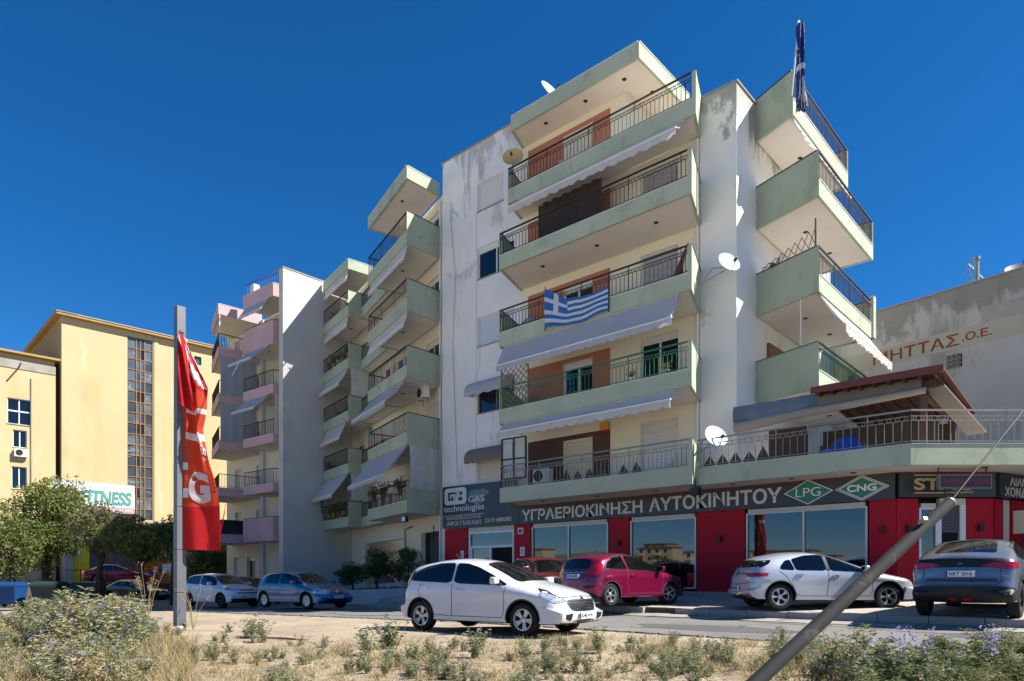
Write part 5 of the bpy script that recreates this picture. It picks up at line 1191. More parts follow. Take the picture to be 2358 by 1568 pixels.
def car(spec, loc, yaw, col, label, name='parked_car', group='cars parked along the street', plate=None, steer=0., roll=0., rear_plate=True, plate_txt=None):
    sp = spec; B = Body(sp); me = B.build()
    root = empty(name, loc, yaw, label, 'car', group); root.rotation_euler = (roll, 0, yaw)
    body = link('body', me, root, local=True); me.materials.append(col); me.materials.append(WELL)
    # wheel wells cut out of the shell
    wb = sp['wb']; r = sp['r']; tw = sp['w'] / 2 - .115
    for sx in (1, -1):
        for sy in (1, -1):
            bm = bmesh.new(); bmesh.ops.create_cone(bm, cap_ends=True, segments=36, radius1=r + .055, radius2=r + .055, depth=.5)
            bmesh.ops.rotate(bm, verts=bm.verts, cent=(0, 0, 0), matrix=Matrix.Rotation(R(90), 3, 'X')); bmesh.ops.translate(bm, verts=bm.verts, vec=(sx * wb / 2, sy * (sp['w'] / 2 - .05), r + .005))
            cm = bpy.data.meshes.new('cut'); bm.to_mesh(cm); bm.free(); cm.materials.append(WELL)
            co = bpy.data.objects.new('cut', cm); COL.objects.link(co)
            md = body.modifiers.new('b', 'BOOLEAN'); md.operation = 'DIFFERENCE'; md.solver = 'EXACT'; md.object = co; md.material_mode = 'TRANSFER'
            body.matrix_parent_inverse = Matrix.Identity(4); keep = root.matrix_basis.copy(); root.matrix_basis = Matrix.Identity(4)
            bpy.context.view_layer.update(); dg = bpy.context.evaluated_depsgraph_get(); nm = bpy.data.meshes.new_from_object(body.evaluated_get(dg))
            if len(nm.polygons) < .6 * len(body.data.polygons):
                md.solver = 'FAST'; bpy.context.view_layer.update(); dg = bpy.context.evaluated_depsgraph_get(); nm = bpy.data.meshes.new_from_object(body.evaluated_get(dg))
            ok = len(nm.polygons) >= .6 * len(body.data.polygons); body.modifiers.clear()
            if ok: body.data = nm
            else: print('BOOLEAN FAILED', label)
            root.matrix_basis = keep; bpy.data.objects.remove(co)
    body.data.shade_smooth(); body.data.set_sharp_from_angle(angle=R(38))
    for p in body.data.polygons:                       # anything facing down is unpainted
        if p.normal.z < -.75 and p.center.z < .45: p.material_index = min(1, len(body.data.materials) - 1)
    def add(nm, mesh, m, parent=root):
        mesh.materials.append(m); return link(nm, mesh, parent, local=True)
    for ax in 'RL':
        for nm, poly in sp['side']: add('side_window', B.patch(ax, poly, .006, .045), CAR_GLASS)
        for poly in sp.get('side_trim', []): add('window_trim', B.patch(ax, poly, .006), TRIM)
        for ln in sp.get('chrome', []): add('chrome_strip', B.strip(ax, ln, .022, .007), CHROME)
        for ln in sp['seams']: add('door_gap', B.strip(ax, ln), SEAM)
        for (x, z) in sp['handles']:
            h = B.hit(ax, x, z)
            if h: box_local(root, 'door_handle', col if not sp.get('chrome_handles') else CHROME, h[0] + h[1] * .018, .19, .028, .035, .011)
        x, z = sp['mirror']; h = B.hit(ax, x, z); sy = -1 if ax == 'R' else 1
        mo = box_local(root, 'door_mirror', col, (x - .02, h[0].y + sy * .12, z + .06), .12, .2, .135, .03, Matrix.Rotation(sy * -.15, 3, 'Z')); box_local(mo, 'mirror_glass', CAR_GLASS, (x - .088, h[0].y + sy * .125, z + .06), .006, .16, .1, .002); box_local(mo, 'mirror_foot', TRIM, (x, h[0].y + sy * .03, z), .06, .1, .05, .015)
        if sp.get('cladding'):
            for poly in sp['cladding']: add('cladding', B.patch(ax, poly, .012), TRIM)
        # dark lip round each arch
        for sx in (1, -1):
            pts = [(sx * wb / 2 + (r + .062) * math.cos(t), r + .005 + (r + .062) * math.sin(t)) for t in [R(-4 + 188 * i / 24) for i in range(25)]]
            add('arch_lip', B.strip(ax, pts, sp.get('lip', .022), .004), TRIM if sp.get('lip', 0) > .03 else SEAM)
    for nm, ax, poly, m, off in sp['skin']:
        m_ = {'glass': CAR_GLASS, 'head': HEAD_L, 'tail': TAIL_L, 'trim': TRIM, 'chrome': CHROME, 'amber': AMBER_L, 'paint': col, 'seam': SEAM}[m]
        add(nm, B.patch(ax, poly, off, .06), m_)
        if nm in ('headlight', 'tail_light', 'fog_light', 'fog_recess', 'reflector'):
            mir = [(-p[0], p[1]) for p in poly] if ax in 'FB' else poly
            ax2 = ax if ax in 'FB' else ('L' if ax == 'R' else 'R')
            add(nm, B.patch(ax2, mir, off, .06), m_)
    for nm, ax, ln, w, m in sp.get('lines', []): add(nm, B.strip(ax, ln, w, .008), {'chrome': CHROME, 'seam': SEAM, 'trim': TRIM}[m])
    for ax, z, y, tl in (('F', sp['plate_f'], 0, .52), ('B', sp['plate_r'], 0, .52)):
        h = B.hit(ax, y, z)
        sx = 1 if ax == 'F' else -1; tilt = 0 if ax == 'F' else sp.get('plate_tilt', .15)
        e = link('number_plate', MB().box(-.26, .26, -.006, .006, -.055, .055).mesh('number_plate', PLATE_W), root, local=True); e.location = h[0] + Vector((sx * .03, 0, 0)); e.rotation_euler = (tilt * -1, 0, R(90) * sx)
        o = link('plate_band', MB().box(-.26, -.215, -.0085, .004, -.053, .053).mesh('plate_band', PLATE_B), e, local=True)
        tx = text_mesh(plate_txt or sp['txt'], .068, PLATE_K, .40, .01, .003); o = link('plate_lettering', tx, e, local=True); o.location = (-.19, -.0095, -.034)
    tm_, rm_ = wheel_meshes(r, sp.get('tw', .19), sp['wheel'])
    for sx in (1, -1):
        for sy in (1, -1):
            w = link('wheel', tm_, root, local=True); w.location = (sx * wb / 2, sy * tw, r); w.rotation_euler = (0, random.uniform(0, 6), (0 if sy < 0 else math.pi) + (steer if sx > 0 else 0)); rr = link('rim', rm_, w, local=True)
    if sp.get('aerial'):
        x = sp['aerial']; h = B.hit('T', x, 0); link('aerial', MB().tube([h[0], h[0] + Vector((-.1, 0, .12))], .006, 5).mesh('aerial', TRIM), root, local=True)
    return root
def S(*p): return list(p)
FIESTA = dict(w=1.72, wb=2.49, r=.305, belt=.93, tum=.26, wheel='five_flat', plate_f=.38, plate_r=.82, txt='KHB 4194', mirror=(.72, .96), aerial=-.9,
    top=[(2.02, .22), (2.08, .32), (2.10, .50), (2.05, .66), (1.92, .78), (1.62, .89), (1.05, 1.02), (.62, 1.22), (.1, 1.41), (-.4, 1.475), (-.95, 1.455), (-1.5, 1.37), (-1.68, 1.30), (-1.78, 1.05), (-1.86, .86), (-1.90, .6), (-1.86, .3)],
    side=[('rear', [(-1.52, 1.01), (-.42, .965), (-.42, 1.365), (-.8, 1.36), (-1.15, 1.30), (-1.48, 1.17)]), ('front', [(-.37, .963), (.93, .925), (.55, 1.11), (.15, 1.27), (-.12, 1.345), (-.37, 1.36)])],
    seams=[[(-.40, .95), (-.41, .33)], [(.86, .90), (.84, .45), (.80, .33)], [(-.41, .33), (.80, .33)], [(-1.2, .95), (-1.28, .82), (-1.22, .66), (-1.02, .5), (-.88, .35), (-.41, .33)]], handles=[(-.22, .83), (-1.13, .87)],
    skin=[('windscreen', 'T', [(1.0, .58), (.98, -.58), (.16, -.49), (.14, -.25), (.13, 0), (.14, .25), (.16, .49), (1.0, .58), (1.08, .3), (1.1, 0), (1.08, -.3)][0:0] + [(1.02, .58), (.16, .47), (.13, 0), (.16, -.47), (1.02, -.58), (1.10, 0)], 'glass', .004),
          ('rear_window', 'B', [(-.47, 1.02), (.47, 1.02), (.45, 1.27), (-.45, 1.27)], 'glass', .004),
          ('headlight_recess', 'R', [(1.42, .885), (1.6, .80), (1.9, .60), (1.99, .64), (1.86, .74), (1.62, .84)], 'trim', .003), ('headlight_recess', 'L', [(1.42, .885), (1.6, .80), (1.9, .60), (1.99, .64), (1.86, .74), (1.62, .84)], 'trim', .003),
          ('headlight', 'R', [(1.56, .80), (1.66, .72), (1.9, .60), (1.98, .635), (1.82, .745), (1.66, .80)], 'head', .008),
          ('tail_light', 'R', [(-1.47, 1.23), (-1.60, 1.2), (-1.80, .82), (-1.68, .80), (-1.58, .95), (-1.47, 1.14)], 'tail', .010),
          ('grille', 'F', [(-.44, .68), (.44, .68), (.5, .6), (.40, .46), (-.40, .46), (-.5, .6)], 'trim', .004), ('lower_grille', 'F', [(-.36, .30), (.36, .30), (.4, .25), (-.4, .25)], 'trim', .004),
          ('fog_recess', 'F', [(.44, .43), (.68, .45), (.66, .33), (.48, .29)], 'trim', .004)],
    lines=[('grille_bar', 'F', [(-.42 - .02 * (i == 2), .645 - .045 * i), (.42 + .02 * (i == 2), .645 - .045 * i)], .016, 'chrome') for i in range(4)] + [('bonnet_gap', 'F', [(-.55, .71), (0, .735), (.55, .71)], .01, 'seam'), ('badge', 'F', [(-.05, .70), (.05, .70)], .04, 'trim')])
FIESTA3 = dict(FIESTA, wheel='five', txt='KZM 2010', chrome=[[(-1.5, 1.05), (-1.46, 1.0), (-.45, .975), (.95, .925)], [(-1.5, 1.05), (-1.2, 1.29), (-.7, 1.385), (-.2, 1.392), (.25, 1.31), (.62, 1.14), (.95, .925)]],
    side=[('rear', [(-1.46, 1.02), (-.62, .985), (-.74, 1.365), (-1.1, 1.3), (-1.3, 1.2)]), ('front', [(-.55, .98), (.9, .93), (.55, 1.11), (.15, 1.27), (-.12, 1.345), (-.66, 1.36)])],
    seams=[[(-.6, .96), (-.64, .6), (-.56, .34)], [(.86, .90), (.84, .45), (.80, .33)], [(-.56, .34), (.80, .33)]], handles=[(-.42, .83)], plate_r=.80,
    skin=[k for k in FIESTA['skin'] if k[0] not in ('tail_light', 'rear_window')] + [('rear_window', 'B', [(-.5, 1.0), (.5, 1.0), (.47, 1.27), (-.47, 1.27)], 'glass', .004), ('tail_light', 'R', [(-1.55, 1.17), (-1.68, 1.12), (-1.83, .84), (-1.72, .82), (-1.62, .88), (-1.50, 1.12)], 'tail', .008), ('tail_light', 'B', [(.48, .84), (.62, .84), (.6, 1.1), (.54, 1.1)], 'tail', .006)],
    lines=FIESTA['lines'] + [('tailgate_strip', 'B', [(-.4, .90), (.4, .90)], .035, 'chrome'), ('bumper_gap', 'B', [(-.7, .62), (.7, .62)], .012, 'seam')])
MEGANE = dict(w=1.81, wb=2.67, r=.32, belt=.93, tum=.28, wheel='twist', plate_f=.42, plate_r=.52, plate_tilt=.05, txt='NHB 4055', mirror=(.72, .95), aerial=-1.2, lip=.02, chrome_handles=True,
    top=[(2.12, .24), (2.20, .36), (2.22, .55), (2.14, .70), (1.9, .82), (1.1, .99), (.62, 1.17), (.05, 1.37), (-.5, 1.445), (-1.05, 1.43), (-1.6, 1.33), (-1.85, 1.25), (-1.98, 1.05), (-2.05, .94), (-2.10, .80), (-2.14, .55), (-2.06, .3)],
    side=[('quarter', [(-1.34, .99), (-.98, .965), (-1.07, 1.23), (-1.2, 1.2), (-1.32, 1.07)]), ('rear', [(-.95, .965), (-.2, .955), (-.26, 1.35), (-.7, 1.33), (-1.04, 1.24)]), ('front', [(-.12, .955), (.92, .915), (.55, 1.06), (.1, 1.24), (-.18, 1.33)])],
    side_trim=[[(-.2, .955), (-.12, .955), (-.18, 1.35), (-.26, 1.35)]],
    chrome=[], seams=[[(-.16, .94), (-.16, .60), (-.20, .34)], [(.94, .90), (.92, .45), (.86, .34)], [(-1.36, .95), (-1.2, .82), (-1.02, .56), (-.95, .40), (-.86, .34), (.86, .34)]], handles=[(.02, .83), (-.88, .85)],
    skin=[('windscreen', 'T', [(1.04, .60), (.14, .48), (.1, 0), (.14, -.48), (1.04, -.60), (1.14, 0)], 'glass', .004), ('rear_window', 'B', [(-.56, 1.04), (.56, 1.04), (.5, 1.22), (-.5, 1.22)], 'glass', .004), ('rear_window_corner', 'R', [(-1.78, 1.04), (-1.60, 1.12), (-1.52, 1.22), (-1.80, 1.20), (-1.95, 1.05)], 'glass', .004), ('rear_window_corner', 'L', [(-1.78, 1.04), (-1.60, 1.12), (-1.52, 1.22), (-1.80, 1.20), (-1.95, 1.05)], 'glass', .004),
          ('headlight', 'R', [(1.66, .80), (1.86, .70), (2.10, .62), (2.12, .70), (1.9, .79)], 'head', .006),
          ('tail_light', 'R', [(-1.62, .90), (-1.66, .82), (-1.98, .80), (-2.02, .86), (-1.98, .90)], 'tail', .006), ('tail_light', 'B', [(.14, .90), (.82, .90), (.80, .80), (.62, .80), (.42, .87), (.14, .87)], 'tail', .006),
          ('rear_badge', 'B', [(0, .83), (.05, .89), (0, .96), (-.05, .89)], 'trim', .012), ('rear_diffuser', 'B', [(-.8, .36), (.8, .36), (.72, .24), (-.72, .24)], 'trim', .008), ('reflector', 'B', [(.52, .35), (.76, .37), (.74, .30), (.54, .29)], 'tail', .012), ('grille', 'F', [(-.6, .62), (.6, .62), (.5, .5), (-.5, .5)], 'trim', .004)],
    lines=[('bumper_gap', 'B', [(-.84, .68), (-.5, .64), (.5, .64), (.84, .68)], .01, 'seam'), ('diffuser_chrome', 'B', [(-.7, .35), (.5, .35)], .012, 'chrome')])
COUPE = dict(w=1.85, wb=2.67, r=.345, belt=1.0, tum=.30, wheel='dark', tw=.22, plate_f=.5, plate_r=.82, plate_tilt=-.12, txt='NKT 2016', mirror=(.75, 1.06), aerial=-.9, lip=.09, sill=.26,
    top=[(2.15, .28), (2.20, .5), (2.16, .78), (1.9, .93), (1.05, 1.10), (.6, 1.27), (.1, 1.45), (-.5, 1.53), (-.95, 1.49), (-1.5, 1.33), (-1.86, 1.20), (-2.02, 1.14), (-2.05, 1.0), (-2.08, .9), (-2.10, .74), (-2.16, .62), (-2.16, .45), (-2.05, .3)],
    side=[('rear', [(-1.4, 1.12), (-.2, 1.05), (-.22, 1.43), (-.7, 1.42), (-1.2, 1.3)]), ('front', [(-.14, 1.05), (1.0, 1.02), (.6, 1.2), (.2, 1.37), (-.15, 1.43)])], chrome=[[(-1.5, 1.12), (-1.15, 1.34), (-.65, 1.455), (-.15, 1.46)]],
    seams=[[(-.17, 1.03), (-.18, .36)], [(.96, 1.0), (.92, .45), (.88, .36)], [(-1.3, 1.04), (-1.15, .8), (-.95, .5), (-.88, .36), (.88, .36)]], handles=[(.02, .92), (-.95, .95)],
    cladding=[[(-.95, .26), (.92, .26), (.92, .42), (-.95, .42)]],
    skin=[('windscreen', 'T', [(1.0, .62), (.14, .5), (.1, 0), (.14, -.5), (1.0, -.62), (1.1, 0)], 'glass', .004), ('rear_window', 'T', [(-.98, .46), (-1.72, .56), (-1.80, 0), (-1.72, -.56), (-.98, -.46), (-.92, 0)], 'glass', .004),
          ('rear_panel', 'B', [(-.80, 1.10), (.80, 1.10), (.80, .97), (.5, .94), (-.5, .94), (-.80, .97)], 'trim', .006), ('headlight', 'R', [(1.75, .86), (2.08, .7), (2.12, .78), (1.9, .89)], 'head', .006),
          ('tail_light', 'R', [(-1.66, 1.03), (-1.66, .93), (-1.98, .90), (-2.04, .96), (-2.0, 1.03)], 'tail', .010), ('tail_light', 'B', [(.52, 1.0), (.84, 1.04), (.86, .92), (.6, .93)], 'tail', .012),
          ('rear_bumper', 'B', [(-.9, .56), (-.6, .60), (.6, .60), (.9, .56), (.9, .3), (-.9, .3)], 'trim', .012), ('reflector', 'B', [(.05, .38), (.24, .38), (.2, .34), (.05, .33)], 'tail', .02), ('badge', 'B', [(-.06, .98), (0, 1.03), (.06, .98), (0, 1.0)], 'chrome', .012), ('grille', 'F', [(-.6, .7), (.6, .7), (.5, .5), (-.5, .5)], 'trim', .004)],
    lines=[('tailgate_crease', 'B', [(-.62, .70), (.62, .70)], .06, 'seam'), ('tailgate_gap', 'B', [(-.66, .94), (-.68, .68), (-.6, .62), (.6, .62), (.68, .68), (.66, .94)], .012, 'seam')])
GOLF = dict(w=1.79, wb=2.63, r=.31, belt=.93, tum=.25, wheel='cover', plate_f=.47, plate_r=.8, txt='PIP 4514', mirror=(.68, .97),
    top=[(2.02, .22), (2.10, .36), (2.10, .58), (2.02, .72), (1.8, .80), (1.1, .98), (.62, 1.2), (.15, 1.4), (-.4, 1.46), (-1.2, 1.43), (-1.6, 1.36), (-1.8, 1.1), (-1.95, .92), (-2.0, .6), (-1.95, .3)],
    side=[('rear', [(-1.25, .98), (-.38, .965), (-.38, 1.36), (-1.0, 1.34), (-1.2, 1.24)]), ('front', [(-.31, .965), (.95, .94), (.6, 1.14), (.25, 1.29), (-.05, 1.36), (-.31, 1.36)])],
    seams=[[(-.34, .95), (-.35, .34)], [(.9, .92), (.86, .45), (.82, .34)], [(-1.3, .96), (-1.1, .6), (-.95, .36), (.82, .34)]], handles=[(-.12, .82), (-1.02, .84)],
    skin=[('windscreen', 'T', [(1.04, .6), (.2, .5), (.17, 0), (.2, -.5), (1.04, -.6), (1.14, 0)], 'glass', .004), ('rear_window', 'B', [(-.5, 1.05), (.5, 1.05), (.48, 1.28), (-.48, 1.28)], 'glass', .004),
          ('headlight', 'R', [(1.66, .78), (1.72, .62), (2.02, .58), (2.06, .66), (1.9, .75)], 'head', .006), ('headlight', 'F', [(.46, .70), (.7, .70), (.72, .58), (.5, .58)], 'head', .006), ('tail_light', 'R', [(-1.72, 1.02), (-1.72, .86), (-1.94, .84), (-1.9, 1.0)], 'tail', .006),
          ('grille', 'F', [(-.5, .70), (.5, .70), (.48, .62), (-.48, .62)], 'trim', .004), ('lower_grille', 'F', [(-.6, .40), (.6, .40), (.55, .26), (-.55, .26)], 'trim', .004), ('badge', 'F', [(-.06, .60), (.06, .60), (.06, .72), (-.06, .72)], 'chrome', .012)],
    lines=[('grille_strip', 'F', [(-.5, .665), (.5, .665)], .012, 'chrome')])
URBAN = dict(w=1.73, wb=2.46, r=.31, belt=.95, tum=.22, wheel='dark', plate_f=.5, plate_r=.8, txt='AHT 1627', mirror=(.62, 1.0), lip=.03,
    top=[(1.9, .26), (1.96, .4), (1.96, .66), (1.9, .82), (1.65, .92), (1.02, 1.03), (.62, 1.24), (.25, 1.42), (-.3, 1.52), (-1.2, 1.5), (-1.62, 1.42), (-1.78, 1.1), (-1.9, .9), (-1.93, .6), (-1.88, .3)],
    side=[('rear', [(-1.5, 1.06), (-.38, .99), (-.38, 1.4), (-1.0, 1.39), (-1.42, 1.3)]), ('front', [(-.31, .99), (.88, .97), (.6, 1.17), (.3, 1.33), (0, 1.4), (-.31, 1.4)])],
    seams=[[(-.34, .97), (-.35, .36)], [(.84, .95), (.8, .45), (.76, .36)], [(-1.2, .96), (-1.05, .6), (-.9, .38), (.76, .36)]], handles=[(-.12, .86), (-1.02, .9)],
    skin=[('windscreen', 'T', [(.98, .58), (.24, .5), (.2, 0), (.24, -.5), (.98, -.58), (1.08, 0)], 'glass', .004), ('rear_window', 'B', [(-.5, 1.1), (.5, 1.1), (.48, 1.34), (-.48, 1.34)], 'glass', .004),
          ('headlight', 'R', [(1.5, .88), (1.6, .76), (1.88, .74), (1.9, .8), (1.75, .87)], 'head', .006), ('headlight', 'F', [(.5, .83), (.68, .83), (.7, .73), (.52, .73)], 'head', .006), ('indicator', 'R', [(1.5, .87), (1.56, .79), (1.66, .79), (1.62, .88)], 'amber', .009), ('tail_light', 'R', [(-1.68, 1.1), (-1.68, .86), (-1.86, .84), (-1.82, 1.08)], 'tail', .006),
          ('grille', 'F', [(-.42, .82), (.42, .82), (.38, .75), (-.38, .75)], 'trim', .004), ('middle_grille', 'F', [(-.5, .68), (.5, .68), (.46, .63), (-.46, .63)], 'trim', .004), ('lower_bumper', 'F', [(-.78, .42), (.78, .42), (.72, .28), (-.72, .28)], 'trim', .01), ('fog_light', 'F', [(.56, .56), (.64, .56), (.64, .48), (.56, .48)], 'chrome', .008)],
    lines=[('badge', 'F', [(-.08, .785), (.08, .785)], .04, 'chrome')])
SALOON = dict(GOLF, w=1.78, wheel='five', top=[(2.15, .22), (2.22, .36), (2.2, .56), (2.1, .68), (1.85, .76), (1.05, .92), (.6, 1.12), (.1, 1.36), (-.4, 1.42), (-1.0, 1.39), (-1.5, 1.16), (-1.75, 1.04), (-2.15, .98), (-2.24, .8), (-2.22, .5), (-2.15, .3)], belt=.9,
    side=[('rear', [(-1.35, 1.0), (-.38, .94), (-.38, 1.32), (-.9, 1.3), (-1.15, 1.18)]), ('front', [(-.31, .94), (.92, .9), (.6, 1.06), (.2, 1.25), (-.05, 1.32), (-.31, 1.32)])])
SUV = dict(URBAN, w=1.82, wb=2.62, r=.35, top=[(2.1, .3), (2.18, .5), (2.15, .8), (2.0, .98), (1.1, 1.1), (.65, 1.35), (.25, 1.6), (-.3, 1.68), (-1.5, 1.66), (-1.95, 1.55), (-2.1, 1.15), (-2.2, .9), (-2.2, .5), (-2.1, .35)], belt=1.08,
    side=[('rear', [(-1.8, 1.16), (-.38, 1.12), (-.38, 1.55), (-1.2, 1.54), (-1.7, 1.46)]), ('front', [(-.31, 1.12), (.95, 1.1), (.65, 1.3), (.3, 1.48), (0, 1.55), (-.31, 1.55)])])
def place(spec, px, d, side, wheel, yaw):
    """world spot of the car's middle from one wheel's footing on the ground: cam-right and depth in metres"""
    return None
def cam_w(r_, f_): return (r_ * .7443 - f_ * .6678, r_ * .6678 + f_ * .7443)
def from_rear_right(spec, p, yaw):      # p = footing of the rear right wheel
    c, s_ = math.cos(yaw), math.sin(yaw); lx, ly = spec['wb'] / 2, spec['w'] / 2 - .115
    return (p[0] + lx * c - ly * s_, p[1] + lx * s_ + ly * c)
WHITE_P = paint('white', '#cfd1d4'); BLUE_P = paint('blue', '#176596', .1); CHERRY = paint('cherry', '#7d0d3a', .35, .25); PEARL = paint('pearl_white', '#b9bdc5', .3); GREY_P = paint('grey', '#757d88', .45, .28)
NAVY = paint('navy', '#232c3c', .4); RED_P = paint('red', '#b5121b', .1); DKRED = paint('dark_red', '#6d1a20', .2); OLIVE = paint('olive_grey', '#4a4741', .4); BLACK_P = paint('black', '#0f1012', .1)
yaw = R(7); p = from_rear_right(FIESTA, cam_w(-1.80, 14.2), yaw); car(FIESTA, (*p, .425), yaw, WHITE_P, 'white five door hatchback parked on the bare earth verge', 'hatchback_car', group='cars parked around the shop')
yaw = R(81); p = from_rear_right(FIESTA3, cam_w(2.60, 18.7), yaw); car(FIESTA3, (*p, .735), yaw, CHERRY, 'cherry red three door hatchback facing the shop windows', 'hatchback_car', steer=-.35, group='cars parked around the shop')
yaw = R(43); p = from_rear_right(MEGANE, cam_w(6.55, 17.1), yaw); car(MEGANE, (*p, .715), yaw, PEARL, 'pearl white five door hatchback angled on the pavement', 'hatchback_car', roll=.0, group='cars parked around the shop')
car(COUPE, (-2.6, 17.33 + 1.33, .685), R(88), GREY_P, 'grey coupe crossover with black spoiler facing the shop corner', 'crossover_car', steer=0, group='cars parked around the shop').scale = (1, 1, 1.09)
yaw = R(6.5); p = from_rear_right(GOLF, cam_w(-9.89, 28.0), yaw); car(GOLF, (*p, .3), yaw, BLUE_P, 'blue five door hatchback parked behind the boxy white car', 'hatchback_car')
yaw = R(6.5); p = from_rear_right(URBAN, cam_w(-14.42, 31.3), yaw); car(URBAN, (*p, .19), yaw, WHITE_P, 'boxy white small crossover with dark wheels and black lower bumper', 'crossover_car')
car(SALOON, (*cam_w(-13.6, 36.2), .15), R(4), NAVY, 'dark blue saloon mostly hidden behind the boxy white car', 'saloon_car')
car(SALOON, (*cam_w(-24.5, 45.5), .0), R(20), OLIVE, 'dark olive grey saloon half hidden behind the grey banner pole', 'saloon_car')
car(SALOON, (*cam_w(-27.9, 49.2), 1.05), R(80), RED_P, 'bright red saloon behind the iron fence under the trees', 'saloon_car')
car(SUV, (-29.5, 23.9, .55), R(-20), DKRED, 'dark red tall estate with roof bars behind the rounded shrubs', 'estate_car')
car(GOLF, (-26.3, 25.2, .55), R(10), BLACK_P, 'black car in the garage mouth behind the shrub trunk', 'hatchback_car')
car(SALOON, (*cam_w(1.05, 21.9), .75), R(-30), DKRED, 'dark red car half hidden between white hatchback and shop entrance', 'saloon_car', group='cars parked around the shop')
# ---------------------------------------------------------------- plants
def leaf_mat(name, col, col2, rough=.65, trans=.3, scale=3.):
    m = mat(name, col, rough, var=.28, scale=scale, trans=trans, stain=(col2, scale * 1.7, .52, .8, 1), spec=.3); return m
SILVER = leaf_mat('silver_green_leaf', '#8b8f6c', '#b2ae8a'); GREENL = leaf_mat('mid_green_leaf', '#727d4e', '#9a9f70'); STRAW = leaf_mat('dry_straw', '#a4926a', '#c2b48c', .8, .25, 5.)
STEM = mat('weed_stem', '#7b7352', .8, var=.2, scale=9); FLOWER = mat('lilac_flower', '#a096c4', .6, var=.2, scale=20, trans=.3)
def leaf_arrays(pos, dirn, L, W, up=None, fold=.25):
    """vectorised pointed leaves: returns verts (n*4,3) and quads (n,4)"""
    n = len(pos); d = dirn / np.linalg.norm(dirn, axis=1, keepdims=True)
    r = rng.normal(size=(n, 3)); r[:, 2] += 1.2; s = np.cross(d, r); s /= np.linalg.norm(s, axis=1, keepdims=True) + 1e-9; nn = np.cross(s, d)
    L = np.broadcast_to(L, (n,))[:, None]; W = np.broadcast_to(W, (n,))[:, None]
    tip = pos + d * L - nn * L * .12; mid = pos + d * L * .45 + nn * W * fold
    v = np.stack([pos, mid + s * W, tip, mid - s * W], 1).reshape(-1, 3); f = np.arange(n * 4).reshape(-1, 4)
    return v, f
def np_mesh(name, parts, mats):
    """parts: list of (verts, faces, material index)"""
    V = []; Fc = []; MI = []; o = 0
    for v, f, mi in parts:
        V.append(np.asarray(v, float)); Fc += [tuple(int(i) + o for i in q) for q in f]; MI += [mi] * len(f); o += len(v)
    me = bpy.data.meshes.new(name); me.from_pydata(np.concatenate(V), [], Fc)
    for m in mats: me.materials.append(m)
    me.polygons.foreach_set('material_index', MI); me.update(); return me
def weed(h=.5, ns=14, spread=.35, leaves=26, L=.07, W=.012, flowers=5, droop=.2):
    """one bushy weed: returns part arrays (stems, leaves, flowers) round the origin"""
    sv = []; sf = []; P = []; Dn = []; fp = []
    for i in range(ns):
        a = rng.uniform(0, 2 * math.pi); lean = rng.uniform(.1, 1) * spread; hh = h * rng.uniform(.6, 1.05); p = np.array([rng.normal() * .03, rng.normal() * .03, 0.]); pts = [p.copy()]
        dr = np.array([math.cos(a) * lean, math.sin(a) * lean, 1.]); K = 5
        for k in range(K):
            dr = dr + rng.normal(size=3) * .14; dr[2] = max(dr[2] - droop * k / K * .3, .2); p = p + dr / np.linalg.norm(dr) * hh / K; pts.append(p.copy())
        mb = MB(); mb.tube([Vector(q) for q in pts], [.005, .0045, .004, .003, .0025, .0015], 3, cap=False); o = len(sv); sv += mb.v; sf += [tuple(j + o for j in q) for q in mb.f]
        pts = np.array(pts)
        for k in range(leaves):
            t = rng.uniform(.12, 1.0) * K; j = min(int(t), K - 1); q = pts[j] + (pts[j + 1] - pts[j]) * (t - j); ph = rng.uniform(0, 6.28)
            P.append(q); Dn.append([math.cos(ph), math.sin(ph), rng.uniform(-.3, .8)])
        if rng.uniform() < flowers / ns: fp.append(pts[-1])
    P = np.array(P); Dn = np.array(Dn); v, f = leaf_arrays(P, Dn, rng.uniform(.6, 1.2, len(P)) * L, rng.uniform(.7, 1.2, len(P)) * W)
    out = [(sv, sf, 0), (v, f, 1)]
    if fp:
        q = np.repeat(np.array(fp), 9, 0) + rng.normal(size=(len(fp) * 9, 3)) * .016; v, f = leaf_arrays(q, rng.normal(size=q.shape) + [0, 0, .6], .022, .009); out.append((v, f, 2))
    return out
def xform(parts, x, y, z, s, rot):
    c, sn = math.cos(rot), math.sin(rot); M_ = np.array([[c, -sn, 0], [sn, c, 0], [0, 0, 1]]) * s
    return [(np.asarray(v) @ M_.T + [x, y, z], f, mi) for v, f, mi in parts]
WM = [STEM, SILVER, FLOWER]; WG = [STEM, GREENL, FLOWER]
TPL = [weed(.5, 13, .5, 26, .075, .013, 1), weed(.42, 16, .8, 22, .07, .012, 1), weed(.55, 12, .4, 30, .08, .013, 0), weed(.3, 10, .9, 22, .06, .012, 0)]
TPG = [weed(.62, 18, .55, 36, .085, .011, 1, .4), weed(.55, 20, .7, 34, .09, .010, 0, .4)]
tm = [np_mesh('weed', t, WM) for t in TPL]; tg = [np_mesh('green_weed', t, WG) for t in TPG]
def drop(me, px, d, s, lab, cat='weed', group=None, name='weed_plant'):
    x, y = cw(px, d); o = link(name, me); o.location = (x, y, gz(x, y) - .02); o.scale = (s, s, s * random.uniform(.9, 1.1)); o.rotation_euler = (0, 0, random.uniform(0, 6.28)); tag(o, lab, cat, group); return o
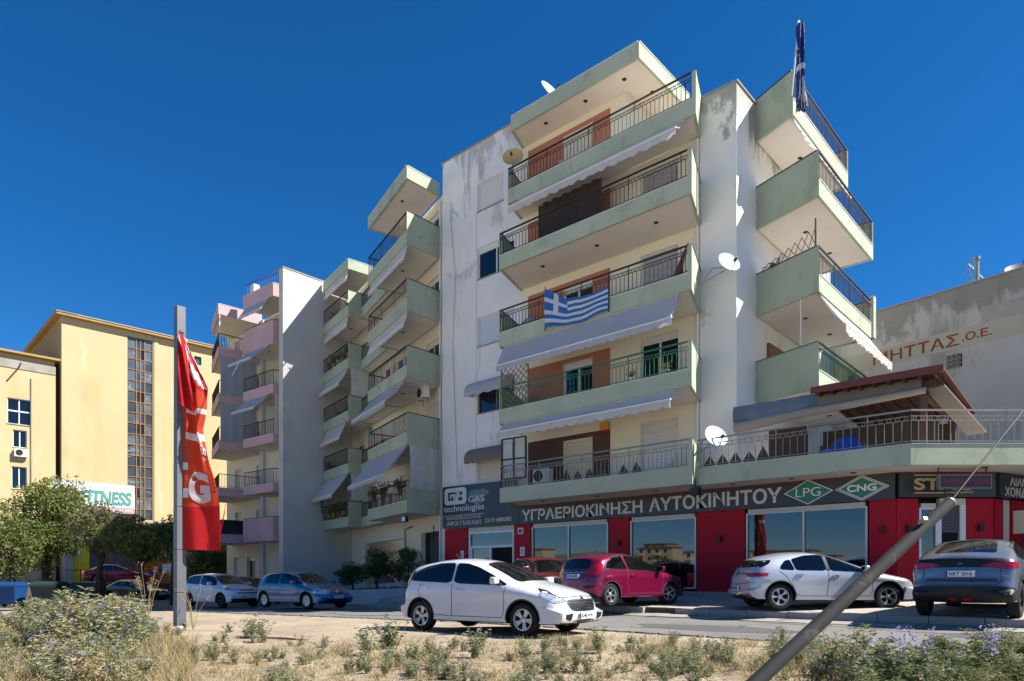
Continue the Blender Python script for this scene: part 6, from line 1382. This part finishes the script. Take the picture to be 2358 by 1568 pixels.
for px, d, s, k, lab in ((895, 11.2, 1.35, 1, 'broad silvery weed clump in front of the white hatchback rear wheel'), (845, 10.6, 1.0, 0, 'silvery weed growing against the broad clump by the white hatchback'), (1093, 9.9, 1.0, 0, 'upright silvery weed with lilac tips in front of the white hatchback doors'),
                         (575, 13.4, 1.25, 1, 'lilac flowering weed clump on the bare earth near the blue hatchback'), (605, 12.7, .9, 0, 'silvery weed beside the lilac clump near the blue hatchback'), (530, 14.2, .8, 3, 'low weed between banner pole and lilac clump'),
                         (740, 11.5, .8, 3, 'small weed on the dry straw left of the broad clump'), (690, 11.9, .7, 3, 'small pale weed by the flat stick on the earth'), (1380, 10.0, .7, 2, 'thin weed at the asphalt edge before the cherry hatchback'), (1545, 9.2, .75, 3, 'low weed at the asphalt edge left of the leaning pole')):
    drop(tm[k], px, d, s, lab, group='weeds on the open verge')
# scattered look-alike weeds that only their place tells apart
for i in range(60):
    px = random.uniform(430, 1950); d = random.uniform(7.9, 11.6) if px > 700 else random.uniform(8.2, 13.0)
    if d > 10.6 and 700 < px < 1400 and random.random() < .7: continue
    drop(random.choice(tm), px, d, random.uniform(.3, .75), 'small grey green weed tuft scattered on the dry verge', group='small weed tufts on the verge')
# a loose carpet of the same weeds over the near strip
parts = []
for i in range(330):
    px = random.uniform(420, 1990); d = 7.4 + 3.6 * random.random() ** 1.5
    x, y = cw(px, d)
    if math.sin(px * .021) + math.sin(px * .0083 + d * 2.2) < -.35: continue
    parts += xform(random.choice(TPL), x, y, gz(x, y) - .02, random.uniform(.25, .62), random.uniform(0, 6.28))
tag(link('verge_weeds', np_mesh('verge_weeds', parts, WM)), 'loose carpet of grey green weeds over the near verge', 'weeds', kind='stuff')
# dense thicket on the left: nobody could count it
parts = []
for i in range(430):
    px = random.uniform(-80, 425); d = random.uniform(8.0, 14.2)
    top = 1.0 if px < 330 else .55
    x, y = cw(px, d); hump = math.exp(-((px - 200) / 150) ** 2) * (1 if d > 10.5 else .45); s = random.uniform(.65, 1.05) * (.7 + 1.0 * hump) * top
    if d < 10.4 and random.random() < .55: s *= .5
    parts += [(v_, f_, (3 if (m_ == 1 and i % 4 == 0) else m_)) for v_, f_, m_ in xform(random.choice(TPL), x, y, gz(x, y) - .02, s, random.uniform(0, 6.28))]
tag(link('weed_thicket', np_mesh('weed_thicket', parts, WM + [STRAW])), 'dense bank of grey green weeds left of the banner pole', 'weeds', kind='stuff')
# bushy flowering growth on the right
parts = []
for i in range(62):
    px = random.uniform(1960, 2440); d = random.uniform(6.3, 9.4); t = (px - 1960) / 480
    if d > 7.2 and px < 2080: continue
    x, y = cw(px, d); s = random.uniform(.6, 1.0) * (.7 + .4 * t) * (1.0 if d > 7.4 else .8); parts += xform(random.choice(TPG), x, y, gz(x, y) - .02, s, random.uniform(0, 6.28))
for i in range(40):
    x, y = cw(random.uniform(1880, 2160), random.uniform(6.2, 7.9)); parts += xform(random.choice(TPL), x, y, gz(x, y) - .02, random.uniform(.6, 1.1), random.uniform(0, 6.28))
q = []
for i in range(22):
    x, y = cw(random.uniform(2000, 2330), random.uniform(6.4, 8.2)); q += [(x + rng.normal() * .025, y + rng.normal() * .025, gz(x, y) + random.uniform(.35, .55) + rng.normal() * .02) for _ in range(14)]
q = np.array(q); v, f = leaf_arrays(q, rng.normal(size=q.shape) + [0, 0, .5], .03, .012); parts.append((v, f, 2))
parts = [(v_, f_, 3 if (m_ == 1 and k_ % 5 == 0) else m_) for k_, (v_, f_, m_) in enumerate(parts)]
tag(link('flowering_thicket', np_mesh('flowering_thicket', parts, WG + [SILVER])), 'green bushy growth with lilac flowers at the right verge', 'weeds', kind='stuff')
# dry grass and straw
def straw(n, region, hmin, hmax, flat=False):
    P = []; Dn = []; Ls = []
    while len(P) < n:
        px, d = region(); x, y = cw(px, d)
        if y > 11.7: continue
        P.append((x, y, gz(x, y) + (.004 if flat else -.01))); a = random.uniform(0, 6.28); e = random.uniform(.0, .25) if flat else random.uniform(.7, 2.5); Dn.append((math.cos(a), math.sin(a), e)); Ls.append(random.uniform(hmin, hmax))
    v, f = leaf_arrays(np.array(P), np.array(Dn), np.array(Ls), .0035 if not flat else .004, fold=.1); return (v, f, 0)
clumps = [(random.uniform(380, 1950), random.uniform(7.8, 11.8)) for _ in range(330)]
def near_clump(): c = random.choice(clumps); return (c[0] + random.gauss(0, 16), c[1] + random.gauss(0, .15))
parts = [straw(15000, near_clump, .05, .2), straw(9000, lambda: (random.uniform(330, 2300), random.uniform(7.4, 10.6)), .04, .15, True), straw(9000, lambda: (random.uniform(-60, 450), random.uniform(7.8, 12)), .1, .4), straw(3000, lambda: (random.uniform(1700, 2400), random.uniform(5.8, 8.5)), .08, .3), straw(1500, lambda: (random.uniform(430, 1900), random.uniform(10.5, 13.5)), .04, .12)]
tag(link('dry_grass', np_mesh('dry_grass', parts, [STRAW])), 'dry straw coloured grass over the bare verge', 'grass', kind='stuff')
# pebbles and clods
pb = MB()
for i in range(420):
    px, d = random.uniform(380, 2100), random.uniform(7.6, 13); x, y = cw(px, d)
    if y > 11.6: continue
    s = random.uniform(.008, .03); z = gz(x, y); v = [(x + s * random.uniform(.6, 1.2) * math.cos(t), y + s * random.uniform(.6, 1.2) * math.sin(t), z) for t in (0, 1.3, 2.6, 3.9, 5.2)] + [(x, y, z + s * .7)]
    pb.idx(v, [(i_, (i_ + 1) % 5, 5) for i_ in range(5)])
tag(pb.build('pebbles', KERB), 'small stones and clods in the dirt', 'pebbles', kind='stuff')
# dead thistle stalks near the banner pole
for px, d, h, lab in ((338, 13.6, 1.35, 'tall dead stalks left of the banner pole'), (300, 14.0, .8, 'shorter dead stalk with seed heads above the thicket'), (445, 14.6, .95, 'dead seed stalks leaning right of the banner pole'), (1930, 7.0, .55, 'dry pale stalk tuft at the foot of the flowering growth')):
    x, y = cw(px, d); mb = MB(); pp_ = []
    for i in range(7):
        a = random.uniform(0, 6.28); l = random.uniform(.1, .35); hh = h * random.uniform(.6, 1); pts = [Vector((x, y, gz(x, y))), Vector((x + math.cos(a) * l * .4, y + math.sin(a) * l * .4, gz(x, y) + hh * .6)), Vector((x + math.cos(a) * l, y + math.sin(a) * l, gz(x, y) + hh))]
        mb.tube(pts, [.007, .005, .003], 4, cap=False); pp_ += [tuple(pts[-1] + Vector((random.gauss(0, .025), random.gauss(0, .025), random.gauss(0, .03)))) for _ in range(12)]
    v, f = leaf_arrays(np.array(pp_), rng.normal(size=(len(pp_), 3)), .03, .008)
    o = link('dead_stalks', np_mesh('dead_stalks', [(mb.v, mb.f, 0), (v, f, 0)], [STRAW])); tag(o, lab, 'dead plant', 'dead stalks')
x, y = cw(655, 13.2); e = empty('dropped_stick', (x, y, gz(x, y)), 0, 'dark flat stick lying on the bare earth', 'stick'); MB().tube([(-.5, -.1, .02), (0, 0, .03), (.55, .12, .02)], [.015, .02, .012], 6).build('stick', WOOD_DARK, e, local=True); MB().tube([(0, 0, .03), (.1, -.12, .035)], [.012, .006], 5).build('twig', WOOD_DARK, e, local=True)
# ---------------------------------------------------------------- trees and shrubs
BARK = mat('dark_bark', '#4b3c30', .95, var=.25, scale=6, bump=.6, bscale=20, stretch=3)
def tree(loc, h, crown, n, m, lab, name='street_tree', trunk_r=.14, L=.13, W=.05, group='trees by the side street', lean=(0, 0), clumps=34, m2=None, holes=.0):
    """tapered trunk with limbs; crown = (cx, cy, cz, rx, rz) relative to the base, leaves gathered in clumps"""
    e = empty(name, loc, 0, lab, 'tree' if trunk_r > .06 else 'shrub', group); cx, cy, cz, rx_, rz_2 = crown; tb = MB(); top = Vector((cx * .6 + lean[0], cy * .6 + lean[1], cz))
    tb.tube([Vector((0, 0, -.1)), Vector((lean[0] * .3, lean[1] * .3, cz * .3)), top * .7 + Vector((0, 0, .0)), top], [trunk_r * 1.25, trunk_r, trunk_r * .75, trunk_r * .4], 9)
    C = []
    for i in range(clumps):
        while True:
            p = rng.uniform(-1, 1, 3)
            if .25 < np.linalg.norm(p) < 1: break
        p = p * (1 if np.linalg.norm(p) > .6 else 1.3); C.append((cx + p[0] * rx_ * .85, cy + p[1] * rx_ * .85, cz + p[2] * rz_2 * .85))
    for i, c in enumerate(C):
        if i % 2 == 0:
            s0 = top * random.uniform(.45, .95); mid = (s0 + Vector(c)) / 2 + Vector((0, 0, -.1)); tb.tube([s0, mid, Vector(c)], [trunk_r * .35, trunk_r * .2, trunk_r * .06], 5, cap=False)
    tb.build('trunk', BARK, e, 50, local=True)
    C = np.array(C); k = rng.integers(0, len(C), n); sz = rng.uniform(.6, 1.25, len(C))[k][:, None]
    q = rng.normal(size=(n, 3)); q /= np.linalg.norm(q, axis=1, keepdims=True); rad = rng.uniform(.3, 1, n)[:, None] ** .5
    P = C[k] + q * rad * sz * np.array([rx_ * .34, rx_ * .34, rz_2 * .30]); D_ = q + rng.normal(size=(n, 3)) * .7 + [0, 0, -.35]
    v, f = leaf_arrays(P, D_, rng.uniform(.6, 1.3, n) * L, rng.uniform(.7, 1.2, n) * W); half = int(n * .6)
    o = link('crown', np_mesh('crown', [(v, f, 0)], [m]), e, local=True)
    return e
LF1 = leaf_mat('tree_leaf_olive', '#717c3e', '#94985a', .6, .4, .9); LF2 = leaf_mat('tree_leaf_dark', '#66723c', '#8a8c52', .6, .35, .9); LF3 = leaf_mat('tree_leaf_mauve', '#6f6d4c', '#7a7c4c', .6, .35, .9); LF4 = leaf_mat('shrub_leaf', '#4c5f35', '#6b7a48', .6, .3, 1.6); LF5 = leaf_mat('tree_leaf_sunny', '#a09a4a', '#b5a95c', .6, .4, .9)
def tw_(px, d, zg=None): x, y = cw(px, d); return (x, y, zr(x) if zg is None else zg)
tree(tw_(108, 40), 7, (-.6, .1, 4.7, 2.6, 2.9), 12500, LF1, 'full olive green tree standing behind the bins', trunk_r=.26, L=.17, W=.06, clumps=52)
tree(tw_(30, 37), 5, (-.3, 0, 3.2, 1.8, 2.0), 4500, LF2, 'dark leafy tree at the edge behind the blue bin', trunk_r=.16, L=.16, W=.06)
tree(tw_(228, 38), 5, (-.2, .2, 4.2, 1.75, 1.5), 4500, LF3, 'tree with mauve tinged foliage beneath the gym sign', trunk_r=.15, L=.14, W=.055)
tree(tw_(338, 36.5), 5, (-.7, -.2, 3.5, 1.9, 1.3), 5200, LF2, 'leaning dark green tree by the dead stalks', trunk_r=.11, L=.17, W=.075, lean=(-.3, -.2))
tree(tw_(395, 37.5), 5, (.1, .2, 3.6, 1.1, 1.3), 3000, LF2, 'narrow dark tree directly left of the banner pole', trunk_r=.09, L=.16, W=.07)
tree(tw_(478, 52), 5, (0, 0, 2.6, 2.2, 1.7), 7000, LF2, 'shaded dark tree beyond the boxy white car', trunk_r=.16, L=.18, W=.08); tree(tw_(545, 60), 6, (0, 0, 4.0, 1.8, 2.4), 5000, LF5, 'sunlit yellowish tree beyond the pink block', trunk_r=.15, L=.2, W=.08)
tree((-31.0, 21.9, .75), 2, (0, 0, .95, 1.15, .62), 5200, LF4, 'low spreading shrub at left of the white planter', 'garden_shrub', .05, .085, .03, 'shrubs in the white planter', clumps=26)
tree((-27.6, 20.9, .88), 2, (0, 0, 1.35, 1.0, .75), 5200, LF4, 'rounded shrub on bare pale trunks in the middle of the planter', 'garden_shrub', .055, .085, .03, 'shrubs in the white planter', clumps=26)
tree((-24.5, 20.3, .95), 2, (0, 0, 1.15, .85, .8), 4200, LF4, 'upright feathery shrub at right of the planter', 'garden_shrub', .05, .08, .025, 'shrubs in the white planter', clumps=22)
tag(link('ground_cover', np_mesh('ground_cover', [p for i in range(60) for p in xform(TPL[3], *(lambda t: (-29.9 + 6.4 * t + random.uniform(-.1, .1), 21.05 - 1.75 * t + random.uniform(0, .5), .78 + .18 * t))(random.random()), random.uniform(.4, .8), random.uniform(0, 6.28))], WG)), 'low green creepers along the planter rim', 'ground cover', kind='stuff')
# pots on the wing's balconies
PLM = [np_mesh('pot_plant', weed(.5, 10, 1.0, 22, .1, .03, 0, 1.2), WG), np_mesh('pot_plant', weed(.6, 12, .6, 20, .12, .025, 0, .4), WG), np_mesh('dry_pot_plant', weed(.5, 12, 1.0, 16, .1, .02, 0, 1.0), [STEM, leaf_mat('brown_leaf', '#7a6a48', '#8d8358')])]
def pot(x, y, z, k, lab, s=1., col=None):
    e = empty('potted_plant', (x, y, z), random.uniform(0, 6), lab, 'plant', 'potted plants on the balconies'); MB().lathe([(0, 0), (.09, 0), (.13, .2), (.14, .2), (.14, .23), (.11, .23), (.1, .18)], 14).build('pot', col or TERRACOTTA_POT, e, local=True)
    o = link('foliage', PLM[k], e, local=True); o.location = (0, 0, .18); o.scale = (s, s, s)
YG = mat('lime_pot', '#a8b53a', .6, var=.1); TEALP = mat('teal_pot', '#2f8f92', .5); k = 0
names = ['lowest', 'second', 'third', 'fourth', 'top']
for fl_ in range(5):
    for t in (.12, .3, .5, .7, .88):
        if random.random() < (.9 if fl_ in (0, 3, 4) else .45):
            q = lerp2(P2[1], P2[2], t); q = inn(q, .22); kk = k % 3; k += 1
            pot(q[0], q[1], ZF[fl_] + (1.05 if fl_ in (0, 3) else .55) - (.34 if fl_ not in (0, 3) else .34), kk, ['trailing green', 'upright green', 'dry brown'][kk] + ' potted plant on the %s balcony by blind wall, %s' % (names[fl_], {.12: 'at the wall', .3: 'second from the wall', .5: 'midway', .7: 'past midway', .88: 'at the solid end panel'}[t]), random.uniform(.9, 1.5), YG if (fl_ in (0, 3) and kk != 2) else None)
for t, lab in ((.06, 'trailing green pot on the lowest corner balcony of the turned wing'), (.32, 'flowering pot beside the trailing one on the lowest corner balcony'), (.75, 'hanging green pot under the big awning of the turned wing')):
    q = inn(lerp2(P1[1], P1[2], t), .2); pot(q[0], q[1], ZF[0] + .9, 0 if t != .32 else 1, lab, 1.4)
q = inn(lerp2(P1[1], P1[2], .03), .05); pot(q[0], q[1], ZF[1] + 1.3, 1, 'teal pot hung on the second corner balcony of the turned wing', .5, TEALP)
for x, k, lab, c_ in ((-11.3, 1, 'cactus like plant in grey tub at right end of the green railed balcony', CONC), (-12.6, 1, 'small plant in white bowl on the green railed balcony', WHITE_METAL)): pot(x, 20.0, ZF[1] + .5, k, lab, .6, c_)
pot(-9.0, 23.3, ZF[2] + 1.1, 0, 'leafy pot behind the expanding trellis', 1.0); pot(-8.0, 28.0, ZF[1] + 1.2, 1, 'bright green plant at far end of the side balcony', 1.0)
# ---------------------------------------------------------------- the town behind the lens, seen in the shop windows
FARW = [mat('far_wall_%d' % i, c, .9, var=.06, scale=.2) for i, c in enumerate(('#cfc4ae', '#d9d3c6', '#b9a48c', '#c9b49a'))]; FROOF = mat('far_roof', '#8a5644', .9, var=.1, scale=.3)
wm_ = MB().box(-.7, .7, -.06, .06, 0, 1.5).mesh('far_window', GLASS); bm_ = MB().box(-1.4, 1.4, -.5, .5, 0, .9).mesh('far_balcony', FARW[1])
for i in range(26):
    x = -260 + i * 15 + random.uniform(-4, 4); y = -250 + random.uniform(-50, 60); w = random.uniform(11, 20); fl_ = random.choice((3, 4, 4, 5, 5, 6)); z0 = zr(x) - .9; hh = fl_ * 3.1; sty = ['pale', 'cream', 'tan', 'sandy'][i % 4]
    e = empty('far_apartment_block', (x, y, z0), 0, '%s apartment block of %d storeys across the open lot, mirrored in the shop glass' % (sty, fl_), 'building', 'town blocks across the lot')
    MB().box(-w / 2, w / 2, -9, 0, -1, hh).build('wall', FARW[i % 4], e, local=True); MB().box(-w / 2 - .4, w / 2 + .4, -9.4, .4, hh, hh + .35).build('roof', FROOF, e, local=True)
    for f_ in range(fl_):
        for k in range(int(w / 4)):
            o = link('window', wm_, e, local=True); o.location = (-w / 2 + 2 + k * 4, 0, f_ * 3.1 + .9)
            if k % 2 == 0 and f_: o = link('balcony', bm_, e, local=True); o.location = (-w / 2 + 2 + k * 4, .5, f_ * 3.1)
for i in range(16):
    x = -210 + i * 20 + random.uniform(-8, 8); tree((x, -150 + random.uniform(-30, 30), -.4), 8, (0, 0, 4.2, 4.2, 3.4), 1500, LF2, 'dark tree across the open lot, mirrored in the shop glass', 'far_tree', trunk_r=.25, L=.7, W=.3, group='trees across the lot', clumps=18)

hx = axis([(-900, 700, 40)]); hy = axis([(-900, -300, 40)])
sheet('far_hill', hx, hy, lambda x, y: -2 + 34 * math.exp(-((y + 640) / 190) ** 2) * (.55 + .3 * math.sin(x * .011) + .2 * math.sin(x * .027 + 2)), mat('scrub_hill', '#7c7a5c', .95, var=.25, scale=.03))
# ---------------------------------------------------------------- things standing on the balconies and the street
def chair(x, y, z, rz, lab, m):
    e = empty('garden_chair', (x, y, z), rz, lab, 'chair', 'balcony chairs'); MB().box(-.24, .24, -.24, .24, .42, .45).build('seat', m, e, local=True)
    MB().prism([(-.24, .2), (.24, .2), (.24, .24), (-.24, .24)], .45, .9).build('backrest', m, e, local=True)
    for sx in (-1, 1):
        for sy in (-1, 1): MB().box(sx * .21 - .02, sx * .21 + .02, sy * .21 - .02, sy * .21 + .02, 0, .42).build('leg', m, e, local=True)
PW = mat('white_plastic', '#d6d4ce', .5, var=.03)
chair(-16.2, 21.0, ZF[4] + .2, .4, 'white plastic chair on the top balcony behind the railing', PW); chair(-12.2, 21.0, ZF[3] + .2, -.5, 'brown chair on the fourth balcony beside closed shutter', WOOD_DARK); chair(-26.2, 21.6, ZF[3] + .2, .2, 'white chair on the fourth corner balcony of the turned wing', PW)
e = empty('dark_curtain', (-15.8, 20.6, ZF[3] + .2), 0, 'dark brown outdoor curtain drawn across the fourth balcony', 'curtain')
o = link('cloth', grid_mesh(lambda u, v: Vector((-17.2 + 2.9 * u, 20.7 + .05 * math.sin(40 * u), ZF[3] + .25 + 2.2 * v)), 60, 4, [mat('dark_brown_cloth', '#3f332d', .9, var=.15)])); put(o, e); MB().tube([(-17.3, 20.7, ZF[3] + 2.48), (-14.2, 20.7, ZF[3] + 2.48)], .02, 6).build('rod', STEEL, e)
e = empty('folded_parasol', (-10.9, 20.5, ZF[2] + .2), 0, 'folded brown parasol leaning at right end of the flag balcony', 'parasol')
MB().tube([(-11.6, 20.6, ZF[2] + .3), (-11.1, 20.5, ZF[2] + 1.0), (-10.75, 20.4, ZF[2] + 1.75)], [.05, .13, .03], 8).build('canopy', mat('brown_canvas', '#6a4d3a', .9, var=.15), e); MB().tube([(-11.8, 20.6, ZF[2] + .2), (-10.7, 20.4, ZF[2] + 1.85)], .018, 6).build('pole', STEEL, e)
e = empty('blue_bundle', (-17.3, 20.1, ZF[2] + .2), 0, 'pale blue covered bundle at left end of the flag balcony', 'bundle')
o = link('cover', grid_mesh(lambda u, v: Vector((-17.7 + .9 * u, 19.95 + .5 * v, ZF[2] + .5 + .5 * (math.sin(math.pi * u) ** .5) * (math.sin(math.pi * v) ** .5))), 14, 8, [mat('pale_blue_sheet', '#8fa6bd', .7, var=.1)])); put(o, e); MB().box(-17.6, -16.95, 20.0, 20.4, ZF[2] + .2, ZF[2] + .75).build('box', WOOD_DARK, e)
def rack(a, b, z, lab, cols):
    e = empty('drying_rack', (*a, z), 0, lab, 'laundry', 'laundry on the balconies'); a = Vector((*a, z)); b = Vector((*b, z)); MB().tube([a, b], .01, 5).tube([a + Vector((.1, .3, 0)), b + Vector((.1, .3, 0))], .01, 5).build('rail', STEEL, e)
    for i, c in enumerate(cols):
        p = a + (b - a) * ((i + .15) / len(cols)); w = (b - a) * (.7 / len(cols)); h = random.uniform(.4, .75)
        o = link('garment', grid_mesh(lambda u, v: p + w * u + Vector((0, .03 * math.sin(7 * u + 2 * v), -h * (1 - v))), 8, 5, [mat('cloth_' + c.strip('#'), c, .9, var=.08, trans=.2)])); put(o, e)
rack((-28.4, 22.0), (-25.2, 21.0), ZF[2] + 1.5, 'laundry of mixed colours on the third corner balcony of the turned wing', ['#9a4a3c', '#c9c4b8', '#5a6a86', '#b9a07a']); rack((-28.2, 21.6), (-26.6, 21.05), ZF[0] + 1.15, 'blue and white laundry on the lowest corner balcony of the turned wing', ['#2f66a8', '#d2d2cf', '#8a6f6f'])
rack((-36.4, 24.6), (-34.0, 24.0), ZF[0] + 1.2, 'small wash of white and blue cloths on lowest balcony by the blind wall', ['#c9ccd0', '#4d74a8', '#d5d0c4']); rack((-45.9, 21.9), (-44.0, 21.1), 16.9, 'blue cloths on the top left balcony of the pink block', ['#2c4f9c', '#3d63ad', '#b7aaa2'])
e = empty('alarm_box', (-14.75, YW, 7.2), 0, 'small yellow and red alarm box on the first floor wall', 'alarm'); MB().box(-14.98, -14.62, YW - .14, YW - .01, 7.0, 7.28).build('case', mat('yellow_case', '#c9a13a', .5), e); MB().box(-14.98, -14.62, YW - .145, YW - .01, 6.93, 7.0).build('lamp', RED_P, e)
# loose wires and a conduit on the shaded fronts
for k, pts in enumerate((((-23.3, YW - .02, 18.3), (-22.9, YW - .05, 15.0), (-23.1, YW - .03, 12.0), (-22.8, YW - .02, 6.0)),)):
    MB().tube(pts, .008, 4).build('cable', PLASTIC_BLACK, bld)
MB().tube([FWG.p(LW - 1.0, 4.0, -.05), FWG.p(LW - 1.0, 3.2, -.05), FWG.p(LW - 2.0, 3.2, -.05)], .02, 6).build('cable', PLASTIC_BLACK, wing)
# repair patches in the asphalt, manhole, sand washed over the edge
PATCH = mat('asphalt_patch', '#5a5855', .95, var=.12, scale=2, bump=.4, bscale=50)
for x, y, a, b in ((-6.5, 13.6, 1.9, .8), (-14.5, 15.2, 2.6, .6), (-22.0, 13.0, 1.5, 1.0), (-1.5, 15.0, 1.2, .9)):
    n = 9; tag(MB().prism([(x + a * math.cos(t) * (1 + .12 * math.sin(5 * t)), y + b * math.sin(t) * (1 + .1 * math.cos(4 * t))) for t in [2 * math.pi * i / 18 for i in range(18)]], zr(x) - .02, zr(x) + .008).build('road_patch', PATCH), kind='structure')
CRACK = mat('tar_crack', '#3a3937', .9, var=.1); mb = MB()
for k in range(9):
    x = random.uniform(-24, 4); y = random.uniform(12.3, 16.2); a = random.uniform(-.4, .4)
    for i in range(9):
        x2 = x + .38 * math.cos(a); y2 = y + .38 * math.sin(a)
        if 12 < y2 < 16.4: mb.bar((x, y, zr(x) + .0075), (x2, y2, zr(x2) + .0075), random.uniform(.012, .03), .004)
        x, y = x2, y2; a += random.gauss(0, .35)
tag(mb.build('road_cracks', CRACK), kind='structure')
e = empty('manhole_cover', (-10.5, 14.2, .45), 0, 'round iron manhole cover in the asphalt before the cherry hatchback', 'manhole cover'); MB().lathe([(0, .012), (.27, .012), (.27, .0), (.28, .0), (.28, .01), (.33, .01), (.335, -.01)], 28, (-10.5, 14.2, .447)).build('plate', IRON, e); 
for i in range(5): MB().box(-10.68 + i * .08, -10.65 + i * .08, 14.05, 14.35, .459, .464).build('rib', IRON, e)
